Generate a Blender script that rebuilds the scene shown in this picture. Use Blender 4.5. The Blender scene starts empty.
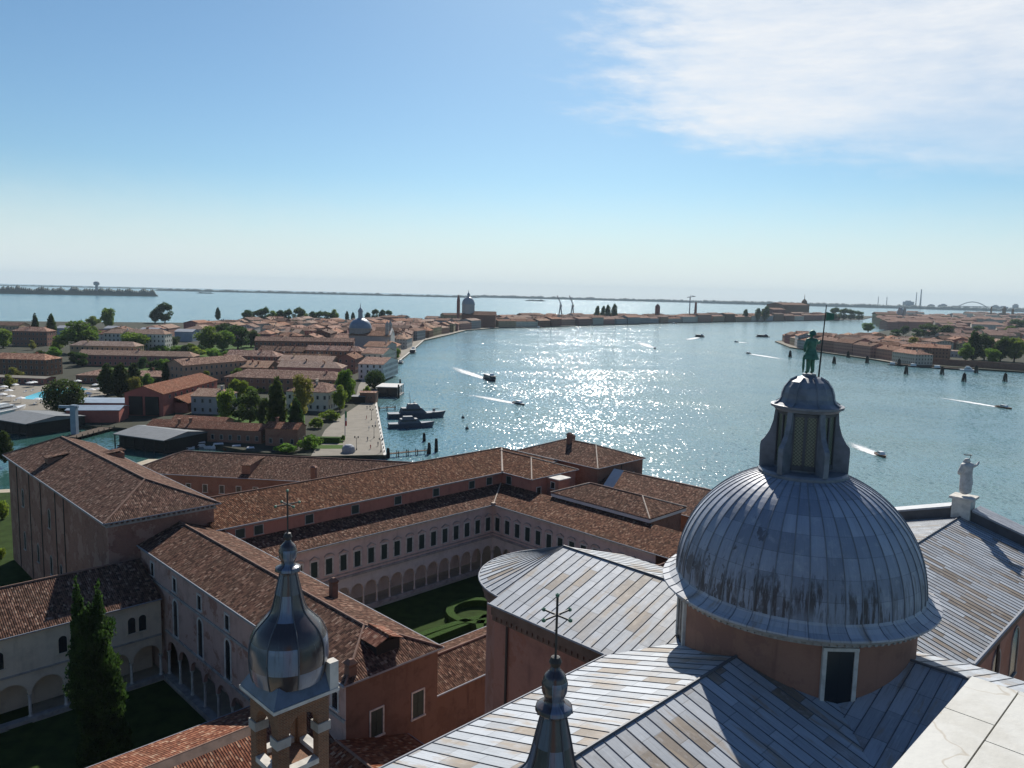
import bpy, bmesh, math, random
import numpy as np
from mathutils import Vector, Matrix
R = math.radians
rnd = random.Random(7)
scene = bpy.context.scene
COL = scene.collection

# ------------------------------------------------------------------ camera, sky, sun, exposure
CAM_H, FOC = 58.0, 769.0
PITCH, ROLL = R(6.71), R(1.4)
_fw = Vector((0, math.cos(PITCH), -math.sin(PITCH)))
_up0 = Vector((0, math.sin(PITCH), math.cos(PITCH)))
_rt = Vector((1, 0, 0)) * math.cos(ROLL) + _up0 * math.sin(ROLL)
_up = _up0 * math.cos(ROLL) - Vector((1, 0, 0)) * math.sin(ROLL)
cam_d = bpy.data.cameras.new('camera')
cam_d.sensor_width = 36.0
cam_d.lens = 36.0 * FOC / 1024.0
cam_d.clip_start, cam_d.clip_end = 0.1, 60000.0
cam = bpy.data.objects.new('camera', cam_d)
COL.objects.link(cam)
cam.matrix_world = Matrix(((_rt.x, _up.x, -_fw.x, 0), (_rt.y, _up.y, -_fw.y, 0), (_rt.z, _up.z, -_fw.z, CAM_H), (0, 0, 0, 1)))
scene.camera = cam

SUN_AZ, SUN_EL = R(6.0), R(36.0)          # azimuth measured from +Y towards +X
world = bpy.data.worlds.new('World')
scene.world = world
world.use_nodes = True

def at(x, y, z=1.5):
    """real point on the level z that the photograph shows at pixel x, y"""
    d = _fw + _rt * ((x - 512) / FOC) + _up * ((384 - y) / FOC)
    t = (z - CAM_H) / d.z
    return Vector((d.x * t, d.y * t, z))

class NT:
    """small helper to write node trees"""
    def __init__(s, tree): s.t = tree; s.t.nodes.clear()
    def n(s, typ, **k):
        nd = s.t.nodes.new(typ)
        for a, b in k.items(): setattr(nd, a, b)
        return nd
    def set(s, sock, v):
        if isinstance(v, bpy.types.NodeSocket): s.t.links.new(v, sock)
        elif v is not None:
            if sock.type == 'RGBA' and len(v) == 3: v = (*v, 1)
            sock.default_value = v
    def m(s, op, a, b=0.0, c=None, clamp=False):
        nd = s.n('ShaderNodeMath', operation=op, use_clamp=clamp)
        s.set(nd.inputs[0], a); s.set(nd.inputs[1], b)
        if c is not None: s.set(nd.inputs[2], c)
        return nd.outputs[0]
    def step(s, a, e0, e1, o0=0.0, o1=1.0):
        nd = s.n('ShaderNodeMapRange', interpolation_type='SMOOTHSTEP')
        s.set(nd.inputs[0], a)
        for i, v in enumerate((e0, e1, o0, o1)): s.set(nd.inputs[i + 1], v)
        return nd.outputs[0]
    def mix(s, f, a, b, mode='MIX'):
        nd = s.n('ShaderNodeMix', data_type='RGBA', blend_type=mode)
        s.set(nd.inputs[0], f); s.set(nd.inputs[6], a); s.set(nd.inputs[7], b)
        return nd.outputs[2]
    def noise(s, vec, scale, detail=3.0, rough=0.55, dim='3D'):
        nd = s.n('ShaderNodeTexNoise', noise_dimensions=dim)
        if vec is not None: s.set(nd.inputs['Vector'], vec)
        nd.inputs['Scale'].default_value = scale
        nd.inputs['Detail'].default_value = detail
        nd.inputs['Roughness'].default_value = rough
        return nd.outputs[0]
    def white(s, vec, dim='3D'):
        nd = s.n('ShaderNodeTexWhiteNoise', noise_dimensions=dim)
        s.set(nd.inputs['Vector'], vec)
        return nd.outputs[0]
    def xyz(s, a, b, c=0.0):
        nd = s.n('ShaderNodeCombineXYZ')
        s.set(nd.inputs[0], a); s.set(nd.inputs[1], b); s.set(nd.inputs[2], c)
        return nd.outputs[0]
    def sep(s, v):
        nd = s.n('ShaderNodeSeparateXYZ'); s.set(nd.inputs[0], v)
        return nd.outputs
    def ramp(s, f, stops, interp='LINEAR'):
        nd = s.n('ShaderNodeValToRGB'); nd.color_ramp.interpolation = interp
        e = nd.color_ramp.elements
        while len(e) < len(stops): e.new(0.5)
        for i, (p, c) in enumerate(stops): e[i].position = p; e[i].color = (*c, 1)
        s.set(nd.inputs[0], f)
        return nd.outputs[0]
    def bump(s, h, strength=0.5, dist=0.1, normal=None):
        nd = s.n('ShaderNodeBump'); s.set(nd.inputs['Height'], h)
        nd.inputs['Strength'].default_value = strength; nd.inputs['Distance'].default_value = dist
        if normal is not None: s.set(nd.inputs['Normal'], normal)
        return nd.outputs[0]
    def scale(s, v, k):
        nd = s.n('ShaderNodeVectorMath', operation='MULTIPLY'); s.set(nd.inputs[0], v); nd.inputs[1].default_value = k
        return nd.outputs[0]

w = NT(world.node_tree)
sky = w.n('ShaderNodeTexSky', sky_type='NISHITA', sun_disc=False, sun_elevation=SUN_EL, sun_rotation=SUN_AZ,
          altitude=0.0, air_density=1.0, dust_density=0.35, ozone_density=1.4)
dirn = w.n('ShaderNodeTexCoord').outputs['Generated']
dx, dy, dz = w.sep(dirn)
az = w.m('ARCTAN2', dx, dy)
el = w.m('ARCSINE', dz)
# a thin sheet of high cloud to the right of the sun, ragged at its left tip, and a pale band of lagoon mist low down
cv = w.xyz(w.m('MULTIPLY', az, 1.0), w.m('MULTIPLY', el, 2.6))
n1 = w.noise(cv, 5.0, 6.0, 0.6)
n2 = w.noise(w.xyz(w.m('ADD', az, w.m('MULTIPLY', el, 0.9)), w.m('MULTIPLY', el, 3.4)), 14.0, 5.0, 0.62)
edge = w.m('SUBTRACT', el, w.m('MULTIPLY_ADD', az, -0.17, 0.212))
edge = w.m('ADD', edge, w.m('MULTIPLY', w.m('SUBTRACT', n1, 0.5), 0.08))
edge = w.m('ADD', edge, w.m('MULTIPLY', w.m('SUBTRACT', n2, 0.5), 0.06))
lft = w.m('ADD', w.m('SUBTRACT', az, 0.055), w.m('MULTIPLY', w.m('SUBTRACT', n2, 0.5), 0.34))
m_edge = w.step(edge, 0.0, 0.05)
m_left = w.step(lft, -0.02, 0.20)
m_far = w.m('MULTIPLY', w.step(az, 1.15, 0.7), w.step(el, 0.62, 0.42))
cl = w.m('MULTIPLY', w.m('MULTIPLY', m_edge, m_left), m_far)
thin = w.step(w.m('ADD', w.m('SUBTRACT', edge, w.m('MULTIPLY', w.m('SUBTRACT', az, 0.35), 0.40)), w.m('MULTIPLY', w.m('SUBTRACT', n1, 0.5), 0.10)), -0.04, 0.09, 0.34, 0.84)
cl = w.m('MULTIPLY', cl, thin)
wisp = w.noise(w.xyz(w.m('MULTIPLY_ADD', el, 0.9, az), w.m('MULTIPLY', el, 5.0)), 7.0, 10.0, 0.72)
cl = w.m('MULTIPLY', cl, w.m('MULTIPLY_ADD', wisp, 1.3, 0.32), clamp=True)
puff = w.noise(w.xyz(w.m('MULTIPLY', az, 1.0), w.m('MULTIPLY', el, 2.2)), 26.0, 4.0, 0.55)
mist = w.step(w.m('ADD', el, w.m('MULTIPLY', w.m('SUBTRACT', puff, 0.5), 0.02)), 0.15, 0.0, 0.0, 0.92)
mist = w.m('MULTIPLY', mist, w.step(w.m('ABSOLUTE', az), 1.9, 0.9, 0.25, 1.0))
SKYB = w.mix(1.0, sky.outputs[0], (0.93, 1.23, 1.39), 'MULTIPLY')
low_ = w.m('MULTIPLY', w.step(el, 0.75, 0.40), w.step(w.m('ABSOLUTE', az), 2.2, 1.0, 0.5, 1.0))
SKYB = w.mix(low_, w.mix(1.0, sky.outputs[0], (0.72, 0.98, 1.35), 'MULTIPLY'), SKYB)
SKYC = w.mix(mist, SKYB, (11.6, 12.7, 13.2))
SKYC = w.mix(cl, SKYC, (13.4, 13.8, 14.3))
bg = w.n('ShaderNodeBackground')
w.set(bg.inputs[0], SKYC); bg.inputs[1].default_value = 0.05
wo = w.n('ShaderNodeOutputWorld')
world.node_tree.links.new(bg.outputs[0], wo.inputs[0])

sun_d = bpy.data.lights.new('sun', 'SUN')
sun_d.energy = 5.0; sun_d.angle = R(0.53); sun_d.color = (1.0, 0.955, 0.885)
sun = bpy.data.objects.new('sun', sun_d)
COL.objects.link(sun)
sun.rotation_euler = (R(90) - SUN_EL, 0, math.pi - SUN_AZ)
sun.location = (0, 0, 200)
vs = scene.view_settings
vs.view_transform = 'Standard'; vs.look = 'None'; vs.gamma = 1.0; vs.exposure = 0.42; vs.use_curve_mapping = False
scene.cycles.max_bounces = 6
scene.cycles.diffuse_bounces = 3
scene.cycles.glossy_bounces = 3
scene.cycles.transparent_max_bounces = 8
scene.cycles.volume_bounces = 0
scene.cycles.sample_clamp_indirect = 6.0
scene.cycles.sample_clamp_direct = 0.0

# ------------------------------------------------------------------ helpers
S2 = math.sqrt(0.5)
def W(a, b, z=0.0):
    """the monastery's own square grid: a runs away along the nave, b to the right across it"""
    return Vector(((a + b) * S2, (a - b) * S2, z))
def ident(x, y, z): return Vector((x, y, z))
def frame(ox, oy, ang):
    c, s = math.cos(ang), math.sin(ang)
    return lambda x, y, z: Vector((ox + x * c - y * s, oy + x * s + y * c, z))

class MB:
    def __init__(s, T=ident): s.v = []; s.f = []; s.uv = []; s.mi = []; s.T = T
    def face(s, pts, uv=None, mi=0, raw=False):
        P = [Vector(p) if raw else s.T(*p) for p in pts]
        i = len(s.v); s.v += P; s.f.append(tuple(range(i, i + len(P))))
        if uv is None:
            n = Vector((0, 0, 0))
            for k in range(1, len(P) - 1): n += (P[k] - P[0]).cross(P[k + 1] - P[0])
            if n.length < 1e-9: n = Vector((0, 0, 1))
            n.normalize()
            if n.z < 0: n = -n
            t = Vector((0, 0, 1)).cross(n)
            t = Vector((1, 0, 0)) if t.length < 1e-3 else t.normalized()
            if t.x + t.y * 0.01 < 0: t = -t
            g = n.cross(t)
            if g.z < -1e-6: g = -g
            uv = [(p.dot(t), p.dot(g)) for p in P]
        s.uv.append(uv); s.mi.append(mi)
    def box(s, x0, x1, y0, y1, z0, z1, mi=0, bottom=True):
        c = [(x0, y0), (x1, y0), (x1, y1), (x0, y1)]
        s.prism(c, z0, z1, mi, bottom)
    def prism(s, poly, z0, z1, mi=0, bottom=True, top=True):
        n = len(poly)
        for i in range(n):
            a, b = poly[i], poly[(i + 1) % n]
            s.face([(*a, z0), (*b, z0), (*b, z1), (*a, z1)], mi=mi)
        if top: s.face([(*p, z1) for p in poly], mi=mi)
        if bottom: s.face([(*p, z0) for p in reversed(poly)], mi=mi)
    def taper(s, cx, cy, r0, r1, z0, z1, n=4, rot=math.pi / 4, mi=0, ky=1.0):
        q = lambda r, z: [(cx + r * math.cos(rot + k * 2 * math.pi / n), cy + ky * r * math.sin(rot + k * 2 * math.pi / n), z) for k in range(n)]
        A, B = q(r0, z0), q(r1, z1)
        for i in range(n):
            j = (i + 1) % n
            s.face([A[i], A[j], B[j], B[i]], mi=mi)
        s.face(B, mi=mi); s.face(list(reversed(A)), mi=mi)
    def tube(s, path, r, n=6, mi=0, cap=True):
        P = [s.T(*p) for p in path]
        rr = r if isinstance(r, (list, tuple)) else [r] * len(P)
        rings = []
        for i, p in enumerate(P):
            d = (P[min(i + 1, len(P) - 1)] - P[max(i - 1, 0)])
            d = d.normalized() if d.length > 1e-9 else Vector((0, 0, 1))
            a = d.cross(Vector((0, 0, 1)))
            a = Vector((1, 0, 0)) if a.length < 1e-3 else a.normalized()
            b = d.cross(a)
            rings.append([p + (a * math.cos(k * 2 * math.pi / n) + b * math.sin(k * 2 * math.pi / n)) * rr[i] for k in range(n)])
        for A, B in zip(rings, rings[1:]):
            for k in range(n):
                j = (k + 1) % n
                s.face([A[k], A[j], B[j], B[k]], mi=mi, raw=True)
        if cap:
            s.face(list(reversed(rings[0])), mi=mi, raw=True); s.face(rings[-1], mi=mi, raw=True)
    def lathe(s, prof, cx, cy, n=16, a0=0.0, a1=2 * math.pi, rot=0.0, mi=0, uvk=None):
        """prof: (radius, z) from bottom to top; u = segment number, v = length along the profile"""
        L = [0.0]
        for (r0, z0), (r1, z1) in zip(prof, prof[1:]): L.append(L[-1] + math.hypot(r1 - r0, z1 - z0))
        st = (a1 - a0) / n
        for k in range(n):
            t0, t1 = rot + a0 + k * st, rot + a0 + (k + 1) * st
            for i in range(len(prof) - 1):
                (r0, z0), (r1, z1) = prof[i], prof[i + 1]
                pts = [(cx + r0 * math.cos(t0), cy + r0 * math.sin(t0), z0), (cx + r0 * math.cos(t1), cy + r0 * math.sin(t1), z0),
                       (cx + r1 * math.cos(t1), cy + r1 * math.sin(t1), z1), (cx + r1 * math.cos(t0), cy + r1 * math.sin(t0), z1)]
                uk = uvk or 1.0
                uv = [(k * uk, L[i]), ((k + 1) * uk, L[i]), ((k + 1) * uk, L[i + 1]), (k * uk, L[i + 1])]
                if r1 < 1e-4: pts, uv = pts[:3], uv[:3]
                elif r0 < 1e-4: pts, uv = [pts[0]] + pts[2:], [uv[0]] + uv[2:]
                s.face(pts, uv, mi)
    def mesh(s, name, mats, origin=Vector((0, 0, 0)), smooth=False, merge=False):
        me = bpy.data.meshes.new(name)
        me.from_pydata([v - origin for v in s.v], [], s.f)
        ul = me.uv_layers.new(name='UVMap')
        ul.data.foreach_set('uv', np.array([c for u in s.uv for p in u for c in p], dtype=np.float32))
        for m in (mats if isinstance(mats, (list, tuple)) else [mats]): me.materials.append(m)
        if any(s.mi): me.polygons.foreach_set('material_index', s.mi)
        if merge or smooth:
            bm = bmesh.new(); bm.from_mesh(me)
            bmesh.ops.remove_doubles(bm, verts=bm.verts, dist=0.0005)
            bmesh.ops.recalc_face_normals(bm, faces=bm.faces)
            bm.to_mesh(me); bm.free()
        if smooth: me.polygons.foreach_set('use_smooth', [True] * len(me.polygons))
        return me
    def build(s, name, mats, parent=None, smooth=False, merge=False):
        org = wloc(parent) if parent is not None else Vector((0, 0, 0))
        o = bpy.data.objects.new(name, s.mesh(name, mats, org, smooth, merge))
        COL.objects.link(o)
        if parent is not None: o.parent = parent
        return o

def wloc(o):
    p = Vector((0, 0, 0))
    while o is not None: p += o.location; o = o.parent
    return p
def tag(o, label=None, cat=None, group=None, kind=None):
    if label: o['label'] = label
    if cat: o['category'] = cat
    if group: o['group'] = group
    if kind: o['kind'] = kind
    return o
def empty(name, loc, label=None, cat=None, group=None, rz=0.0):
    o = bpy.data.objects.new(name, None); COL.objects.link(o)
    o.location = loc; o.rotation_euler = (0, 0, rz); o.empty_display_size = 0.5
    return tag(o, label, cat, group)
def put(me, name, parent, M):
    o = bpy.data.objects.new(name, me); COL.objects.link(o)
    if parent is not None: o.parent = parent
    o.matrix_basis = M
    return o
def copy_tree(o, parent=None):
    c = o.copy(); COL.objects.link(c); c.parent = parent
    for ch in list(o.children): copy_tree(ch, c)
    return c
def own(mb, name, mats, label, cat, loc, group=None, smooth=False):
    """a thing that is one mesh, its origin at loc"""
    loc = Vector(loc)
    o = bpy.data.objects.new(name, mb.mesh(name, mats, loc, smooth)); COL.objects.link(o)
    o.location = loc
    return tag(o, label, cat, group)

def hip_roof(mb, x0, x1, y0, y1, ze, zr, h0=None, h1=None, th=0.22, mi=0):
    """pitched roof, ridge along x; h0/h1 = run of the hips (0 = gable end)"""
    ym = (y0 + y1) / 2
    if h0 is None: h0 = (y1 - y0) / 2
    if h1 is None: h1 = (y1 - y0) / 2
    A, B, C, D = (x0, y0), (x1, y0), (x1, y1), (x0, y1)
    E, F = (x0 + h0, ym), (x1 - h1, ym)
    q = lambda p, z: (p[0], p[1], z)
    for dz, fl in ((0, False), (-th, True)):
        fs = [[q(A, ze + dz), q(B, ze + dz), q(F, zr + dz), q(E, zr + dz)], [q(C, ze + dz), q(D, ze + dz), q(E, zr + dz), q(F, zr + dz)]]
        if h0 > 0: fs.append([q(D, ze + dz), q(A, ze + dz), q(E, zr + dz)])
        if h1 > 0: fs.append([q(B, ze + dz), q(C, ze + dz), q(F, zr + dz)])
        for f in fs: mb.face(f if not fl else list(reversed(f)), mi=mi)
    ed = [(A, ze, B, ze), (C, ze, D, ze)]
    ed += [(D, ze, A, ze)] if h0 > 0 else [(D, ze, E, zr), (E, zr, A, ze)]
    ed += [(B, ze, C, ze)] if h1 > 0 else [(B, ze, F, zr), (F, zr, C, ze)]
    for p, zp, r_, zr_ in ed: mb.face([q(p, zp - th), q(r_, zr_ - th), q(r_, zr_), q(p, zp)], mi=mi)
    return (*E, zr), (*F, zr)
def walls(mb, x0, x1, y0, y1, z0, z1, zr=None, g0=False, g1=False, mi=0):
    ym = (y0 + y1) / 2
    mb.face([(x0, y0, z0), (x1, y0, z0), (x1, y0, z1), (x0, y0, z1)], mi=mi)
    mb.face([(x1, y1, z0), (x0, y1, z0), (x0, y1, z1), (x1, y1, z1)], mi=mi)
    for x, g in ((x0, g0), (x1, g1)):
        top = [(x, y0, z1), (x, ym, zr), (x, y1, z1)] if g else [(x, y0, z1), (x, y1, z1)]
        mb.face([(x, y1, z0), (x, y0, z0)] + top, mi=mi)
# ------------------------------------------------------------------ materials (all procedural)
def new_mat(name):
    m = bpy.data.materials.new(name); m.use_nodes = True
    t = NT(m.node_tree)
    out = t.n('ShaderNodeOutputMaterial'); b = t.n('ShaderNodeBsdfPrincipled')
    m.node_tree.links.new(b.outputs[0], out.inputs[0])
    return m, t, b
def fin(t, b, col, rough=0.7, normal=None, metal=0.0, spec=0.4):
    t.set(b.inputs['Base Color'], col); t.set(b.inputs['Roughness'], rough)
    b.inputs['Metallic'].default_value = metal; b.inputs['Specular IOR Level'].default_value = spec
    if normal is not None: t.set(b.inputs['Normal'], normal)
def uvn(t): return t.n('ShaderNodeTexCoord').outputs['UV']
def posn(t): return t.n('ShaderNodeNewGeometry').outputs['Position']
def orand(t): return t.n('ShaderNodeObjectInfo').outputs['Random']

def mat_tile(name, stops, pu=0.26, pv=0.42, bump=1.0, vary=0.12, stain=0.55):
    m, t, b = new_mat(name)
    u, v, _ = t.sep(uvn(t))
    cu, cv = t.m('DIVIDE', u, pu), t.m('DIVIDE', v, pv)
    cell = t.xyz(t.m('FLOOR', cu), t.m('FLOOR', cv), orand(t))
    col = t.ramp(t.white(cell), stops)
    big = t.noise(posn(t), 0.35, 4.0, 0.6)
    col = t.mix(t.step(big, 0.40, 0.75, 0.0, stain), col, (0.07, 0.042, 0.028))
    lich = t.noise(posn(t), 1.7, 4.0, 0.65)
    col = t.mix(t.step(lich, 0.56, 0.78, 0.0, 0.45), col, (0.30, 0.24, 0.17))
    k = t.m('MULTIPLY_ADD', orand(t), vary, 1.0 - vary / 2)
    col = t.mix(1.0, col, t.n('ShaderNodeCombineColor').outputs[0], 'MULTIPLY') if False else col
    hsv = t.n('ShaderNodeHueSaturation'); t.set(hsv.inputs['Color'], col); t.set(hsv.inputs['Value'], k)
    t.set(hsv.inputs['Saturation'], t.m('MULTIPLY_ADD', t.white(t.xyz(orand(t), 3.0)), 0.3, 0.8))
    round_ = t.m('ABSOLUTE', t.m('SINE', t.m('MULTIPLY', cu, math.pi)))
    saw = t.m('FRACT', cv)
    h = t.m('ADD', t.m('MULTIPLY', round_, 0.7), t.m('MULTIPLY', t.m('SUBTRACT', 1.0, saw), 0.25))
    h = t.m('ADD', h, t.m('MULTIPLY', t.white(cell), 0.35))
    fin(t, b, hsv.outputs[0], 0.95, t.bump(h, bump, 0.09), spec=0.05)
    return m
TILE = mat_tile('old_terracotta_tiles', [(0.0, (0.040, 0.020, 0.014)), (0.35, (0.085, 0.040, 0.026)), (0.7, (0.140, 0.066, 0.042)), (0.92, (0.195, 0.105, 0.068)), (1.0, (0.30, 0.20, 0.14))])
TILE_RED = mat_tile('red_terracotta_tiles', [(0.0, (0.11, 0.04, 0.026)), (0.5, (0.20, 0.078, 0.046)), (0.85, (0.27, 0.12, 0.072)), (1.0, (0.38, 0.25, 0.17))], stain=0.4)
TILE_PALE = mat_tile('pale_terracotta_tiles', [(0.0, (0.19, 0.11, 0.078)), (0.5, (0.33, 0.20, 0.14)), (1.0, (0.48, 0.36, 0.27))], stain=0.35)
TILE_FAR = mat_tile('weathered_town_tiles', [(0.0, (0.12, 0.055, 0.036)), (0.5, (0.25, 0.120, 0.078)), (1.0, (0.42, 0.27, 0.19))], pu=0.5, pv=0.8, bump=0.5, vary=0.6, stain=0.4)
TILE_FAR2 = mat_tile('brown_town_tiles', [(0.0, (0.075, 0.040, 0.028)), (0.5, (0.16, 0.082, 0.054)), (1.0, (0.30, 0.19, 0.135))], pu=0.5, pv=0.8, bump=0.5, vary=0.6, stain=0.4)

def mat_plaster(name, col, dirt=(0.10, 0.075, 0.06), amt=0.55, patch=None, vary=0.0, rough=0.9):
    m, t, b = new_mat(name)
    p = posn(t)
    u, v, _ = t.sep(uvn(t))
    n1_ = t.noise(p, 0.45, 5.0, 0.62)
    run = t.noise(t.xyz(t.m('MULTIPLY', u, 1.0), t.m('MULTIPLY', v, 0.12)), 1.1, 4.0, 0.6)
    c = t.mix(t.step(n1_, 0.45, 0.8, 0.0, amt), col, dirt)
    c = t.mix(t.step(run, 0.52, 0.8, 0.0, amt * 0.9), c, dirt)
    if patch is not None:
        c = t.mix(t.step(t.noise(p, 0.33, 5.0, 0.7), 0.55, 0.60), c, patch)
    fine = t.noise(p, 6.0, 3.0, 0.6)
    c = t.mix(t.m('MULTIPLY', fine, 0.28), c, tuple(x * 0.55 for x in col))
    if vary:
        hsv = t.n('ShaderNodeHueSaturation'); t.set(hsv.inputs['Color'], c)
        t.set(hsv.inputs['Value'], t.m('MULTIPLY_ADD', orand(t), vary, 1 - vary / 2))
        t.set(hsv.inputs['Hue'], t.m('MULTIPLY_ADD', t.white(t.xyz(orand(t), 9.0)), 0.04, 0.48))
        c = hsv.outputs[0]
    fin(t, b, c, rough, t.bump(fine, 0.25, 0.03), spec=0.2)
    return m
def mat_brick(name, c1, c2, mortar, patch=None):
    m, t, b = new_mat(name)
    br = t.n('ShaderNodeTexBrick'); t.set(br.inputs['Vector'], uvn(t))
    for k, vv in (('Scale', 1.0), ('Brick Width', 0.27), ('Row Height', 0.075), ('Mortar Size', 0.010)): br.inputs[k].default_value = vv
    t.set(br.inputs['Color1'], c1); t.set(br.inputs['Color2'], c2); t.set(br.inputs['Mortar'], mortar)
    p = posn(t)
    c = t.mix(t.step(t.noise(p, 0.5, 5.0, 0.65), 0.45, 0.8, 0.0, 0.6), br.outputs[0], tuple(x * 0.4 for x in c1))
    if patch is not None: c = t.mix(t.step(t.noise(p, 0.28, 5.0, 0.7), 0.52, 0.57), c, patch)
    fin(t, b, c, 0.9, t.bump(br.outputs[1], -0.4, 0.02), spec=0.2)
    return m
PINK = mat_plaster('pink_plaster', (0.52, 0.345, 0.285), (0.16, 0.10, 0.085), 0.6, (0.33, 0.17, 0.125))
SALMON = mat_plaster('salmon_plaster', (0.40, 0.185, 0.135), (0.15, 0.085, 0.065), 0.55)
PALE_PINK = mat_plaster('pale_pink_plaster', (0.64, 0.50, 0.44), (0.2, 0.14, 0.12), 0.45)
CREAM = mat_plaster('cream_plaster', (0.64, 0.56, 0.43), (0.22, 0.18, 0.14), 0.45)
CHURCH = mat_plaster('weathered_church_plaster', (0.36, 0.185, 0.14), (0.14, 0.085, 0.07), 0.6, (0.31, 0.145, 0.10))
DRUMM = mat_plaster('drum_plaster', (0.34, 0.18, 0.125), (0.14, 0.08, 0.06), 0.6, (0.28, 0.15, 0.11))
ORANGE = mat_plaster('orange_brown_plaster', (0.19, 0.112, 0.082), (0.07, 0.045, 0.036), 0.9, (0.155, 0.09, 0.066))
REDP = mat_plaster('boatyard_red_plaster', (0.36, 0.11, 0.085), (0.13, 0.06, 0.05), 0.45)
GREYP = mat_plaster('grey_plaster', (0.34, 0.33, 0.33), (0.16, 0.15, 0.14), 0.4)
WHITEP = mat_plaster('white_plaster', (0.62, 0.60, 0.56), (0.3, 0.27, 0.24), 0.3)
BRICK = mat_brick('old_red_brick', (0.26, 0.105, 0.065), (0.18, 0.085, 0.06), (0.27, 0.21, 0.16))
BRICK_B = mat_brick('brown_turret_brick', (0.22, 0.10, 0.055), (0.13, 0.065, 0.042), (0.24, 0.18, 0.12))
REFW = mat_brick('refectory_brick', (0.30, 0.135, 0.09), (0.23, 0.11, 0.08), (0.28, 0.19, 0.145), (0.34, 0.20, 0.15))
TOWN = [mat_plaster('town_%s_plaster' % n, c, tuple(x * 0.4 for x in c), 0.45, vary=0.35) for n, c in
        (('ochre', (0.44, 0.32, 0.19)), ('salmon', (0.41, 0.225, 0.165)), ('brick', (0.24, 0.115, 0.078)), ('cream', (0.58, 0.51, 0.40)), ('rose', (0.32, 0.155, 0.115)), ('grey', (0.38, 0.355, 0.33)))]
TOWN_NAMES = ('ochre', 'salmon', 'brick-red', 'cream', 'rose', 'grey')

def mat_simple(name, col, rough=0.6, metal=0.0, spec=0.4, nscale=None, amt=0.35):
    m, t, b = new_mat(name)
    c = col
    if nscale: c = t.mix(t.step(t.noise(posn(t), nscale, 5.0, 0.62), 0.35, 0.75, 0.0, amt), col, tuple(x * 0.45 for x in col))
    fin(t, b, c, rough, None, metal, spec)
    return m
STONE = mat_simple('istrian_stone', (0.62, 0.59, 0.53), 0.75, spec=0.08, nscale=1.2, amt=0.7)
STONE_D = mat_simple('dark_istrian_stone', (0.38, 0.36, 0.33), 0.8, spec=0.08, nscale=0.9, amt=0.75)
MARBLE = mat_simple('statue_marble', (0.50, 0.50, 0.48), 0.7, nscale=2.2, amt=0.75)
PALE_CAP = mat_simple('mortared_ridge', (0.48, 0.39, 0.31), 0.9, nscale=1.5, amt=0.6)
DARKCAP = mat_simple('ridge_tiles', (0.22, 0.13, 0.095), 0.9, nscale=1.5, amt=0.6)
PANE = mat_simple('dark_window_glass', (0.018, 0.02, 0.024), 0.25, spec=0.5)
SHUT = mat_simple('dark_green_shutter', (0.025, 0.045, 0.038), 0.6, nscale=3.0)
DARK = mat_simple('shadowy_opening', (0.02, 0.018, 0.016), 0.9)  # near-black colour standing in for the shade inside openings
IRON = mat_simple('wrought_iron', (0.05, 0.045, 0.04), 0.6, nscale=5.0)
BRONZE = mat_simple('green_bronze', (0.085, 0.20, 0.135), 0.55, 0.25, nscale=4.0, amt=0.8)
WOOD = mat_simple('grey_weathered_wood', (0.11, 0.085, 0.065), 0.85, spec=0.08, nscale=2.0, amt=0.6)
WOODD = mat_simple('dark_wet_wood', (0.035, 0.03, 0.027), 0.8, spec=0.08, nscale=2.0, amt=0.6)
SLATE = mat_simple('grey_boathouse_roofing', (0.15, 0.16, 0.165), 0.7, nscale=0.5, amt=0.4)
BLUEROOF = mat_simple('blue_grey_metal_roofing', (0.24, 0.30, 0.36), 0.5, nscale=0.4, amt=0.4)
ZINC = mat_simple('zinc_gutter', (0.26, 0.275, 0.30), 0.7, 0.0, spec=0.25, nscale=2.0)
NAVY = mat_simple('patrol_grey_blue_paint', (0.055, 0.07, 0.10), 0.45, nscale=1.5)
NAVY2 = mat_simple('patrol_deck_grey', (0.10, 0.115, 0.14), 0.6, nscale=1.5)
BOATW = mat_simple('white_boat_paint', (0.72, 0.72, 0.70), 0.35, nscale=2.0, amt=0.25)
BOATD = mat_simple('dark_boat_hull', (0.03, 0.033, 0.038), 0.45)
BOATB = mat_simple('varnished_boat_wood', (0.16, 0.07, 0.03), 0.4, nscale=2.0)
CANVAS = mat_simple('white_canvas', (0.74, 0.73, 0.70), 0.9, nscale=3.0, amt=0.2)
PAVE = mat_simple('trachyte_paving', (0.25, 0.225, 0.185), 0.9, spec=0.08, nscale=0.25, amt=0.35)
GRAVEL = mat_simple('pale_gravel_path', (0.42, 0.36, 0.27), 0.95, spec=0.08, nscale=0.6, amt=0.4)
LAND = mat_simple('town_ground', (0.055, 0.056, 0.040), 0.95, spec=0.08, nscale=0.15, amt=0.5)
GRASS = mat_simple('mown_grass', (0.06, 0.11, 0.02), 0.95, spec=0.08, nscale=0.8, amt=0.55)
HEDGE = mat_simple('clipped_box_hedge', (0.05, 0.105, 0.018), 0.9, spec=0.08, nscale=5.0, amt=0.8)
POOL = mat_simple('pool_water', (0.06, 0.50, 0.62), 0.1, spec=0.5)
FARLAND = mat_simple('far_land', (0.07, 0.085, 0.075), 0.95, spec=0.08, nscale=0.004, amt=0.5)
FARBUILD = mat_simple('far_works', (0.30, 0.30, 0.31), 0.9)
REDFLAG = mat_simple('flag_red', (0.5, 0.04, 0.04), 0.8)
GREENFLAG = mat_simple('flag_green', (0.03, 0.24, 0.07), 0.8)
SKIN = mat_simple('skin', (0.45, 0.28, 0.2), 0.7)
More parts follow.
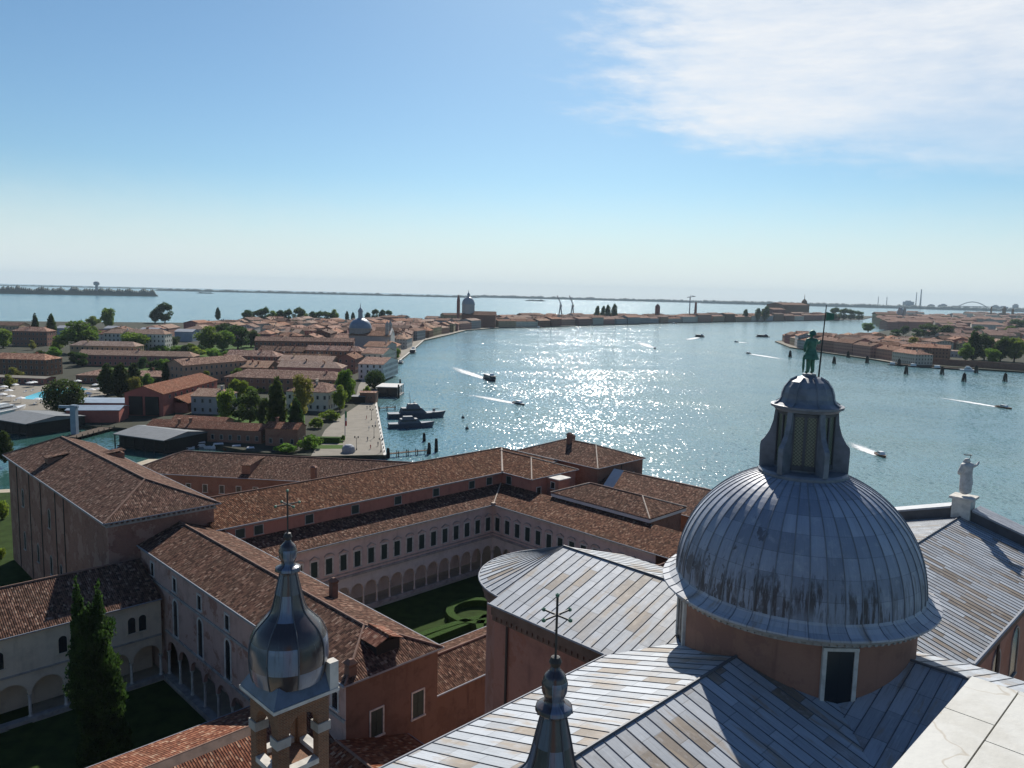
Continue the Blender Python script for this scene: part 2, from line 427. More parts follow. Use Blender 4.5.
CLOTH = [mat_simple('cloth_%s' % n, c, 0.9) for n, c in (('navy', (0.03, 0.04, 0.09)), ('white', (0.6, 0.6, 0.58)), ('red', (0.35, 0.05, 0.04)), ('grey', (0.16, 0.16, 0.17)))]

for m_, sc_, st_ in ((HEDGE, 4.0, 1.0), (GRASS, 1.5, 0.6)):
    t_ = NT.__new__(NT); t_.t = m_.node_tree
    b_ = [n for n in t_.t.nodes if n.type == 'BSDF_PRINCIPLED'][0]
    t_.set(b_.inputs['Normal'], t_.bump(t_.noise(posn(t_), sc_, 5.0, 0.7), st_, 0.5))
def mat_lead(name, pu, pv, stops, runs=0.55, rough=0.62, dome=False):
    m, t, b = new_mat(name)
    u, v, _ = t.sep(uvn(t))
    cu = t.m('DIVIDE', u, pu)
    iu = t.m('FLOOR', cu)
    off = t.white(t.xyz(iu, 5.0, orand(t)))
    cv = t.m('ADD', t.m('DIVIDE', v, pv), t.m('MULTIPLY', off, 0.0 if dome else 7.0))
    iv = t.m('FLOOR', cv)
    p = posn(t)
    clump = t.noise(p, 0.16, 2.0, 0.5)
    f = t.m('ADD', t.white(t.xyz(iu, iv, orand(t))), t.m('MULTIPLY', t.m('SUBTRACT', clump, 0.5), 1.1), clamp=True)
    c = t.ramp(f, stops)
    streak = t.noise(t.xyz(t.m('MULTIPLY', cu, 9.0), t.m('MULTIPLY', v, 0.45)), 1.0, 6.0, 0.72)
    c = t.mix(t.step(streak, 0.48, 0.72, 0.0, runs), c, (0.15, 0.135, 0.125))
    c = t.mix(t.step(streak, 0.46, 0.30, 0.0, runs * 0.8), c, (0.50, 0.52, 0.53))
    tan_ = t.m('MULTIPLY', t.step(t.noise(t.xyz(t.m('MULTIPLY', cu, 0.9), t.m('MULTIPLY', v, 0.22), 3.0), 1.0, 4.0, 0.6), 0.52, 0.66), 0.0 if dome else 0.75)
    c = t.mix(tan_, c, (0.27, 0.21, 0.145))
    wash = t.noise(p, 1.6, 5.0, 0.65)
    c = t.mix(t.step(wash, 0.5, 0.8, 0.0, 0.45), c, (0.50, 0.51, 0.52))
    if dome:
        low = t.m('ADD', v, t.m('MULTIPLY', t.m('SUBTRACT', t.noise(t.xyz(t.m('MULTIPLY', cu, 2.6), t.m('MULTIPLY', v, 0.7)), 1.0, 4.0, 0.7), 0.5), 5.5))
        rag = t.m('MULTIPLY', t.step(low, 2.7, 1.2), t.step(t.noise(t.xyz(t.m('MULTIPLY', cu, 3.2), t.m('MULTIPLY', v, 0.35), 2.0), 1.0, 4.0, 0.7), 0.44, 0.56))
        rag = t.m('MULTIPLY', rag, t.step(t.noise(p, 0.22, 2.0, 0.5), 0.30, 0.50))
        blot = t.m('MULTIPLY', t.step(t.m('ADD', t.noise(t.xyz(t.m('MULTIPLY', cu, 0.8), t.m('MULTIPLY', v, 0.5), 8.0), 1.0, 4.0, 0.7), t.m('MULTIPLY', v, -0.022)), 0.50, 0.56), t.step(t.sep(p)[0], 17.5, 14.0))
        rag = t.m('MAXIMUM', rag, t.m('MULTIPLY', blot, 0.85))
        c = t.mix(t.m('MULTIPLY', rag, 0.9), c, (0.045, 0.032, 0.028))
    fu, fv = t.m('FRACT', cu), t.m('FRACT', cv)
    joint = t.m('MAXIMUM', t.step(fv, 0.035, 0.0), t.step(t.m('ABSOLUTE', t.m('SUBTRACT', fu, 0.5)), 0.46, 0.5))
    c = t.mix(t.m('MULTIPLY', joint, 0.6), c, (0.05, 0.05, 0.055))
    h = t.m('ADD', t.m('MULTIPLY', t.noise(p, 2.2, 3.0, 0.5), 0.5), t.m('MULTIPLY', fv, -0.35))
    fin(t, b, c, t.m('MULTIPLY_ADD', wash, 0.25, rough - 0.1), t.bump(h, 0.45, 0.05), spec=0.5)
    return m
LEADC = [(0.0, (0.17, 0.135, 0.10)), (0.09, (0.23, 0.185, 0.14)), (0.16, (0.25, 0.245, 0.24)), (0.30, (0.275, 0.30, 0.325)), (0.65, (0.32, 0.35, 0.38)), (1.0, (0.40, 0.43, 0.46))]
LEAD = mat_lead('lead_sheet_roof', 0.85, 2.3, LEADC)
LEADN = mat_lead('lead_sheet_nave', 0.62, 2.3, LEADC)
LEADD = mat_lead('lead_dome', 1.0, 1.25, [(0.0, (0.19, 0.215, 0.265)), (0.3, (0.235, 0.265, 0.32)), (0.7, (0.27, 0.30, 0.36)), (1.0, (0.36, 0.39, 0.45))], runs=0.35, rough=0.5, dome=True)
LEADR = mat_lead('lead_ring', 1.0, 0.9, [(0.0, (0.30, 0.32, 0.35)), (1.0, (0.45, 0.46, 0.48))])
LEADP = mat_simple('plain_lead', (0.30, 0.315, 0.34), 0.45, nscale=1.4, amt=0.6)
LEADS = mat_simple('lead_dome_roll', (0.20, 0.21, 0.23), 0.45, nscale=1.4, amt=0.6)
LEADL = mat_simple('stained_lantern_lead', (0.20, 0.21, 0.235), 0.45, nscale=1.1, amt=0.8)
SKIRT = mat_simple('blue_slate_lead', (0.12, 0.155, 0.21), 0.35, nscale=1.2, amt=0.7)
ARCST = mat_plaster('pale_arcade_stone', (0.66, 0.61, 0.55), (0.28, 0.24, 0.21), 0.5)
DARKGRASS = mat_simple('shade_darkened_grass', (0.032, 0.055, 0.013), 0.95, spec=0.05, nscale=0.5, amt=0.7)  # grass colour darkened to carry the shade lying on the cloister garden
CORNICE = mat_simple('dark_brown_cornice', (0.17, 0.12, 0.095), 0.85, spec=0.1, nscale=0.9, amt=0.6)
DARKLEAD = mat_simple('dark_stained_lead', (0.10, 0.10, 0.105), 0.6, nscale=0.9, amt=0.6)
LEADK = mat_simple('dark_lead_seam', (0.10, 0.105, 0.115), 0.6, nscale=2.0)
def mat_onion():
    m, t, b = new_mat('glossy_turret_lead')
    u, v, _ = t.sep(uvn(t))
    row = t.m('FLOOR', t.m('DIVIDE', t.m('ADD', v, 0.35), 1.1))
    par = t.m('MODULO', t.m('ADD', t.m('FLOOR', u), row), 2.0)
    f = t.m('ADD', t.m('MULTIPLY', par, 0.33), t.m('MULTIPLY', t.white(t.xyz(t.m('FLOOR', u), row, 4.0)), 0.62))
    c = t.ramp(f, [(0.0, (0.04, 0.03, 0.028)), (0.50, (0.065, 0.052, 0.05)), (0.60, (0.10, 0.125, 0.17)), (1.0, (0.18, 0.215, 0.28))])
    fu = t.m('FRACT', u); c = t.mix(t.m('MAXIMUM', t.step(fu, 0.05, 0.0), t.step(fu, 0.95, 1.0)), c, (0.03, 0.028, 0.03))
    st = t.noise(t.xyz(t.m('MULTIPLY', u, 9.0), t.m('MULTIPLY', v, 0.8)), 1.0, 4.0, 0.6)
    c = t.mix(t.step(st, 0.5, 0.7, 0.0, 0.5), c, (0.06, 0.05, 0.048))
    fin(t, b, c, t.m('MULTIPLY_ADD', st, 0.28, 0.08), t.bump(t.noise(posn(t), 3.0, 3.0, 0.5), 0.25, 0.04), 0.0, 0.7)
    return m
ONION = mat_onion()
def mat_lattice():
    m, t, b = new_mat('leaded_lattice_glass')
    u, v, _ = t.sep(uvn(t))
    a = t.m('FRACT', t.m('DIVIDE', t.m('ADD', u, v), 0.22)); c_ = t.m('FRACT', t.m('DIVIDE', t.m('SUBTRACT', u, v), 0.22))
    ln = t.m('MAXIMUM', t.step(a, 0.25, 0.12), t.step(c_, 0.25, 0.12))
    c = t.mix(ln, (0.17, 0.19, 0.135), (0.03, 0.03, 0.028))
    fin(t, b, c, 0.35, spec=0.5)
    return m
LATTICE = mat_lattice()
def mat_slab():
    m, t, b = new_mat('sunlit_white_marble')
    p = posn(t)
    vn = t.noise(p, 5.0, 6.0, 0.65)
    c = t.mix(t.step(vn, 0.48, 0.62, 0.0, 0.5), (0.53, 0.52, 0.47), (0.42, 0.40, 0.34))
    crack = t.m('ABSOLUTE', t.m('SUBTRACT', t.noise(p, 2.2, 4.0, 0.6), 0.5))
    c = t.mix(t.step(crack, 0.006, 0.0, 0.0, 0.6), c, (0.33, 0.27, 0.19))
    fin(t, b, c, 0.6, t.bump(t.noise(p, 40.0, 4.0, 0.6), 0.25, 0.004))
    return m
SLAB = mat_slab()
def mat_leaf(name, dark, light):
    m, t, b = new_mat(name)
    c = t.ramp(t.noise(posn(t), 0.55, 3.0, 0.6), [(0.3, dark), (0.72, light)])
    c = t.mix(t.m('MULTIPLY', t.white(posn(t)), 0.35), c, tuple(x * 0.6 for x in dark))
    hsv = t.n('ShaderNodeHueSaturation'); t.set(hsv.inputs['Color'], c)
    t.set(hsv.inputs['Value'], t.m('MULTIPLY_ADD', orand(t), 0.5, 0.75))
    t.set(hsv.inputs['Hue'], t.m('MULTIPLY_ADD', t.white(t.xyz(orand(t), 2.0)), 0.05, 0.475))
    fin(t, b, hsv.outputs[0], 0.75, spec=0.25)
    tr = t.n('ShaderNodeBsdfTranslucent'); t.set(tr.inputs[0], hsv.outputs[0])
    mx = t.n('ShaderNodeMixShader'); mx.inputs[0].default_value = 0.5
    t.t.links.new(b.outputs[0], mx.inputs[1]); t.t.links.new(tr.outputs[0], mx.inputs[2])
    t.t.links.new(mx.outputs[0], [n for n in t.t.nodes if n.type == 'OUTPUT_MATERIAL'][0].inputs[0])
    return m
LEAF = mat_leaf('broad_leaves', (0.075, 0.14, 0.016), (0.23, 0.33, 0.04))
LEAFD = mat_leaf('dark_pine_needles', (0.028, 0.06, 0.014), (0.085, 0.13, 0.026))
LEAFY = mat_leaf('yellow_green_leaves', (0.11, 0.12, 0.02), (0.25, 0.25, 0.05))
LEAFC = mat_leaf('cypress_needles', (0.018, 0.036, 0.009), (0.07, 0.11, 0.02))
BARK = mat_simple('bark', (0.09, 0.07, 0.05), 0.95, spec=0.08, nscale=3.0)

WA, WB, WR = 1.5, 0.25, 0.16
def mat_water():
    """lagoon chop: every small facet gets its own tilt, in several sizes, calmer in the slicks"""
    m, t, b = new_mat('lagoon_water')
    p = posn(t)
    px_, py_, _ = t.sep(p)
    big = t.noise(p, 0.010, 3.0, 0.6)
    slick = t.noise(t.xyz(t.m('MULTIPLY', px_, 0.4), py_, 4.0), 0.014, 4.0, 0.6)
    def facet(sx, sy, det, rough, z):
        nd = t.n('ShaderNodeTexNoise'); t.set(nd.inputs['Vector'], t.xyz(t.m('MULTIPLY', px_, sx), t.m('MULTIPLY', py_, sy), z))
        nd.inputs['Scale'].default_value = 1.0; nd.inputs['Detail'].default_value = det; nd.inputs['Roughness'].default_value = rough
        return t.sep(nd.outputs['Color'])
    f1 = facet(0.95, 0.36, 3.0, 0.78, 1.0); f2 = facet(0.05, 0.03, 3.0, 0.6, 7.0)
    shallow = t.step(t.m('MULTIPLY_ADD', px_, -0.35, py_), 520.0, 330.0, 0.0, 1.0)
    shallow = t.m('MULTIPLY', shallow, t.step(px_, -55.0, -80.0))
    calm = t.m('MULTIPLY', t.step(slick, 0.32, 0.66, 0.62, 1.1), t.m('MULTIPLY_ADD', shallow, -0.6, 1.0))
    def comp(i, k):
        a_ = t.m('MULTIPLY', t.m('SUBTRACT', f1[i], 0.5), WA * k); c_ = t.m('MULTIPLY', t.m('SUBTRACT', f2[i], 0.5), WB * k)
        return t.m('MULTIPLY', t.m('ADD', a_, c_), calm)
    nv = t.n('ShaderNodeVectorMath', operation='NORMALIZE'); t.set(nv.inputs[0], t.xyz(comp(0, 0.8), comp(1, 1.0), 1.0))
    col = t.mix(t.step(big, 0.35, 0.65), (0.07, 0.17, 0.20), (0.10, 0.19, 0.195))
    col = t.mix(shallow, col, (0.03, 0.085, 0.075))
    fin(t, b, col, WR, nv.outputs[0], spec=0.5)
    b.inputs['IOR'].default_value = 1.33
    return m
WATER = mat_water()
def mat_foam():
    m, t, b = new_mat('wake_foam')
    u, v, _ = t.sep(uvn(t))
    p = posn(t)
    nz = t.noise(p, 0.45, 5.0, 0.7)
    edge_ = t.m('SUBTRACT', 1.0, t.m('ABSOLUTE', t.m('MULTIPLY_ADD', v, 2.0, -1.0)))
    fade = t.step(u, 1.0, 0.05)
    a = t.m('MULTIPLY', t.m('ADD', t.m('MULTIPLY', edge_, 0.9), t.m('MULTIPLY', t.m('SUBTRACT', nz, 0.5), 1.5)), fade)
    fin(t, b, (0.80, 0.81, 0.80), 0.9)
    t.set(b.inputs['Alpha'], t.step(a, 0.08, 0.45, 0.0, 0.95))
    return m
FOAM = mat_foam()
# ------------------------------------------------------------------ water and haze
def sheet(name, pts, z, mat, kind='structure', label=None):
    mb = MB(); mb.face([(p[0], p[1], z) for p in pts])
    o = mb.build(name, mat); tag(o, label, None, None, kind)
    return o
sheet('water', [(-17000, -3000), (17000, -3000), (17000, 17000), (-17000, 17000)], 0.0, WATER)

def arcade(mb, T, n, w, r, zb, zs, ztop, th, mi=0, back=True, k=10, piers=True):
    """wall of n bays pierced by round arches; T maps (along, outwards, up)"""
    F = lambda pts, m=mi: mb.face([T(*p) for p in pts], mi=m, raw=True)
    for i in range(n):
        c = (i + 0.5) * w
        arc = [(c - r * math.cos(math.pi * j / k), zs + r * math.sin(math.pi * j / k)) for j in range(k + 1)]
        z_p = zb if piers else zs
        for o in ((0.0, -th) if back else (0.0,)):
            if w / 2 - r > 1e-4:
                F([(i * w, o, z_p), (c - r, o, z_p), (c - r, o, zs + 1e-3), (c - r, o, ztop), (i * w, o, ztop)])
                F([(c + r, o, z_p), ((i + 1) * w, o, z_p), ((i + 1) * w, o, ztop), (c + r, o, ztop), (c + r, o, zs + 1e-3)])
            for j in range(k):
                (s0, z0), (s1, z1) = arc[j], arc[j + 1]
                F([(s0, o, z0), (s1, o, z1), (s1, o, ztop), (s0, o, ztop)])
        pth = [(c - r, zb)] + arc + [(c + r, zb)] if piers else arc
        if not piers: F([(i * w, 0, zs), (c - r, 0, zs), (c - r, -th, zs), (i * w, -th, zs)]); F([(c + r, 0, zs), ((i + 1) * w, 0, zs), ((i + 1) * w, -th, zs), (c + r, -th, zs)])
        for (s0, z0), (s1, z1) in zip(pth, pth[1:]):
            F([(s0, 0, z0), (s0, -th, z0), (s1, -th, z1), (s1, 0, z1)])

def skin_figure(name, J, E, mat, loc, height, xdir, ydir, parent=None, sub=2):
    """one continuous carved figure grown round a skeleton: J joint -> (x, y, z, radius) with the figure 1 high"""
    keys = list(J)
    me = bpy.data.meshes.new(name)
    me.from_pydata([Vector(xdir) * J[k][0] * height + Vector(ydir) * J[k][1] * height + Vector((0, 0, J[k][2] * height)) for k in keys],
                   [(keys.index(a), keys.index(b)) for a, b in E], [])
    me.materials.append(mat)
    o = bpy.data.objects.new(name, me); COL.objects.link(o)
    o.modifiers.new('skin', 'SKIN').use_smooth_shade = True
    for i, k in enumerate(keys):
        rr = J[k][3]
        rr = rr if isinstance(rr, tuple) else (rr, rr)
        me.skin_vertices[0].data[i].radius = (rr[0] * height, rr[1] * height)
        me.skin_vertices[0].data[i].use_root = (i == 0)
    if parent is not None: o.parent = parent
    o.location = loc
    s = o.modifiers.new('sub', 'SUBSURF'); s.levels = s.render_levels = sub
    return o

# ------------------------------------------------------------------ the church
A0, B0 = 48.3, -21.3
RID, EAV = 36.7, 34.0
church = empty('domed_church', W(A0, B0, 1.5), 'big brick church with grey lead roofs and a large ribbed lead dome', 'church')
TB = lambda x, y, z: W(y, x, z)           # local x along b, y along a

def lead_gable(name, T, x0, x1, y0, y1, ze, zr, sp, mat):
    mb = MB(T); ym = (y0 + y1) / 2
    hip_roof(mb, x0, x1, y0, y1, ze, zr, 0, 0, 0.18)
    k = math.ceil(x0 / sp)
    while k * sp < x1:
        x = k * sp
        for y in (y0, y1):
            mb.tube([(x, y, ze + 0.015), (x, ym, zr + 0.015)], 0.027, 5, mi=1)
        k += 1
    mb.tube([(x0, ym, zr + 0.02), (x1, ym, zr + 0.02)], 0.10, 6, mi=1)
    return mb.build(name, [mat, LEADK], church)
lead_gable('choir_roof', W, 14.6, 48.0, B0 - 8.7, B0 + 8.7, EAV, RID, 0.85, LEAD)
lead_gable('nave_roof', W, 48.6, 86.0, B0 - 8.7, B0 + 8.7, EAV, RID, 0.62, LEADN)
lead_gable('transept_roof', TB, -41.6, 4.0, A0 - 8.6, A0 + 8.6, EAV + 0.004, RID + 0.004, 0.85, LEAD)
mb = MB(W)
prof = [(7.15, EAV), (3.6, EAV + 1.36), (0.0, RID + 0.03)]
mb.lathe(prof, A0, -41.55, 26, math.pi, 2 * math.pi)
for k in range(27):
    t = math.pi + k * math.pi / 26
    mb.tube([(A0 + r * math.cos(t), -41.55 + r * math.sin(t), z + 0.015) for r, z in prof], 0.034, 5, mi=1)
mb.build('apse_roof', [LEAD, LEADK], church)
mb = MB(W)
walls(mb, 15.2, 85.6, B0 - 8.1, B0 + 8.1, 1.5, EAV - 0.1, RID - 0.15, True, True)
mb.build('nave_wall', CHURCH, church)
mb = MB(TB)
walls(mb, -41.5, 3.6, A0 - 8.05, A0 + 8.05, 1.5, EAV - 0.1, RID - 0.15, True, True)
mb.build('transept_wall', CHURCH, church)
mb = MB(W)
mb.lathe([(6.5, 1.5), (6.5, EAV - 0.1)], A0, -41.5, 26, math.pi, 2 * math.pi)
mb.build('apse_wall', CHURCH, church, smooth=True)
# cornices under the eaves, gutters, rain pipes
mb = MB(W)
for y in (B0 - 8.1, B0 + 8.1):
    sgn = -1 if y < B0 else 1
    for x0, x1 in ((15.0, A0 - 8.6), (A0 + 8.6, 85.5)):
        mb.box(x0, x1, min(y, y + sgn * 0.30), max(y, y + sgn * 0.30), 32.6, 33.1)
        mb.box(x0, x1, min(y, y + sgn * 0.50), max(y, y + sgn * 0.50), 33.1, 33.75)
for x, sgn in ((A0 - 8.05, -1), (A0 + 8.05, 1)):
    mb.box(min(x, x + sgn * 0.30), max(x, x + sgn * 0.30), -41.5, B0 - 8.7, 32.6, 33.1)
    mb.box(min(x, x + sgn * 0.46), max(x, x + sgn * 0.46), -41.5, B0 - 8.7, 33.1, 33.75)
    k = -41.2
    while k < B0 - 9:
        mb.box(min(x, x + sgn * 0.42), max(x, x + sgn * 0.42), k, k + 0.22, 32.75, 33.08); k += 0.55
mb.lathe([(6.5, 32.6), (6.8, 32.6), (6.8, 33.1), (6.95, 33.1), (6.95, 33.75), (6.5, 33.75)], A0, -41.5, 26, math.pi, 2 * math.pi)
mb.build('eave_cornice', CORNICE, church)
for r_, pth in ((0.08, [(A0 - 8.68, -41.7, EAV - 0.02), (A0 - 8.68, B0 - 8.7, EAV - 0.02)]), (0.08, [(14.6, B0 - 8.78, EAV - 0.02), (A0 - 8.7, B0 - 8.78, EAV - 0.02)]),
        (0.13, [(A0 + 8.7, B0 + 8.78, EAV - 0.02), (86, B0 + 8.78, EAV - 0.02)]),
        (0.08, [(A0 + 7.2 * math.cos(math.pi + k * math.pi / 26), -41.55 + 7.2 * math.sin(math.pi + k * math.pi / 26), EAV - 0.02) for k in range(27)])):
    mb = MB(W); mb.tube(pth, r_, 6); mb.build('gutter', ZINC, church)
for a_, b_ in ((A0 - 8.2, -40.0), (A0 - 8.2, -31.0), (24.0, B0 - 8.3), (66.0, B0 + 8.3)):
    mb = MB(W); mb.tube([(a_, b_, 33.7), (a_, b_, 4.0)], 0.10, 6); mb.build('rain_pipe', IRON, church)
def arched_window(parent, T, s, z0, w_, h_, mats=(STONE_D, PANE), name='window'):
    """frame with a dark arched light; T maps (along, outwards, up)"""
    f = MB(ident); F = lambda pts: f.face([T(*p) for p in pts], raw=True)
    k = 10; r = w_ / 2; zs = z0 + h_ - r; fw_ = 0.16
    inner = [(s - r, z0)] + [(s - r * math.cos(math.pi * j / k), zs + r * math.sin(math.pi * j / k)) for j in range(k + 1)] + [(s + r, z0)]
    R1 = r + fw_
    outer = [(s - R1, z0)] + [(s - R1 * math.cos(math.pi * j / k), zs + R1 * math.sin(math.pi * j / k)) for j in range(k + 1)] + [(s + R1, z0)]
    for i in range(len(inner) - 1):
        a, b, c, d = inner[i], inner[i + 1], outer[i + 1], outer[i]
        F([(a[0], .1, a[1]), (b[0], .1, b[1]), (c[0], .1, c[1]), (d[0], .1, d[1])])
        F([(a[0], .02, a[1]), (b[0], .02, b[1]), (b[0], .1, b[1]), (a[0], .1, a[1])])
        F([(d[0], 0, d[1]), (c[0], 0, c[1]), (c[0], .1, c[1]), (d[0], .1, d[1])])
    for z_, o in ((z0 - 0.15, 0.16),):
        F([(s - R1 - .06, o, z_), (s + R1 + .06, o, z_), (s + R1 + .06, o, z0), (s - R1 - .06, o, z0)])
        F([(s - R1 - .06, 0, z0), (s + R1 + .06, 0, z0), (s + R1 + .06, o, z0), (s - R1 - .06, o, z0)])
    fo = f.build(name, mats[0], parent)
    p = MB(ident); p.face([T(a[0], .025, a[1]) for a in inner], raw=True)
    p.build('pane', mats[1], fo)
    return fo
for bb in (60.5, 66.5, 72.5, 78.5): arched_window(church, lambda s, o, z: W(s, B0 + 8.1 + o, z), bb, 27.5, 2.2, 4.2)

# drum, ring and dome
mb = MB(W)
mb.lathe([(7.4, 32.5), (7.4, 38.75)], A0, B0, 64)
drum = mb.build('drum', DRUMM, church, smooth=True)
for k in range(4):
    t = R(45 + 90 * k)
    Tw = lambda s, o, z, t=t: W(A0 + (7.36 + o) * math.cos(t) - s * math.sin(t), B0 + (7.36 + o) * math.sin(t) + s * math.cos(t), z)
    f = MB(); F = lambda x0, x1, o0, o1, z0, z1: [f.face([Tw(*p) for p in q], raw=True) for q in (
        [(x0, o1, z0), (x1, o1, z0), (x1, o1, z1), (x0, o1, z1)], [(x0, o0, z0), (x0, o1, z0), (x0, o1, z1), (x0, o0, z1)],
        [(x1, o0, z0), (x1, o1, z0), (x1, o1, z1), (x1, o0, z1)], [(x0, o0, z1), (x1, o0, z1), (x1, o1, z1), (x0, o1, z1)], [(x0, o0, z0), (x1, o0, z0), (x1, o1, z0), (x0, o1, z0)])]
    F(-1.02, -0.78, -.1, .16, 34.9, 38.25); F(0.78, 1.02, -.1, .16, 34.9, 38.25); F(-1.02, 1.02, -.1, .20, 38.25, 38.45); F(-1.1, 1.1, -.1, .24, 34.7, 34.9)
    fo = f.build('window', STONE, drum)
    f = MB(); F(-0.78, 0.78, -.1, .08, 34.9, 38.25)
    F(-0.03, 0.03, 0, .1, 34.9, 38.25)
    f.build('pane', PANE, fo)
mb = MB(W)
mb.lathe([(7.4, 38.5), (7.75, 38.6), (7.8, 38.95), (8.35, 39.0), (8.5, 39.28), (8.2, 39.3)], A0, B0, 72)
for k in range(120):
    t = k * 2 * math.pi / 120; c, s = math.cos(t), math.sin(t)
    q = [(A0 + r * c - d * s, B0 + r * s + d * c) for r, d in ((7.75, -.09), (8.2, -.09), (8.2, .09), (7.75, .09))]
    mb.prism(q, 38.8, 38.98)
mb.build('dome_cornice', STONE_D, church)
mb = MB(W)
NR = 48
mb.lathe([(8.62, 39.24), (8.62, 39.36), (8.2, 39.52), (7.8, 39.8), (7.62, 40.1)], A0, B0, NR)
for k in range(NR):
    t = k * 2 * math.pi / NR
    mb.tube([(A0 + r * math.cos(t), B0 + r * math.sin(t), z + 0.01) for r, z in ((8.62, 39.36), (8.2, 39.52), (7.8, 39.8))], 0.028, 5, mi=1)
mb.build('dome_skirt', [LEADR, LEADS], church)
mb = MB(W)
phi = [i * R(71.5) / 22 for i in range(23)]
prof = [(7.72 * math.cos(p) ** 0.94, 39.85 + 7.4 * math.sin(p)) for p in phi]
mb.lathe(prof, A0, B0, NR)
for k in range(NR):
    t = k * 2 * math.pi / NR
    mb.tube([(A0 + (r + .02) * math.cos(t), B0 + (r + .02) * math.sin(t), z) for r, z in prof], 0.036, 6, mi=1, cap=False)
dome = mb.build('dome', [LEADD, LEADS], church)

# lantern
mb = MB(W)
HX = R(126.4)
mb.lathe([(2.78, 46.35), (2.78, 47.0), (2.62, 47.12), (1.0, 47.2)], A0, B0, 24, rot=HX)
mb.lathe([(1.74, 47.1), (1.74, 51.0)], A0, B0, 6, rot=HX)
fin_ = [(1.2, 47.1), (2.72, 47.1), (2.74, 48.5), (2.70, 48.75), (2.48, 49.0), (2.2, 49.5), (2.0, 50.2), (1.92, 51.0), (1.2, 51.0)]
for k in range(6):
    t = HX + R(60 * k); c, s = math.cos(t), math.sin(t)
    P = [[(A0 + r * c - d * s, B0 + r * s + d * c, z) for r, z in fin_] for d in (-.17, .17)]
    mb.face(P[0]); mb.face(list(reversed(P[1])))
    for i in range(len(fin_)):
        j = (i + 1) % len(fin_)
        mb.face([P[0][i], P[0][j], P[1][j], P[1][i]])
mb.lathe([(1.6, 50.93), (1.95, 50.98), (2.05, 51.1), (2.24, 51.2), (2.26, 51.34), (1.6, 51.4)], A0, B0, 24, rot=HX)
lant = mb.build('lantern', [LEADL], church)
for k in range(6):
    t = HX + R(30 + 60 * k); ap = 1.74 * math.cos(R(30))
    Tw = lambda s, o, z, t=t: W(A0 + (ap + o) * math.cos(t) - s * math.sin(t), B0 + (ap + o) * math.sin(t) + s * math.cos(t), z)
    p = MB()
    for x0, x1, z0, z1 in ((-.72, .72, 47.3, 47.6), (-.72, .72, 50.72, 50.9), (-.78, -.66, 47.3, 50.9), (.66, .78, 47.3, 50.9), (-.07, .07, 47.3, 50.9)):
        q = [Tw(x0, 0, 0), Tw(x1, 0, 0), Tw(x1, .12, 0), Tw(x0, .12, 0)]; p.prism([(v.x, v.y) for v in q], z0, z1)
    fr = p.build('window_frame', DARKLEAD, lant)
    for x0, x1 in ((-.64, -.09), (.09, .64)):
        p = MB(); pts = [(x0, .03, 47.6), (x1, .03, 47.6), (x1, .03, 50.7), (x0, .03, 50.7)]
        p.face([Tw(*q) for q in pts], [(q[0], q[2]) for q in pts], raw=True)
        p.build('lattice_window', LATTICE, lant)
mb = MB(W)
mb.lathe([(2.12, 51.33), (1.78, 51.55), (1.66, 51.8), (1.62, 52.1), (1.48, 52.5), (1.2, 52.85), (0.75, 53.1), (0.42, 53.2), (0.42, 53.35), (0, 53.36)], A0, B0, 16, rot=0)
for k in range(8):
    t = R(45 * k)
    mb.tube([(A0 + r * math.cos(t), B0 + r * math.sin(t), z) for r, z in ((2.12, 51.36), (1.8, 51.58), (1.68, 51.8), (1.64, 52.1), (1.5, 52.5), (1.22, 52.87), (0.77, 53.12))], 0.05, 5)
mb.build('lantern_cap', LEADL, lant, smooth=False)

# facade gable with the pedestal of its statue
FA = 86.0
mb = MB(W)
gab = [(B0 - 12.5, 30.0), (B0 + 12.5, 30.0), (B0 + 12.5, 33.9), (B0, 37.75), (B0 - 12.5, 33.9)]
mb.face([(FA, b, z) for b, z in gab]); mb.face([(FA + 1.0, b, z) for b, z in gab])
for (b0, z0), (b1, z1) in zip(gab, gab[1:] + gab[:1]): mb.face([(FA, b0, z0), (FA + 1.0, b0, z0), (FA + 1.0, b1, z1), (FA, b1, z1)])
gable = mb.build('facade_gable', DARKLEAD, church)
mb = MB(W)
for sg in (-1, 1):
    for i in range(4):
        o0 = FA - 0.25 + i * 0.75
        P = [(o0, B0 + sg * 1.0, 37.5 + .12 - i * .02), (o0 + 0.62, B0 + sg * 1.0, 37.5 + .12 - i * .02), (o0 + 0.62, B0 + sg * 12.9, 33.8 + .12 - i * .02), (o0, B0 + sg * 12.9, 33.8 + .12 - i * .02)]
        mb.face(P); mb.face([(p[0], p[1], p[2] - .2) for p in reversed(P)])
        for q, r_ in ((0, 3), (1, 2)): mb.face([P[q], P[r_], (P[r_][0], P[r_][1], P[r_][2] - .2), (P[q][0], P[q][1], P[q][2] - .2)])
mb.build('gable_capping', LEADP, gable)
mb = MB(W)
mb.box(FA - .35, FA + 1.35, B0 - .85, B0 + .85, 36.5, 38.5)
mb.box(FA - .6, FA + 1.6, B0 - 1.1, B0 + 1.1, 38.5, 38.75)
mb.build('pedestal', STONE, gable)

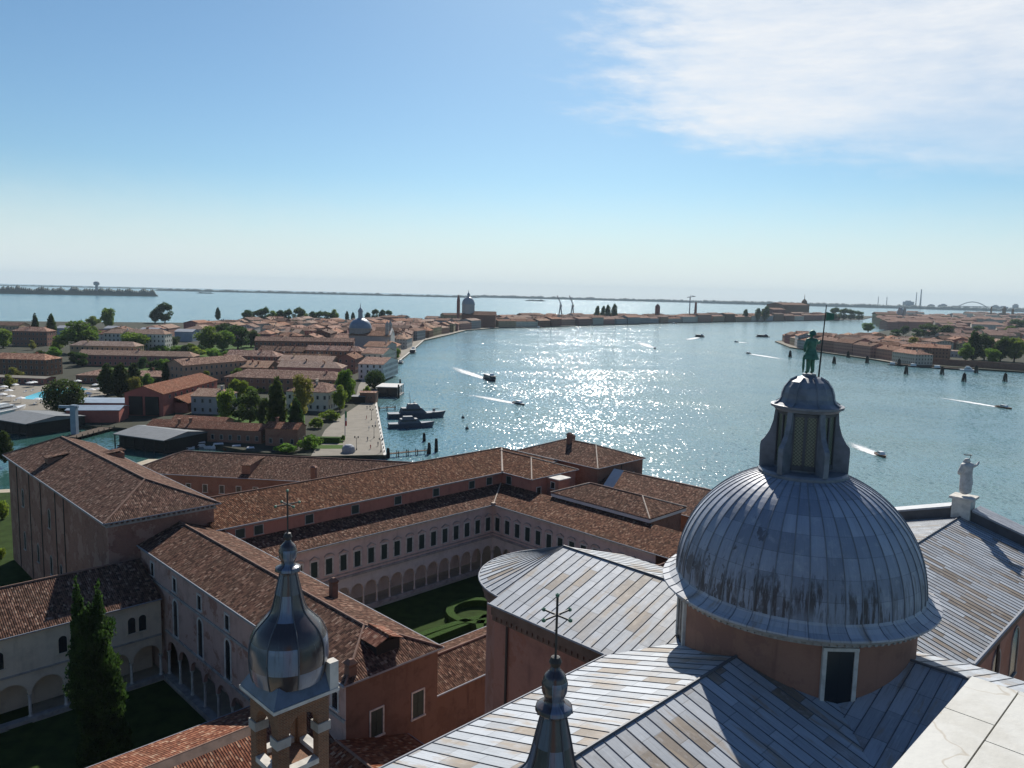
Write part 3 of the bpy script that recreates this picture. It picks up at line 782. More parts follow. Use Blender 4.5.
# bell turrets with onion caps
def turret(a, b):
    H_ = 1.2
    mb = MB(W)
    mb.box(a - H_, a + H_, b - H_, b + H_, 31.0, 37.75)
    for s in (-1, 1):
        arcade(mb, lambda q, o, z: W(a - H_ + q, b + s * (H_ + o), z), 1, 2.4, 0.68, 37.75, 39.6, 40.6, 0.42)
        arcade(mb, lambda q, o, z: W(a + s * (H_ + o), b - H_ + q, z), 1, 2.4, 0.68, 37.75, 39.6, 40.6, 0.42)
    mb.box(a - H_, a + H_, b - H_, b + H_, 40.6, 40.85)
    root = mb.build('bell_turret', BRICK_B, church)
    def stone(name, *q):
        st = MB(W); st.box(*q); return st.build(name, STONE if name != 'impost' else STONE_D, root)
    for sa in (-1, 1):
        for sb in (-1, 1):
            ca, cb = a + sa * (H_ - .25), b + sb * (H_ - .25)
            stone('impost', ca - .31, ca + .31, cb - .31, cb + .31, 39.1, 39.5)
    for s in (-1, 1):
        stone('sill', a - .68, a + .68, b + s * (H_ - .15) - .2, b + s * (H_ - .15) + .2, 37.75, 37.98)
        stone('sill', a + s * (H_ - .15) - .2, a + s * (H_ - .15) + .2, b - .68, b + .68, 37.75, 37.98)
    stone('eave_slab', a - 1.53, a + 1.53, b - 1.53, b + 1.53, 40.85, 41.0)
    stone('corner_block', a + 1.08, a + 1.5, b + 1.08, b + 1.5, 41.0, 42.2)
    on = MB(W)
    P0 = [(a + x * 1.5, b + y * 1.5, 41.02) for x, y in ((-1, -1), (1, -1), (1, 1), (-1, 1))]
    P1 = [(a + x * 1.12, b + y * 1.12, 41.72) for x, y in ((-1, -1), (1, -1), (1, 1), (-1, 1))]
    for i in range(4):
        j = (i + 1) % 4
        on.face([P0[i], P0[j], P1[j], P1[i]], [(i * 2 + .1, .1), (i * 2 + .9, .1), (i * 2 + .9, .7), (i * 2 + .1, .7)])
    prof = [(1.48, 41.5), (1.58, 41.85), (1.65, 42.3), (1.66, 42.8), (1.60, 43.25), (1.38, 43.72), (1.03, 44.1), (.77, 44.4), (.63, 44.8), (.50, 45.4), (.40, 45.85), (.36, 46.1),
            (.54, 46.2), (.52, 46.32), (.30, 46.42), (.26, 46.5), (.36, 46.75), (.38, 47.0), (.30, 47.25), (.16, 47.4), (.12, 47.5)]
    on.build('turret_eave', SKIRT, root)
    on = MB(W)
    fine = []
    for i in range(len(prof) - 1):
        p0, p1, p2, p3 = prof[max(i - 1, 0)], prof[i], prof[i + 1], prof[min(i + 2, len(prof) - 1)]
        for k in range(4):
            t_ = k / 4; t2, t3 = t_ * t_, t_ ** 3
            fine.append(tuple(.5 * (2 * p1[q] + (p2[q] - p0[q]) * t_ + (2 * p0[q] - 5 * p1[q] + 4 * p2[q] - p3[q]) * t2 + (3 * p1[q] - p0[q] - 3 * p2[q] + p3[q]) * t3) if i < 12 else p1[q] + (p2[q] - p1[q]) * t_ for q in (0, 1)))
    fine.append(prof[-1])
    on.lathe(fine, a, b, 40, rot=R(15), uvk=0.2)
    on.build('onion_cap', ONION, root, smooth=True)
    rb = MB(W)
    for k in range(8):
        t_ = R(15 + 45 * k)
        rb.tube([(a + (r + .01) * math.cos(t_), b + (r + .01) * math.sin(t_), z) for r, z in fine[:49]], .028, 5)
    rb.build('onion_rib', LEADK, root)
    cr = MB(W)
    cr.lathe([(0, 47.45), (.13, 47.5), (.19, 47.64), (.13, 47.78), (0, 47.83)], a, b, 10)
    cr.tube([(a, b, 47.7), (a, b, 49.62)], 0.035, 6)
    cr.tube([(a - .55, b, 49.02), (a + .55, b, 49.02)], 0.03, 6)
    cr.tube([(a, b - .5, 49.02), (a, b + .5, 49.02)], 0.03, 6)
    cross = cr.build('iron_cross', IRON, root)
    for q in ((-.55, 0, 49.02), (.55, 0, 49.02), (0, -.5, 49.02), (0, .5, 49.02), (0, 0, 49.6)):
        kn = MB(W)
        kn.lathe([(0, q[2] - .065), (.058, q[2] - .03), (.058, q[2] + .03), (0, q[2] + .065)], a + q[0], b + q[1], 8)
        kn.build('patina_knob', BRONZE, cross)
turret(15.6, -28.7)
turret(15.72, -13.7)

# statues and flag staff
sv, su = W(0, 1), W(1, 0)
J = {'hip': (0, 0, .50, (.095, .08)), 'waist': (0, 0, .60, (.085, .07)), 'chest': (0, 0, .74, (.115, .085)), 'neck': (0.005, 0, .83, .045), 'head': (.01, .005, .89, .062), 'crown': (.01, 0, .955, .055),
     'rs': (.115, 0, .78, .05), 're': (.20, .03, .70, .038), 'rh': (.285, .05, .76, .034), 'ls': (-.115, 0, .78, .05), 'le': (-.175, 0, .63, .040), 'lh': (-.155, .02, .50, .035),
     'rk': (.075, .02, .27, .055), 'ra': (.085, 0, .05, .042), 'rf': (.09, .07, .02, .034), 'lk': (-.045, 0, .27, .055), 'la': (-.055, 0, .05, .042), 'lf': (-.06, .07, .02, .034), 'rhp': (.055, 0, .45, .075), 'lhp': (-.05, 0, .45, .075)}
E_ = [('hip', 'waist'), ('waist', 'chest'), ('chest', 'neck'), ('neck', 'head'), ('head', 'crown'), ('chest', 'rs'), ('rs', 're'), ('re', 'rh'), ('chest', 'ls'), ('ls', 'le'), ('le', 'lh'),
      ('hip', 'rhp'), ('rhp', 'rk'), ('rk', 'ra'), ('ra', 'rf'), ('hip', 'lhp'), ('lhp', 'lk'), ('lk', 'la'), ('la', 'lf')]
xr, yr = Vector((.95, .3, 0)).normalized(), Vector((-.3, .95, 0)).normalized()
saint = skin_figure('bronze_statue', J, E_, BRONZE, W(A0, B0, 53.36), 2.75, xr, yr)
tag(saint, 'green bronze warrior saint with a spear standing on the dome lantern', 'statue')
tun = MB(lambda x, y, z: xr * x + yr * y + Vector((0, 0, z)))
tun.lathe([(.52, .92), (.50, 1.0), (.40, 1.25), (.29, 1.58), (.27, 1.66), (.33, 1.95), (.30, 2.12)], .02, 0, 14)
o = tun.build('tunic', BRONZE, None, smooth=True); o.parent = saint
tun = MB(lambda x, y, z: xr * x + yr * y + Vector((0, 0, z)))
tun.lathe([(.30, 2.50), (.24, 2.54), (.2, 2.66), (.12, 2.76), (0, 2.8)], .03, 0, 12)
o = tun.build('helmet', BRONZE, None, smooth=True); o.parent = saint
tun = MB(lambda x, y, z: xr * x + yr * y + Vector((0, 0, z)))
for k in range(12):
    t0, t1 = k * math.pi / 6, (k + 1) * math.pi / 6
    tun.face([(-.44, .1, .62), (-.46 + .1 * math.cos(t0), .06, .62 + .6 * math.sin(t0)), (-.46 + .1 * math.cos(t1), .06, .62 + .6 * math.sin(t1))])
    tun.face([(-.52, .0, .62), (-.46 + .1 * math.cos(t0), .06, .62 + .6 * math.sin(t0)), (-.46 + .1 * math.cos(t1), .06, .62 + .6 * math.sin(t1))])
o = tun.build('shield', BRONZE, None); o.parent = saint
mb = MB()
base = W(A0, B0, 0) + xr * .80 + yr * .10
top = base + xr * .22
mb.tube([(base.x, base.y, 52.9), ((base.x + top.x) / 2, (base.y + top.y) / 2, 55.4), (top.x, top.y, 57.75)], [.06, .045, .03], 6)
staff = own(mb, 'spear_staff', IRON, 'tall dark iron spear staff with a small pennant held by the bronze saint', 'spear', (base.x, base.y, 52.9))
mb = MB()
for i in range(4):
    x0, x1 = .03 + i * .14, .03 + (i + 1) * .14
    w0, w1 = .07 * math.sin(i * 1.3), .07 * math.sin((i + 1) * 1.3)
    q = lambda d, wv, z: top + xr * d + yr * wv + Vector((0, 0, z))
    mb.face([q(x0, w0, 56.75 + .02 * i), q(x1, w1, 56.77 + .02 * i), q(x1, w1, 57.3 - .03 * i), q(x0, w0, 57.33 - .03 * i)], raw=True)
mb.build('pennant', BRONZE, staff)

J = {'hip': (0, 0, .45, (.15, .12)), 'hem': (0, 0, .02, (.135, .12)), 'knee': (0, 0, .22, (.15, .125)), 'waist': (0, 0, .58, (.15, .11)), 'chest': (0, 0, .72, (.165, .11)), 'sh': (0, 0, .80, (.13, .09)), 'neck': (0, .01, .85, .055), 'head': (0, .015, .915, .068), 'crown': (0, .01, .97, .05),
     'rs': (.13, 0, .79, .065), 're': (.25, .03, .755, .05), 'rw': (.38, .05, .765, .03), 'rh': (.43, .06, .81, .027), 'rt': (.46, .06, .86, .012),
     'ls': (-.12, 0, .78, .07), 'le': (-.17, .03, .62, .065), 'lh': (-.10, .12, .55, .045), 'd1': (.13, -.02, .35, .06), 'd2': (.13, -.02, .05, .05)}
E_ = [('hip', 'knee'), ('knee', 'hem'), ('hip', 'waist'), ('waist', 'chest'), ('chest', 'sh'), ('sh', 'neck'), ('neck', 'head'), ('head', 'crown'), ('sh', 'rs'), ('rs', 're'), ('re', 'rw'), ('rw', 'rh'), ('rh', 'rt'),
      ('sh', 'ls'), ('ls', 'le'), ('le', 'lh'), ('hip', 'd1'), ('d1', 'd2')]
monk = skin_figure('marble_statue', J, E_, MARBLE, W(FA + .5, B0, 38.75), 4.0, xr, yr)
tag(monk, 'weathered white marble robed saint with raised right arm on the church facade gable', 'statue')
mb = MB(lambda x, y, z: xr * x + yr * y + Vector((0, 0, z)))
mb.tube([(.36 * math.cos(t * math.pi / 8), .36 * math.sin(t * math.pi / 8) + .04, 4.22) for t in range(17)], .035, 5)
mb.tube([(0, -.1, 3.7), (0, -.3, 4.0), (0, -.31, 4.22)], .03, 5)
o = mb.build('halo', IRON, None); o.parent = monk

# the bell tower the view is taken from: its marble ledge
tower = empty('bell_tower', W(-2.5, 4.0, 1.5), 'sunlit white marble ledge of the bell tower in the near corner', 'bell tower')
mb = MB(W)
mb.box(-6.4, 1.45, -.1, 8.1, 1.5, 56.98)
mb.build('shaft', BRICK, tower)
for a_0, a_1, b_0, b_1 in ((-6.6, 1.14, -.405, 8.4), (1.146, 1.648, -.405, -.319), (1.651, 1.838, -.405, -.319), (1.146, 1.575, -.316, 1.6), (1.578, 1.84, -.316, 1.6), (1.146, 1.83, 1.606, 8.4)):
    mb = MB(W); mb.box(a_0, a_1, b_0, b_1, 57.0, 57.2)
    o = mb.build('ledge_slab', SLAB, tower)
    bv = o.modifiers.new('bevel', 'BEVEL'); bv.width = 0.006; bv.segments = 2
# ------------------------------------------------------------------ the monastery
GZ = 1.7
def win_mesh(w_, h_, arched, fmat, pmat, fw_=0.16, sill=0.1):
    """frame and pane meshes in local axes: x along the wall, y outwards, z up from the sill"""
    f = MB(); r = w_ / 2
    k = 8
    if arched:
        zs = h_ - r
        inner = [(-r, 0)] + [(-r * math.cos(math.pi * j / k), zs + r * math.sin(math.pi * j / k)) for j in range(k + 1)] + [(r, 0)]
        R1 = r + fw_
        outer = [(-R1, 0)] + [(-R1 * math.cos(math.pi * j / k), zs + R1 * math.sin(math.pi * j / k)) for j in range(k + 1)] + [(R1, 0)]
        # pointed double start keeps the jambs vertical
        inner.insert(1, (-r, zs)); outer.insert(1, (-R1, zs)); inner.insert(-1, (r, zs)); outer.insert(-1, (R1, zs))
    else:
        inner = [(-r, 0), (-r, h_), (r, h_), (r, 0)]
        outer = [(-r - fw_, 0), (-r - fw_, h_ + fw_), (r + fw_, h_ + fw_), (r + fw_, 0)]
    for i in range(len(inner) - 1):
        a, b, c, d = inner[i], inner[i + 1], outer[i + 1], outer[i]
        f.face([(a[0], .1, a[1]), (b[0], .1, b[1]), (c[0], .1, c[1]), (d[0], .1, d[1])])
        f.face([(a[0], .02, a[1]), (b[0], .02, b[1]), (b[0], .1, b[1]), (a[0], .1, a[1])])
        f.face([(d[0], 0, d[1]), (c[0], 0, c[1]), (c[0], .1, c[1]), (d[0], .1, d[1])])
    if sill: f.box(-r - fw_ - .08, r + fw_ + .08, 0, .2, -sill - .06, 0)
    p = MB(); p.face([(a[0], .03, a[1]) for a in inner])
    if not arched or h_ > 2.2:
        p.box(-.03, .03, .03, .07, 0, h_ - (r if arched else 0))
        p.box(-r, r, .03, .065, h_ * .55, h_ * .55 + .05)
    return f.mesh('window', fmat), p.mesh('pane', pmat)
WM = {}
def window(parent, pos, nrm, w_, h_, arched=False, fmat=None, pmat=None, fw_=0.16, sill=0.1):
    key = (round(w_, 2), round(h_, 2), arched, (fmat or STONE_D).name, (pmat or PANE).name, fw_, sill)
    if key not in WM: WM[key] = win_mesh(w_, h_, arched, fmat or STONE_D, pmat or PANE, fw_, sill)
    n_ = Vector(nrm).normalized(); t_ = n_.cross(Vector((0, 0, 1)))
    o_ = pos - wloc(parent)
    M = Matrix(((t_.x, n_.x, 0, o_.x), (t_.y, n_.y, 0, o_.y), (t_.z, n_.z, 1, o_.z), (0, 0, 0, 1)))
    f = put(WM[key][0], 'window', parent, M)
    put(WM[key][1], 'pane', f, Matrix())
    return f
def column(mb, T, s, o, z0, z1, r=0.16):
    c = T(s, o, 0)
    q = MB(); q.lathe([(r * 1.5, z0), (r * 1.5, z0 + .12), (r, z0 + .22), (r * .9, z1 - .4), (r * 1.05, z1 - .3), (r * 1.55, z1 - .08), (r * 1.6, z1)], c.x, c.y, 8)
    mb.v_off = len(mb.v)
    for fc, uv in zip(q.f, q.uv): mb.face([q.v[i] for i in fc], uv, raw=True)
NV, NMV, NU, NMU = W(0, 1), W(0, -1), W(1, 0), W(-1, 0)
def caps(mb, pts_pairs, r=0.13):
    for p, q in pts_pairs: mb.tube([p, q], r, 6)
def chimney(T, x, y, z0, z1, r=0.42, mat=ORANGE, parent=None):
    mb = MB(T)
    mb.box(x - r, x + r, y - r, y + r, z0, z1)
    mb.taper(x, y, r * 1.25, r * 1.8, z1, z1 + .35)
    mb.taper(x, y, r * 1.8, r * .6, z1 + .35, z1 + .75)
    return mb.build('chimney', mat, parent)

def roof_thing(parent, T, x0, x1, y0, y1, ze, zr, h0, h1, mat, capmat=DARKCAP, hipcap=None, gutter=True, over=0.55, th=0.2):
    mb = MB(T)
    E, F = hip_roof(mb, x0 - over, x1 + over, y0 - over, y1 + over, ze, zr, h0 if h0 == 0 else h0 + over, h1 if h1 == 0 else h1 + over, th)
    rf = mb.build('roof', mat, parent)
    cm = MB(T); caps(cm, [((E[0], E[1], E[2] + .02), (F[0], F[1], F[2] + .02))], .15)
    cm.build('ridge_cap', capmat, rf)
    hc = []
    if h0 > 0: hc += [((x0 - over, y, ze + .02), (E[0], E[1], E[2] + .02)) for y in (y0 - over, y1 + over)]
    if h1 > 0: hc += [((x1 + over, y, ze + .02), (F[0], F[1], F[2] + .02)) for y in (y0 - over, y1 + over)]
    for pq in hc:
        cm = MB(T); caps(cm, [pq], .14); cm.build('hip_cap', hipcap or capmat, rf)
    if gutter:
        g = MB(T)
        loop = [(x0 - over - .08, y0 - over - .08), (x1 + over + .08, y0 - over - .08), (x1 + over + .08, y1 + over + .08), (x0 - over - .08, y1 + over + .08)]
        g.tube([(*p, ze - .08) for p in loop + loop[:1]], .10, 6, cap=False)
        g.build('gutter', ZINC, rf)
    return rf

# refectory block -----------------------------------------------------------
RF = empty('refectory_hall', W(43.5, -150, GZ), 'tall brick hall with a broad hipped tile roof left of the cloisters', 'hall')
TV = lambda x, y, z: W(y, x, z)
mb = MB(TV); walls(mb, -178.5, -118.8, 35.8, 51.6, GZ, 23.3); mb.build('wall', REFW, RF)
rf = roof_thing(RF, TV, -178.5, -118.8, 35.8, 51.6, 23.4, 27.2, 7.0, 7.2, TILE, over=0.75)
mb = MB(TV)
mb.box(-178.7, -118.55, 35.5, 51.9, 22.5, 22.8)
k = -178.4
while k < -118.6:
    mb.box(k, k + .3, 35.3, 35.8, 22.8, 23.15); k += .75
k = 35.6
while k < 51.8:
    mb.box(-118.8, -118.3, k, k + .3, 22.8, 23.15); k += .75
mb.build('cornice', STONE_D, RF)
mb = MB(TV)
mb = None
for x in (-172, -163, -155.2, -146, -141):
    mb = MB(TV); mb.box(x, x + .14, 35.66, 35.8, GZ, 22.5); mb.build('rain_pipe', IRON, RF)
for x, z in ((-168, 6.5), (-158.5, 6.5), (-150, 6.5), (-144, 6.5), (-134, 6.5), (-168, 15), (-150, 15)):
    window(RF, W(35.8, x, z), NMU, 1.1, 3.4, True, STONE_D, PANE, .14)
def shed_dormer(rf_, T, x0, x1, y0, y1, z0, z1, mat):
    """long low dormer: a single slope lifted off the main roof"""
    mb = MB(T)
    mb.face([(x0, y0, z1), (x1, y0, z1), (x1, y1, z1 + .5), (x0, y1, z1 + .5)])
    mb.face([(x0, y0, z1 - .15), (x1, y0, z1 - .15), (x1, y1, z1 + .35), (x0, y1, z1 + .35)])
    mb.face([(x0, y0, z1 - .15), (x1, y0, z1 - .15), (x1, y0, z1), (x0, y0, z1)])
    for x in (x0, x1): mb.face([(x, y0, z1 - .15), (x, y1, z1 + .35), (x, y1, z1 + .5), (x, y0, z1)])
    d = mb.build('dormer', mat, rf_)
    m2 = MB(T); m2.box(x0 + .15, x1 - .15, y0 + .35, y1 - .2, z0, z1 - .1); m2.build('dormer_wall', BRICK, d)
shed_dormer(rf, TV, -160.5, -158.0, 37.6, 41.5, 23.9, 25.9, TILE)
shed_dormer(rf, TV, -160.0, -157.5, 46.5, 51.2, 23.6, 25.4, TILE)

# first cloister: cream wing (left) and pink wing between the cloisters -------
CW = empty('cream_cloister_wing', W(10, -117, GZ), 'cream walled cloister wing with round arches and paired windows left of the cypress', 'cloister wing')
mb = MB(W)
Tw = lambda s, o, z: W(39.6 - s, -109.6 + o, z)
arcade(mb, Tw, 13, 4.15, 1.90, GZ + .35, 5.1, 8.4, 0.45, piers=False)
mb.face([(39.6, -109.6, 8.4), (-14.35, -109.6, 8.4), (-14.35, -109.6, 13.6), (39.6, -109.6, 13.6)])
mb.face([(39.6, -109.6 - 15, GZ), (-14.35, -109.6 - 15, GZ), (-14.35, -124.6, 13.6), (39.6, -124.6, 13.6)])
mb.build('wall', CREAM, CW)
mb = MB(W); mb.face([(39.6, -113.6, GZ), (-14.35, -113.6, GZ), (-14.35, -113.6, 8.2), (39.6, -113.6, 8.2)]); mb.build('gallery_wall', CREAM, CW)
mb = MB(W); mb.box(-14.3, 39.6, -109.6, -109.42, 8.1, 8.32); mb.build('string_course', STONE_D, CW)
mb = MB(W); mb.box(-14.3, 39.6, -110.15, -109.1, GZ - .2, GZ + .35); mb.build('plinth', STONE_D, CW)
for i in range(14):
    cb = MB(); column(cb, Tw, i * 4.15 if i else 0.15, -.22, GZ + .35, 5.1, .2); cb.build('column', STONE, CW)
for i in range(6):
    for d in (-.72, .72):
        window(CW, W(39.6 - (3.3 + i * 8.6) - d, -109.6, 9.5), NV, 1.0, 2.3, True, CREAM, PANE, .1)
rf = MB(W)
rf.face([(-15, -109.0, 13.7), (39.6, -109.0, 13.7), (39.6, -117.2, 17.4), (-15, -117.2, 17.4)])
rf.face([(-15, -109.0, 13.5), (39.6, -109.0, 13.5), (39.6, -117.2, 17.2), (-15, -117.2, 17.2)])
rf.face([(-15, -109.0, 13.5), (39.6, -109.0, 13.5), (39.6, -109.0, 13.7), (-15, -109.0, 13.7)])
rf.face([(-15, -125.2, 13.7), (35.5, -125.2, 13.7), (35.5, -117.2, 17.4), (-15, -117.2, 17.4)])
rf = rf.build('roof', TILE, CW)
mb = MB(W); mb.tube([(-15, -117.2, 17.42), (35.6, -117.2, 17.42)], .15, 6); mb.build('ridge_cap', DARKCAP, rf)
mb = MB(W); mb.tube([(-15, -108.92, 13.62), (39.5, -108.92, 13.62)], .09, 6); mb.build('gutter', ZINC, rf)

PW = empty('pink_cloister_wing', W(46, -90, GZ), 'long faded pink wing with tall arched windows and a tile roof between two cloisters', 'cloister wing')
mb = MB(W)
Tw = lambda s, o, z: W(40.2 - o, -109.4 + s, z)
arcade(mb, Tw, 11, 4.12, 1.86, GZ + .35, 5.6, 8.6, 0.5, piers=False)
mb.face([(40.2, -118.8, 8.6), (40.2, -62.6, 8.6), (40.2, -62.6, 18.9), (40.2, -118.8, 18.9)])
mb.face([(40.2, -118.8, GZ), (40.2, -109.4, GZ), (40.2, -109.4, 8.6), (40.2, -118.8, 8.6)])
mb.face([(52.0, -118.8, GZ), (52.0, -62.6, GZ), (52.0, -62.6, 18.9), (52.0, -118.8, 18.9)])
mb.build('wall', PINK, PW)
mb = MB(W); mb.face([(44.2, -109.4, GZ), (44.2, -64, GZ), (44.2, -64, 8.5), (44.2, -109.4, 8.5)]); mb.build('gallery_wall', PINK, PW)
mb = MB(W); mb.face([(40.2, -62.6, GZ), (52.0, -62.6, GZ), (52.0, -62.6, 18.9), (40.2, -62.6, 18.9)]); mb.build('end_wall', ORANGE, PW)
mb = MB(W)
mb.box(40.02, 40.2, -118.8, -62.6, 14.7, 15.0); mb.box(39.9, 40.2, -118.8, -62.6, 18.45, 18.85); mb.box(40.0, 40.2, -109.4, -64, 8.55, 8.8)
mb.build('string_course', STONE_D, PW)
mb = MB(W); mb.box(39.6, 40.75, -109.4, -63.9, GZ - .2, GZ + .35); mb.build('plinth', STONE_D, PW)
for i in range(12):
    cb = MB(); column(cb, Tw, i * 4.12 if i else .15, -.25, GZ + .35, 5.6, .2); cb.build('column', STONE, PW)
for i in range(5):
    window(PW, W(40.2, -105.7 + i * 8.24, 9.0), NMU, 1.35, 5.2, True, STONE, PANE, .3)
for i in range(7):
    window(PW, W(40.2, -114.0 + i * 8.24, 15.5), NMU, 1.05, 1.9, False, STONE, PANE, .24)
for a_, z_ in ((44.3, 12.3), (49.4, 14.0)):
    pass
window(PW, W(43.9, -62.6, 11.9), NV, 1.5, 2.9, False, STONE, SHUT, .16)
window(PW, W(49.3, -62.6, 11.9), NV, 1.5, 2.9, False, STONE, SHUT, .16)
rf = roof_thing(PW, TV, -118.7, -62.6, 40.2, 52.0, 19.0, 21.4, 0, 5.6, TILE, over=0.4)
mb = MB(W)
mb.box(40.2, 52.2, -62.5, -62.2, 18.75, 18.95); mb.build('end_gutter', ZINC, rf)
# roof dormer near the end
dm = MB(W)
dm.face([(44.6, -67.6, 20.9), (46.4, -67.6, 21.6), (46.4, -63.8, 21.6), (44.6, -63.8, 20.9)])
dm.face([(48.2, -67.6, 20.9), (46.4, -67.6, 21.6), (46.4, -63.8, 21.6), (48.2, -63.8, 20.9)])
dr = dm.build('dormer', TILE_RED, rf)
dm = MB(W); dm.box(44.9, 47.9, -66.5, -64.1, 19.0, 20.95); dm.build('dormer_wall', DARK, dr)
mb = MB(W); mb.tube([(46.4, -67.7, 21.6), (46.4, -63.7, 21.6)], .15, 6); mb.build('ridge_cap', TILE_RED, dr)
chimney(W, 41.2, -63.3, 17.0, 20.2, .45, ORANGE, rf)
chimney(W, 49.6, -80, 19.6, 21.8, .4, ORANGE, rf)

# courtyard lawns and garden
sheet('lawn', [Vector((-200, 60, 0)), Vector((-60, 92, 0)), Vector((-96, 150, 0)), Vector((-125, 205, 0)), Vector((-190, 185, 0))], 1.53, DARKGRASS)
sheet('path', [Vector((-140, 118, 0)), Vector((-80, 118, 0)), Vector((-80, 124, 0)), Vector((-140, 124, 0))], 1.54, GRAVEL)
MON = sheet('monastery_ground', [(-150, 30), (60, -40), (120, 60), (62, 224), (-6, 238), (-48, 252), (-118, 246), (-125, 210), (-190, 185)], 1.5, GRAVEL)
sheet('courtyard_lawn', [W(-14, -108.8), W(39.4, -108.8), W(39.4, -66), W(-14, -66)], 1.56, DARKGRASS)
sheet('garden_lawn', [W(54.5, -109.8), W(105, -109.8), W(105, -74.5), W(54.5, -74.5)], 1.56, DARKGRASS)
def hedge_line(path, w_, h_, label):
    mb = MB()
    P = [Vector((p[0], p[1], 0)) for p in path]
    L_, R_ = [], []
    for i, p in enumerate(P):
        d = (P[min(i + 1, len(P) - 1)] - P[max(i - 1, 0)]).normalized(); n_ = Vector((-d.y, d.x, 0)) * w_ / 2
        L_.append(p + n_); R_.append(p - n_)
    z0, z1 = 1.55, 1.55 + h_
    up = lambda v, z: (v.x, v.y, z)
    for i in range(len(P) - 1):
        mb.face([up(L_[i], z1), up(L_[i + 1], z1), up(R_[i + 1], z1), up(R_[i], z1)])
        mb.face([up(L_[i], z0), up(L_[i + 1], z0), up(L_[i + 1], z1), up(L_[i], z1)])
        mb.face([up(R_[i], z0), up(R_[i + 1], z0), up(R_[i + 1], z1), up(R_[i], z1)])
    for i in (0, -1): mb.face([up(L_[i], z0), up(R_[i], z0), up(R_[i], z1), up(L_[i], z1)])
    c = P[len(P) // 2]
    o = own(mb, 'hedge', HEDGE, label, 'hedge', (c.x, c.y, 1.55), 'clipped box hedges of the cloister garden')
    return o
hedge_line([W(56, -76.2), W(104, -76.2)], 1.3, 1.1, 'long straight clipped hedge along the near edge of the cloister garden')
hedge_line([W(97 + 3.4 * math.cos(t), -84 + 3.4 * math.sin(t)) for t in np.linspace(0.3, 5.6, 18)], 1.5, 1.2, 'round ring shaped hedge in the sunlit cloister garden beside the curved apse')
hedge_line([W(78 + 14 * math.cos(t), -77 - 9 * math.sin(t)) for t in np.linspace(0.1, 2.2, 16)], 1.6, 1.2, 'wide curved hedge sweeping through the sunlit part of the cloister garden')
hedge_line([W(80 + 7 * math.cos(t), -79.5 - 6 * math.sin(t)) for t in np.linspace(0.0, 2.6, 14)], 1.4, 1.2, 'short curved hedge inside the wide sweep of the cloister garden hedge')
hedge_line([W(64 + 8 * math.cos(t), -80 + 4 * math.sin(t)) for t in np.linspace(3.4, 6.2, 14)], 1.5, 1.2, 'low curved hedge in the near left part of the cloister garden')
hedge_line([W(92 - 9 * math.cos(t), -88 - 5 * math.sin(t)) for t in np.linspace(0.2, 2.6, 14)], 1.3, 1.2, 'half shaded curved hedge behind the ring hedge of the cloister garden')
hedge_line([W(74 + 16 * math.cos(t), -90 - 4 * math.sin(t)) for t in np.linspace(0.3, 2.7, 16)], 1.3, 1.2, 'long shaded arc of hedge across the middle of the cloister garden')
hedge_line([W(56, -92.5), W(84, -92.5)], 1.2, 1.1, 'straight shaded hedge across the cloister garden')
hedge_line([W(88 + 5 * math.cos(t), -95 + 5 * math.sin(t)) for t in np.linspace(0.6, 5.9, 16)], 1.4, 1.2, 'shaded scroll shaped hedge below the arcade of the cloister garden')

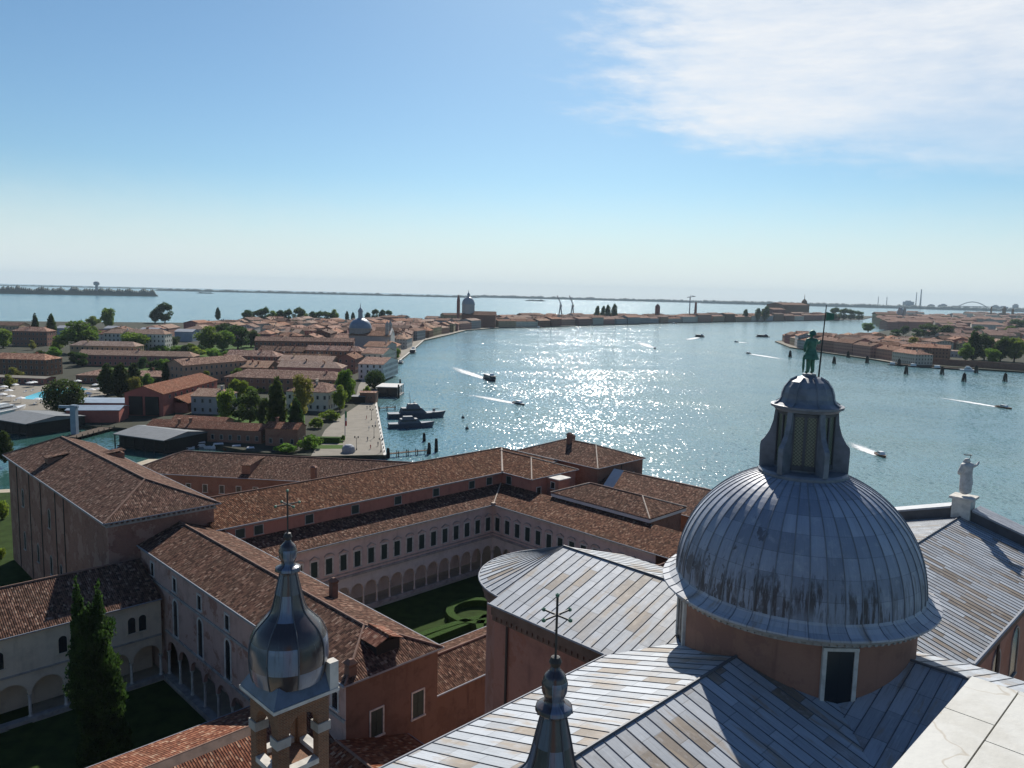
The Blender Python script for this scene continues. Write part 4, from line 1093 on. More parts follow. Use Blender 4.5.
# second cloister: two-storey arcaded wings ----------------------------------
AW = empty('long_arcaded_wing', W(80, -118, GZ), 'long two storey arcaded cloister wing with a high tiled roof behind it on the left', 'cloister wing')
BW = empty('corner_arcaded_wing', W(110, -85, GZ), 'arcaded cloister wing turning right from the corner towards the church', 'cloister wing')
def palladian(root, T, n, w_, nrm, windows_from=0):
    mb = MB()
    arcade(mb, T, n, w_, 1.22, GZ + .5, 5.3, 8.2, .45, piers=False)
    mb.build('arcade', ARCST, root); mb = MB()
    Lh = n * w_
    mb.face([T(0, 0, 8.2), T(Lh, 0, 8.2), T(Lh, 0, 15.1), T(0, 0, 15.1)], raw=True)
    mb.build('wall', PALE_PINK, root)
    mb = MB(); mb.face([T(0, -4.5, GZ), T(Lh, -4.5, GZ), T(Lh, -4.5, 8.1), T(0, -4.5, 8.1)], raw=True)
    mb.face([T(0, -.4, 8.1), T(Lh, -.4, 8.1), T(Lh, -4.5, 8.1), T(0, -4.5, 8.1)], raw=True)
    mb.build('gallery_wall', ARCST, root)
    def bar(z0, z1, o, name, mat):
        mb = MB(); q = [T(0, 0, 0), T(Lh, 0, 0), T(Lh, o, 0), T(0, o, 0)]
        mb.prism([(p.x, p.y) for p in q], z0, z1); mb.build(name, mat, root)
    bar(8.15, 8.55, .28, 'string_course', STONE_D); bar(8.95, 9.15, .16, 'string_course', STONE_D); bar(14.65, 15.0, .35, 'cornice', STONE)
    bar(GZ - .2, GZ + .5, .25, 'plinth', STONE_D)
    for i in range(n + 1):
        cb = MB(); column(cb, T, i * w_, -.2, GZ + .5, 5.3, .17); cb.build('column', STONE, root)
    for i in range(n):
        f = window(root, T((i + .5) * w_, 0, 9.7), nrm, 1.25, 2.75, False, STONE, SHUT, .27)
        pd = MB(); c = T((i + .5) * w_, 0, 0)
        k = 6
        for j in range(k):
            def pp(q, zz, oo):
                if i % 2 == 0: hh = .55 * (1 - abs(q))
                else: hh = .5 * math.sqrt(max(0, 1 - q * q))
                return T((i + .5) * w_ + q * .98, oo, 12.75 + hh + zz)
            q0, q1 = -1 + 2 * j / k, -1 + 2 * (j + 1) / k
            pd.face([pp(q0, .0, .24), pp(q1, .0, .24), pp(q1, .16, .24), pp(q0, .16, .24)], raw=True)
            pd.face([pp(q0, .16, .24), pp(q1, .16, .24), pp(q1, .16, 0), pp(q0, .16, 0)], raw=True)
        o_ = MB(); o_.v, o_.f, o_.uv, o_.mi = pd.v, pd.f, pd.uv, pd.mi
        me = o_.mesh('pediment', STONE_D, wloc(root))
        h = bpy.data.objects.new('pediment', me); COL.objects.link(h); h.parent = root
palladian(AW, lambda s, o, z: W(106.4 - s, -111.0 + o, z), 18, 2.85, NV)
palladian(BW, lambda s, o, z: W(106.4 - o, -111.0 + s, z), 14, 2.85, NMU)
mb = MB(W)      # lean-to roofs over the two galleries
def lean(mb, q): mb.face(q); mb.face([(p[0], p[1], p[2] - .2) for p in reversed(q)]); mb.face([q[0], q[1], (q[1][0], q[1][1], q[1][2] - .2), (q[0][0], q[0][1], q[0][2] - .2)])
lean(mb, [(52.2, -110.3, 15.25), (105.8, -110.3, 15.25), (114.4, -117.0, 17.1), (52.2, -117.0, 17.1)])
r_ = mb.build('lower_roof', TILE, AW)
mb = MB(W); mb.tube([(52.2, -110.2, 15.12), (105.7, -110.2, 15.12)], .09, 6); mb.build('gutter', ZINC, r_)
mb = MB(W)
lean(mb, [(105.8, -110.3, 15.25), (105.8, -58.0, 15.25), (114.4, -58.0, 17.1), (114.4, -117.0, 17.1)])
r_ = mb.build('lower_roof', TILE, BW)
mb = MB(W); mb.tube([(105.7, -110.2, 15.12), (105.7, -58, 15.12)], .09, 6); mb.build('gutter', ZINC, r_)
mb = MB(W); mb.tube([(105.6, -110.1, 15.3), (114.6, -117.2, 17.2)], .14, 6); mb.box(105.5, 106.2, -110.7, -110.0, 15.25, 15.6); mb.build('hip_cap', PALE_CAP, r_)
# upper storey of the long wing, its roof
mb = MB(W)
walls(mb, 52.4, 131.5, -134.5, -116.8, 12.0, 19.5)
mb.build('upper_wall', SALMON, AW)
for i, a_ in enumerate((55.0, 58.2, 67.6, 77.0, 86.6, 96.0, 105.6, 110.6)):
    window(AW, W(a_, -116.8, 17.35), NV, 1.5, 1.5, False, STONE_D, SHUT, .12, .06)
mb = MB(W); mb.box(52.4, 114.3, -116.8, -116.55, 19.2, 19.5); mb.build('cornice', STONE_D, AW)
rf = roof_thing(AW, W, 51.0, 131.5, -134.5, -116.8, 19.6, 22.4, 0, 8.8, TILE, hipcap=PALE_CAP, over=.45)
# corner block
mb = MB(W); walls(mb, 114.4, 128.5, -124, -107.9, 12.0, 19.46); mb.build('corner_block', SALMON, BW)
window(BW, W(114.4, -114.6, 17.3), NMU, 1.4, 1.6, False, STONE_D, SHUT, .12, .06)
window(BW, W(116.6, -107.9, 16.0), NV, 1.2, 1.5, False, STONE, PANE, .14, .06)
rf = roof_thing(BW, TV, -126, -107.9, 114.4, 128.5, 19.64, 22.1, 0, 7.0, TILE, hipcap=PALE_CAP, over=.4)
mb = MB(W); mb.tube([(114.1, -116.4, 19.7), (122.5, -125.4, 22.3)], .24, 6); mb.build('hip_cap', PALE_CAP, rf)
mb = MB(W); mb.box(119.2, 122.4, -107.9, -104.6, 15, 19.2); st = mb.build('stair_block', SALMON, BW)
mb = MB(W); mb.box(118.9, 122.7, -107.85, -104.2, 19.2, 19.4); mb.build('flat_roof', STONE, st)
window(BW, W(119.2, -106.2, 17.2), NMU, 1.0, 1.3, False, STONE, PANE, .14, .06)
# big block towards the water
BK = empty('waterside_block', W(140, -115, GZ), 'large brown brick block with hipped tile roof at the waterside end of the monastery', 'building')
mb = MB(TV); walls(mb, -129, -104.5, 132.0, 149.0, GZ, 19.9); mb.build('wall', BRICK, BK)
rf = roof_thing(BK, TV, -129, -104.5, 132.0, 149.0, 20.0, 23.0, 7.5, 7.5, TILE, hipcap=PALE_CAP, over=.4)
chimney(W, 139.0, -119, 22, 24.4, .5, BRICK, rf)
chimney(W, 146.0, -124, 20.5, 22.4, .5, BRICK, rf)
for a_ in (135.5, 145): window(BK, W(a_, -104.5, 15.5), NV, 1.1, 1.6, False, STONE_D, PANE, .14, .06)
mb = MB(W); mb.tube([(140.6, -104.4, 19.7), (140.6, -104.4, 3)], .1, 6); mb.build('rain_pipe', IRON, BK)
# raised roof with a white eave over the gallery
RR = empty('raised_white_eaved_building', W(120, -90, GZ), 'low building with white eaves rising behind the corner cloister wing', 'building')
mb = MB(TV); walls(mb, -101.5, -78.6, 114.8, 125.6, 12, 17.7); mb.build('wall', BRICK, RR)
mb = MB(TV)
for x0, x1, y0, y1 in ((-102.1, -78.0, 114.1, 114.35), (-102.1, -78.0, 126.05, 126.3), (-102.1, -101.85, 114.35, 126.05), (-78.25, -78.0, 114.35, 126.05)):
    mb.box(x0, x1, y0, y1, 17.2, 17.95)
mb.build('white_fascia', WHITEP, RR)
roof_thing(RR, TV, -101.5, -78.6, 114.8, 125.6, 18.0, 20.0, 4.5, 5.4, TILE, hipcap=PALE_CAP, over=.7, gutter=False)
BR = empty('rear_wing', W(138, -85, GZ), 'long low tile roofed wing behind the white eaved building beside the water', 'cloister wing')
mb = MB(TV); walls(mb, -104, -40, 128.5, 150, GZ, 15.6, 19.0, True, True); mb.build('wall', BRICK, BR)
rf = roof_thing(BR, TV, -104, -40, 128.5, 150, 15.7, 18.6, 0, 0, TILE, over=.4)
mb = MB(W); mb.face([(129.5, -101.5, 16.2), (129.5, -98.8, 16.2), (134, -98.8, 20.2), (134, -101.5, 20.2)]); mb.box(129.6, 134, -101.4, -98.9, 15.6, 16.1)
mb.build('skylight', BLUEROOF, rf)
# near wing of the garden cloister
NW = empty('low_near_wing', W(75, -67, GZ), 'low tile roofed wing between the curved apse and the cloister garden', 'cloister wing')
mb = MB(W); walls(mb, 52.3, 104, -72.3, -63.6, GZ, 12.7); mb.build('wall', ORANGE, NW)
roof_thing(NW, W, 52.3, 104, -72.3, -63.6, 12.9, 14.7, 0, 0, TILE, over=.4)

# near wing of the first cloister and the small house before the pink wing's end
NC = empty('near_tile_roofed_wing', W(20, -73, GZ), 'tile roofed wing in front of the cypress courtyard below the onion topped turret', 'cloister wing')
mb = MB(W); walls(mb, -12, 40.0, -77.0, -63.5, GZ, 11.4); mb.build('wall', ORANGE, NC)
rf = roof_thing(NC, W, -12, 40.0, -77.0, -63.5, 11.5, 13.6, 0, 0, TILE_RED, over=.4)
mb = MB(W); mb.face([(-12, -70.1, 13.72), (35.5, -70.1, 13.72), (35.5, -68.6, 13.0), (-12, -68.6, 13.0)]); mb.build('roof_valley', CORNICE, rf)
SH = empty('small_red_tiled_house', W(41, -57, GZ), 'small house with a bright red tile roof squeezed beside the church', 'house')
mb = MB(W); walls(mb, 30.5, 47.5, -62.2, -50.5, GZ, 10.4); mb.build('wall', ORANGE, SH)
rf = roof_thing(SH, TV, -62.2, -50.2, 30.5, 47.5, 10.5, 13.4, 0, 0, TILE_RED, over=.4)
# long low building beyond, by the canal
DB = empty('long_canal_building', Vector((-70, 195, GZ)), 'long brick building with a hipped tile roof along the canal behind the hall', 'building')
TD = frame(-60, 193, R(-6.5))
mb = MB(TD); walls(mb, -36, 44, -7.0, 14.0, GZ, 10.9); mb.build('wall', BRICK, DB)
rf = roof_thing(DB, TD, -36, 44, -7.0, 14.0, 11.0, 14.6, 9.5, 9.5, TILE, over=.5)
nn = TD(0, -1, 0) - TD(0, 0, 0)
for i in range(18): window(DB, TD(-33 + i * 4.4, -7.0, 6.8), nn, 1.15, 1.9, False, STONE, PANE, .14, .08)
shed_dormer(rf, TD, -6.5, -4.0, -6.0, 3.2, 11.5, 13.9, TILE)
chimney(TD, 12.5, -6.2, 9.5, 14.0, .6, BRICK, rf)
mb = MB(TD); mb.tube([(30, -7.2, 11.2), (36, 3, 14.6)], .2, 6); mb.build('hip_cap', DARKCAP, rf)
# ------------------------------------------------------------------ trees
def leaf_mesh(name, lobes, n, size, mat, seed, up=0.0, shell=0.55, trunk=None):
    """n leaf sprays scattered through ellipsoid lobes (cx, cy, cz, rx, ry, rz)"""
    g = np.random.default_rng(seed)
    vol = np.array([l[3] * l[4] * l[5] for l in lobes]) ** 0.8
    idx = g.choice(len(lobes), n, p=vol / vol.sum())
    L = np.array(lobes)[idx]
    d = g.normal(size=(n, 3)); d /= np.linalg.norm(d, axis=1)[:, None]
    rad = (shell + (1 - shell) * g.random(n)) * (0.9 + 0.22 * g.random(n))
    c = L[:, :3] + d * L[:, 3:] * rad[:, None]
    a = g.normal(size=(n, 3)) + d * 0.5; a[:, 2] += up; a /= np.linalg.norm(a, axis=1)[:, None]
    b = np.cross(a, g.normal(size=(n, 3))); b /= np.linalg.norm(b, axis=1)[:, None]
    s = size * (0.6 + 0.8 * g.random(n))[:, None]
    V = np.empty((n, 4, 3)); V[:, 0] = c - a * s; V[:, 1] = c + b * s * .55; V[:, 2] = c + a * s; V[:, 3] = c - b * s * .55
    me = bpy.data.meshes.new(name)
    me.vertices.add(n * 4); me.loops.add(n * 4); me.polygons.add(n)
    me.vertices.foreach_set('co', V.reshape(-1)); me.loops.foreach_set('vertex_index', np.arange(n * 4))
    me.polygons.foreach_set('loop_start', np.arange(n) * 4); me.polygons.foreach_set('loop_total', np.full(n, 4))
    me.update(); me.validate(); me.materials.append(mat)
    return me
def trunk_mesh(h, r, limbs, seed):
    q = random.Random(seed); mb = MB()
    mb.tube([(0, 0, -.2), (r * .3, 0, h * .4), (0, r * .2, h * .8), (0, 0, h * 1.25)], [r * 1.3, r, r * .75, r * .35], 7)
    for i in range(limbs):
        t = i * 2.4 + q.random(); z = h * (.65 + .4 * q.random()); ln = h * (.45 + .35 * q.random())
        mb.tube([(0, 0, z), (ln * .5 * math.cos(t), ln * .5 * math.sin(t), z + ln * .45), (ln * .9 * math.cos(t), ln * .9 * math.sin(t), z + ln * .95)], [r * .5, r * .33, r * .12], 5)
    return mb.mesh('trunk', BARK)
def rlobes(seed, n, R_, z0, z1, rmin, rmax, flat=1.0):
    q = random.Random(seed); out = []
    for i in range(n):
        t = q.random() * 6.283; z = z0 + (z1 - z0) * q.random(); k = 1 - abs((z - (z0 + z1) / 2) / ((z1 - z0) / 2 + .01)) ** 2 * .6
        rr = R_ * k * math.sqrt(q.random()); r_ = rmin + (rmax - rmin) * q.random()
        out.append((rr * math.cos(t), rr * math.sin(t), z, r_, r_, r_ * flat))
    return out
PROTO = {}
def proto(kind):
    """prototype meshes, nominally 10 m high"""
    if kind in PROTO: return PROTO[kind]
    k, s = kind.split('-')[0], sum(map(ord, kind))
    if k in ('broad', 'yellow', 'dark'):
        m = {'broad': LEAF, 'yellow': LEAFY, 'dark': LEAFD}[k]
        cr = leaf_mesh('crown', rlobes(s, 20, 2.9, 2.0, 8.4, 1.1, 2.0, .9), 3600 if k != 'yellow' else 2200, .34, m, s, shell=.5); tr = trunk_mesh(3.6, .28, 6, s)
    elif k == 'pine':
        cr = leaf_mesh('crown', rlobes(s, 14, 3.6, 6.6, 8.6, 1.1, 1.8, .6), 3000, .33, LEAFD, s, shell=.5); tr = trunk_mesh(5.6, .26, 7, s)
    elif k == 'ball':
        cr = leaf_mesh('crown', [(0, 0, 4.8, 5.2, 5.2, 4.6)] + rlobes(s, 10, 3.6, 3.0, 7.6, 1.4, 2.0, .9), 5200, .33, LEAFC, s, shell=.72); tr = trunk_mesh(2.4, .35, 4, s)
    elif k == 'column':
        lob = [(0.12 * math.sin(i * 2.1), .12 * math.cos(i * 1.7), .9 + i * .62, w_, w_, .75) for i, w_ in enumerate((.85, 1.2, 1.38, 1.48, 1.53, 1.53, 1.5, 1.45, 1.38, 1.26, 1.12, .95, .74, .45))]
        cr = leaf_mesh('crown', lob, 3200, .26, LEAFC, s, up=1.6, shell=.6); tr = trunk_mesh(1.2, .2, 2, s)
    elif k == 'bush':
        cr = leaf_mesh('crown', rlobes(s, 12, 5.5, 2.0, 6.5, 2.2, 3.4, .9), 1700, .75, LEAF, s, shell=.5); tr = trunk_mesh(2.5, .3, 5, s)
    PROTO[kind] = (cr, tr)
    return PROTO[kind]
def tree(kind, loc, h, w_, label, group=None, name='tree', cat='tree'):
    """w_ = crown width in metres"""
    cr, tr = proto(kind)
    nat = {'broad': 8.6, 'yellow': 8.6, 'dark': 8.6, 'pine': 10.0, 'ball': 10.4, 'column': 3.0, 'bush': 16.0}[kind.split('-')[0]]
    t = empty(name, loc, label, cat, group, rnd.random() * 6.28)
    t.scale = (w_ / nat, w_ / nat, h / 10.0)
    put(cr, 'crown', t, Matrix()); put(tr, 'trunk', t, Matrix())
    return t
# the big cypress of the first cloister
def big_cypress():
    loc = at(98, 765, 1.56)
    t = empty('cypress_tree', loc, 'huge dark cypress with two tips in the shaded cloister courtyard', 'tree')
    g = random.Random(5); lob = []
    H_ = 22.4
    for i in range(70):
        z = 1.2 + (H_ - 5.0) * (i / 69)
        k = min(1.0, (z + 1.5) / 4.5) * (1.0 - (z / (H_ + 1.0)) ** 2.6 * .78)
        a = g.random() * 6.28; rr = 1.9 * k * g.random() ** .5
        r_ = 2.1 * k * (.55 + .5 * g.random())
        lob.append((rr * math.cos(a), rr * math.sin(a), z, r_, r_, 1.5))
    for sx, top in ((.75, H_), (-1.75, H_ + .2)):
        for i in range(16):
            z = 11 + (top - 11) * i / 15; r_ = 1.15 * (1 - (i / 15) ** 2) + .16
            lob.append((sx * (.6 + .4 * i / 15), .1, z - .3, r_, r_, 1.0))
    lob += [(2.9, -.5, 7.2, .8, .8, 1.2), (-2.9, -.3, 9.5, .6, .6, .9), (3.2, -.6, 4.2, 1.1, 1.1, 1.6), (3.4, -1.0, 2.4, 1.2, 1.2, 1.6)]
    o = bpy.data.objects.new('crown', leaf_mesh('crown', lob, 42000, .24, LEAFC, 11, up=2.0, shell=.62)); COL.objects.link(o); o.parent = t
    o = bpy.data.objects.new('trunk', trunk_mesh(4.0, .5, 3, 3)); COL.objects.link(o); o.parent = t
big_cypress()

# ------------------------------------------------------------------ land of the two far shores, quays
def land(name, px_pts, extra=(), z=1.4):
    P = [at(x, y, z) for x, y in px_pts] + [Vector((x, y, z)) for x, y in extra]
    mb = MB(); mb.face(P, raw=True)
    for i in range(len(P)):
        a, b = P[i], P[(i + 1) % len(P)]
        mb.face([Vector((a.x, a.y, -1.5)), Vector((b.x, b.y, -1.5)), b, a], raw=True)
    return tag(mb.build(name, LAND), None, None, None, 'structure')
QUAY = [(386.5, 455), (376.6, 401.5), (377.4, 386), (383.5, 371), (394, 365), (407, 354.7), (415.7, 347.4), (424, 340), (449, 334.4), (466, 330), (500, 327.4), (543, 326.8), (579, 325.4), (674, 322.8), (736, 321.6), (800, 320.6), (862, 319.6)]
land('left_island_ground', QUAY, ((1500, 3200), (900, 3050), (400, 2400), (0, 1820), (-250, 1500), (-500, 1180), (-1000, 1000), (-1400, 700), (-700, 240), (-330, 285), (-222, 338), (-186, 330), (-178, 305), (-152, 300), (-140, 279), (-112, 275), (-90, 262), (-66, 257)))
DORS = [(775, 341), (790, 347), (830, 353), (870, 358.5), (900, 363.5), (960, 367.5), (1024, 371.5), (1110, 378)]
land('right_shore_ground', DORS, ((1500, 800), (2600, 2100), (2000, 2450), (1130, 2100), (640, 1400)))
def strip(name, px_pts, w_, z, mat, label=None, side=1):
    P = [at(x, y, z) for x, y in px_pts]; mb = MB(); off = []
    for i, p in enumerate(P):
        d = (P[min(i + 1, len(P) - 1)] - P[max(i - 1, 0)]).normalized(); off.append(p + Vector((-d.y, d.x, 0)) * w_ * side)
    for i in range(len(P) - 1): mb.face([P[i], P[i + 1], off[i + 1], off[i]], raw=True)
    return tag(mb.build(name, mat), None, None, None, 'structure'), P, off
strip('quay_pavement', QUAY[1:13], 11.0, 1.404, PAVE)
strip('quay_kerb', QUAY[:13], 1.0, 1.41, STONE)
strip('quay_pavement', DORS[:5], 9.0, 1.404, PAVE)
sheet('plaza', [at(386, 454.6, 1.4), at(377, 402, 1.4), at(363, 402, 1.4), at(338, 418, 1.4), at(325, 430, 1.4), at(311, 456, 1.4)], 1.404, PAVE)
sheet('lawn', [at(312, 448.5), at(343, 448.5), at(343, 438), at(316, 438)], 1.408, GRASS)
sheet('path', [at(313, 445, 1.4), at(344, 445, 1.4), at(344, 443.4, 1.4), at(314, 443.4, 1.4)], 1.414, PAVE)
sheet('lawn', [at(205, 430), at(305, 430), at(305, 412), at(215, 412)], 1.407, GRASS)
sheet('lawn', [at(100, 372), at(240, 372), at(255, 345), at(120, 345)], 1.407, GRASS)
sheet('pool_deck', [at(0, 412, 1.4), at(90, 408, 1.4), at(115, 388, 1.4), at(20, 384, 1.4), at(0, 388, 1.4)], 1.410, PAVE)
mbp = MB(); PP = [at(20, 398.5), at(48, 400), at(62, 395), at(88, 389), at(78, 386.4), at(52, 389), at(38, 392.2)]
mbp.face([(p.x, p.y, 1.43) for p in PP]); tag(mbp.build('pool_water', POOL), None, None, None, 'structure')

# ------------------------------------------------------------------ houses
def far_wall(base, name):
    m = base.copy(); m.name = name
    t = NT.__new__(NT); t.t = m.node_tree
    b = [n for n in t.t.nodes if n.type == 'BSDF_PRINCIPLED'][0]
    src = b.inputs['Base Color'].links[0].from_socket
    u, v, _ = t.sep(uvn(t))
    fu, fv = t.m('FRACT', t.m('DIVIDE', u, 2.9)), t.m('FRACT', t.m('DIVIDE', v, 3.4))
    k = t.m('MULTIPLY', t.m('MULTIPLY', t.step(fu, .30, .36), t.step(fu, .70, .64)), t.m('MULTIPLY', t.step(fv, .30, .36), t.step(fv, .82, .76)))
    t.set(b.inputs['Base Color'], t.mix(t.m('MULTIPLY', k, .85), src, (0.03, 0.03, 0.032)))
    return m
TOWNF = [far_wall(m, m.name + '_with_windows') for m in TOWN]
HW = {}
def town_window(parent, M, w_=1.0, h_=1.6):
    key = (w_, h_)
    if key not in HW:
        f = MB(); r = w_ / 2
        for x0, x1, z0, z1 in ((-r - .12, -r, 0, h_), (r, r + .12, 0, h_), (-r - .12, r + .12, h_, h_ + .14), (-r - .18, r + .18, -.14, 0)): f.box(x0, x1, 0, .1, z0, z1)
        f.box(-r, r, 0, .04, 0, h_, mi=1)
        HW[key] = f.mesh('window', [STONE_D, PANE])
    return put(HW[key], 'window', parent, M)
def house(x, y, rot, L_, D_, h, rise, label, wm, rm, hips=(0, 0), chim=1, wins=True, name='house', cat='house', group=None, over=.4, base=1.4, far=False, dorm=0, terr=False):
    e = empty(name, (x, y, base), label, cat, group, rot)
    mb = MB(); walls(mb, -L_ / 2, L_ / 2, -D_ / 2, D_ / 2, 0, h, h + rise * (D_ / (D_ + 2 * over)) - .08, hips[0] == 0, hips[1] == 0)
    o = bpy.data.objects.new('wall', mb.mesh('wall', wm)); COL.objects.link(o); o.parent = e
    mb = MB(); hip_roof(mb, -L_ / 2 - over, L_ / 2 + over, -D_ / 2 - over, D_ / 2 + over, h, h + rise, hips[0], hips[1], .2)
    rf_ = bpy.data.objects.new('roof', mb.mesh('roof', rm)); COL.objects.link(rf_); rf_.parent = e
    q = random.Random(int(x * 7 + y * 13))
    for i in range(chim):
        mb = MB(); cx, cy = (q.random() - .5) * L_ * .7, (q.random() - .5) * D_ * .5
        zc = h + rise * (1 - abs(cy) / (D_ / 2)) - .4
        mb.box(cx - .4, cx + .4, cy - .4, cy + .4, zc, zc + 1.5); mb.taper(cx, cy, .5, .95, zc + 1.5, zc + 2.1)
        c = bpy.data.objects.new('chimney', mb.mesh('chimney', wm)); COL.objects.link(c); c.parent = rf_
    for i in range(dorm):
        cx = (q.random() - .5) * L_ * .6; sd = -1 if q.random() < .7 else 1; y0 = sd * D_ * .34; zr_ = h + rise * (1 - .68)
        mb = MB(); mb.box(cx - .9, cx + .9, min(y0, y0 - sd * 1.8), max(y0, y0 - sd * 1.8), zr_ - .5, zr_ + 1.3); mb.box(cx - .55, cx + .55, min(y0, y0 + sd * .03), max(y0, y0 + sd * .03), zr_ + .15, zr_ + 1.1, mi=2)
        mb.face([(cx - 1.15, y0 + sd * .25, zr_ + 1.25), (cx + 1.15, y0 + sd * .25, zr_ + 1.25), (cx + 1.15, y0 - sd * 2.2, zr_ + 1.75), (cx - 1.15, y0 - sd * 2.2, zr_ + 1.75)], mi=1)
        c = bpy.data.objects.new('dormer', mb.mesh('dormer', [wm, rm, PANE])); COL.objects.link(c); c.parent = rf_
    if terr:
        cx = (q.random() - .5) * L_ * .4; zt = h + rise + .6
        mb = MB(); mb.box(cx - 2, cx + 2, -1.6, 1.6, zt, zt + .15)
        for sx in (-1.9, 1.9):
            for sy in (-1.5, 1.5): mb.box(cx + sx - .06, cx + sx + .06, sy - .06, sy + .06, zt - 1.6, zt + 1.05)
        for sy in (-1.5, 1.5): mb.box(cx - 1.9, cx + 1.9, sy - .04, sy + .04, zt + .9, zt + 1.0)
        c = bpy.data.objects.new('roof_terrace', mb.mesh('roof_terrace', WOOD)); COL.objects.link(c); c.parent = rf_
    if wins:
        cr, sr = math.cos(rot), math.sin(rot)
        for nx, ny, ln, dd in ((0, -1, L_, D_ / 2), (0, 1, L_, D_ / 2), (1, 0, D_, L_ / 2), (-1, 0, D_, L_ / 2)):
            wn = Vector((nx * cr - ny * sr, nx * sr + ny * cr))
            if wn.dot(Vector((-x, -y)).normalized()) < .08: continue
            nc = max(1, int(ln / 3.3)); nr = max(1, int(h / 3.3))
            tx, ty = ny, -nx
            for i in range(nc):
                for j in range(nr):
                    s = (i + .5) * ln / nc - ln / 2
                    z = 1.1 + j * (h / nr)
                    M = Matrix(((tx, nx, 0, nx * dd + tx * s), (ty, ny, 0, ny * dd + ty * s), (0, 0, 1, z), (0, 0, 0, 1)))
                    town_window(e, M)
    return e

# hotel and boatyard side, all placed on the ground
H = house
H(-262, 538, R(3), 78, 14, 7.5, 3.0, 'long low pale pink hotel wing with a tile roof behind the pool terraces', TOWN[4], TILE_PALE, (0, 5), 2)
H(-221, 447, R(2), 56, 22, 4.5, 2.2, 'wide low red tiled hotel building with white parasols on its terrace', TOWN[2], TILE_FAR, (8, 8), 1)
H(-300, 470, R(-4), 38, 16, 10, 3.0, 'brown three storey hotel house at the left edge of the picture', TOWN[2], TILE_FAR, (6, 6), 1)
H(-296, 560, R(2), 46, 15, 12, 3.0, 'brown walled hotel house with a long tile roof left of the broad green tree', TOWN[0], TILE_PALE, (5, 5), 1)
H(-430, 690, R(4), 30, 16, 13, 3.5, 'pink house with a red hipped roof behind the hotel at far left', TOWN[4], TILE_FAR, (7, 7), 2)
H(-520, 770, R(2), 60, 18, 13, 3, 'long flat red roofed house at the far left behind the hotel', TOWN[0], TILE_FAR2, (0, 0), 2)
H(-273, 428, R(-5), 30, 9, 3.6, .7, 'low flat brown roofed pool bar with white parasols beside the pool', TOWN[2], PAVE, (0, 0), 0)
WHT = H(-318, 652, R(3), 50, 16, 15.5, 3.4, 'white four storey hotel with rows of windows between green trees', WHITEP, TILE_PALE, (5, 5), 2, name='hotel', cat='hotel')
for i, (x, y) in enumerate(((-462, 800), (-420, 815), (-376, 800), (-335, 790))):
    e = empty('blue_shed', (x, y, 1.4), ('pale blue roofed shed at the far left, standing left of the dark cypresses', 'pale blue shed second in the row behind the dark cypresses', 'pale blue shed just left of the broad bright green tree top', 'pale blue shed just right of the broad bright green tree top')[i], 'shed', 'pale blue sheds behind the hotel')
    mb = MB(); walls(mb, -9, 9, -9, 9, 0, 10, 12, True, True); o = bpy.data.objects.new('wall', mb.mesh('wall', BLUEROOF)); COL.objects.link(o); o.parent = e
    mb = MB(); hip_roof(mb, -9.5, 9.5, -9.4, 9.4, 10, 12.4, 0, 0); o = bpy.data.objects.new('roof', mb.mesh('roof', ZINC)); COL.objects.link(o); o.parent = e
# red boatyard hall: gable end open towards the canal
e = empty('boatyard_hall', (-158.5, 358, 1.4), 'tall red boatyard hall with a wide dark gable opening and tile roof', 'boatyard', None, R(90 - 2))
mb = MB(); walls(mb, -28, 28, -8.5, 8.5, 0, 9.6, 12.8, True, True); o = bpy.data.objects.new('wall', mb.mesh('wall', REDP)); COL.objects.link(o); o.parent = e
mb = MB(); hip_roof(mb, -28.5, 28.5, -9.0, 9.0, 9.7, 13.1, 0, 0); rf_ = bpy.data.objects.new('roof', mb.mesh('roof', TILE_RED)); COL.objects.link(rf_); rf_.parent = e
mb = MB(); mb.box(-28.25, -27.9, -6.6, -.6, .2, 8.4); mb.box(-28.25, -27.9, .6, 6.6, .2, 8.4); o = bpy.data.objects.new('gate', mb.mesh('gate', DARK)); COL.objects.link(o); o.parent = e  # solid near-black boxes: the shade inside the gable openings, put in as colour
mb = MB(); walls(mb, -18, 14, -14.5, -8.6, 0, 4.6); o = bpy.data.objects.new('lean_to', mb.mesh('lean_to', REDP)); COL.objects.link(o); o.parent = e
mb = MB(); mb.face([(-18.4, -15, 4.5), (14.4, -15, 4.5), (14.4, -8.55, 7.2), (-18.4, -8.55, 7.2)]); mb.face([(-18.4, -15, 4.3), (14.4, -15, 4.3), (14.4, -8.55, 7.0), (-18.4, -8.55, 7.0)])
o2 = bpy.data.objects.new('lean_to_roof', mb.mesh('lean_to_roof', TILE_RED)); COL.objects.link(o2); o2.parent = e
for i in range(9):
    M = Matrix(((-1, 0, 0, -22 + i * 5.6), (0, -1, 0, -8.5), (0, 0, 1, 7.3), (0, 0, 0, 1))); town_window(e, M, 1.4, 1.2)
H(-135, 346, R(-4), 14, 16, 8, 2.6, 'small grey plastered house with a tile roof right of the red boatyard hall', GREYP, TILE_PALE, (0, 4), 1)
H(-112, 282, R(-6.5), 44, 9, 4.8, 2.0, 'long low red brick boatyard building behind the moored boats', BRICK, TILE_RED, (0, 0), 2)
H(-82, 276, R(-6), 12, 8, 6.4, 1.8, 'small red brick house at the right end of the low boatyard building', BRICK, TILE_RED, (0, 0), 1)
H(-122, 300, R(-8), 22, 8, 4.0, 1.6, 'low red tiled workshop behind the second grey roofed boathouse', BRICK, TILE_RED, (0, 0), 0)
H(-178, 345, R(6), 34, 16, 4.2, .5, 'low workshop with a flat blue grey metal roof beside the red hall', REDP, BLUEROOF, (0, 0), 0, wins=False)
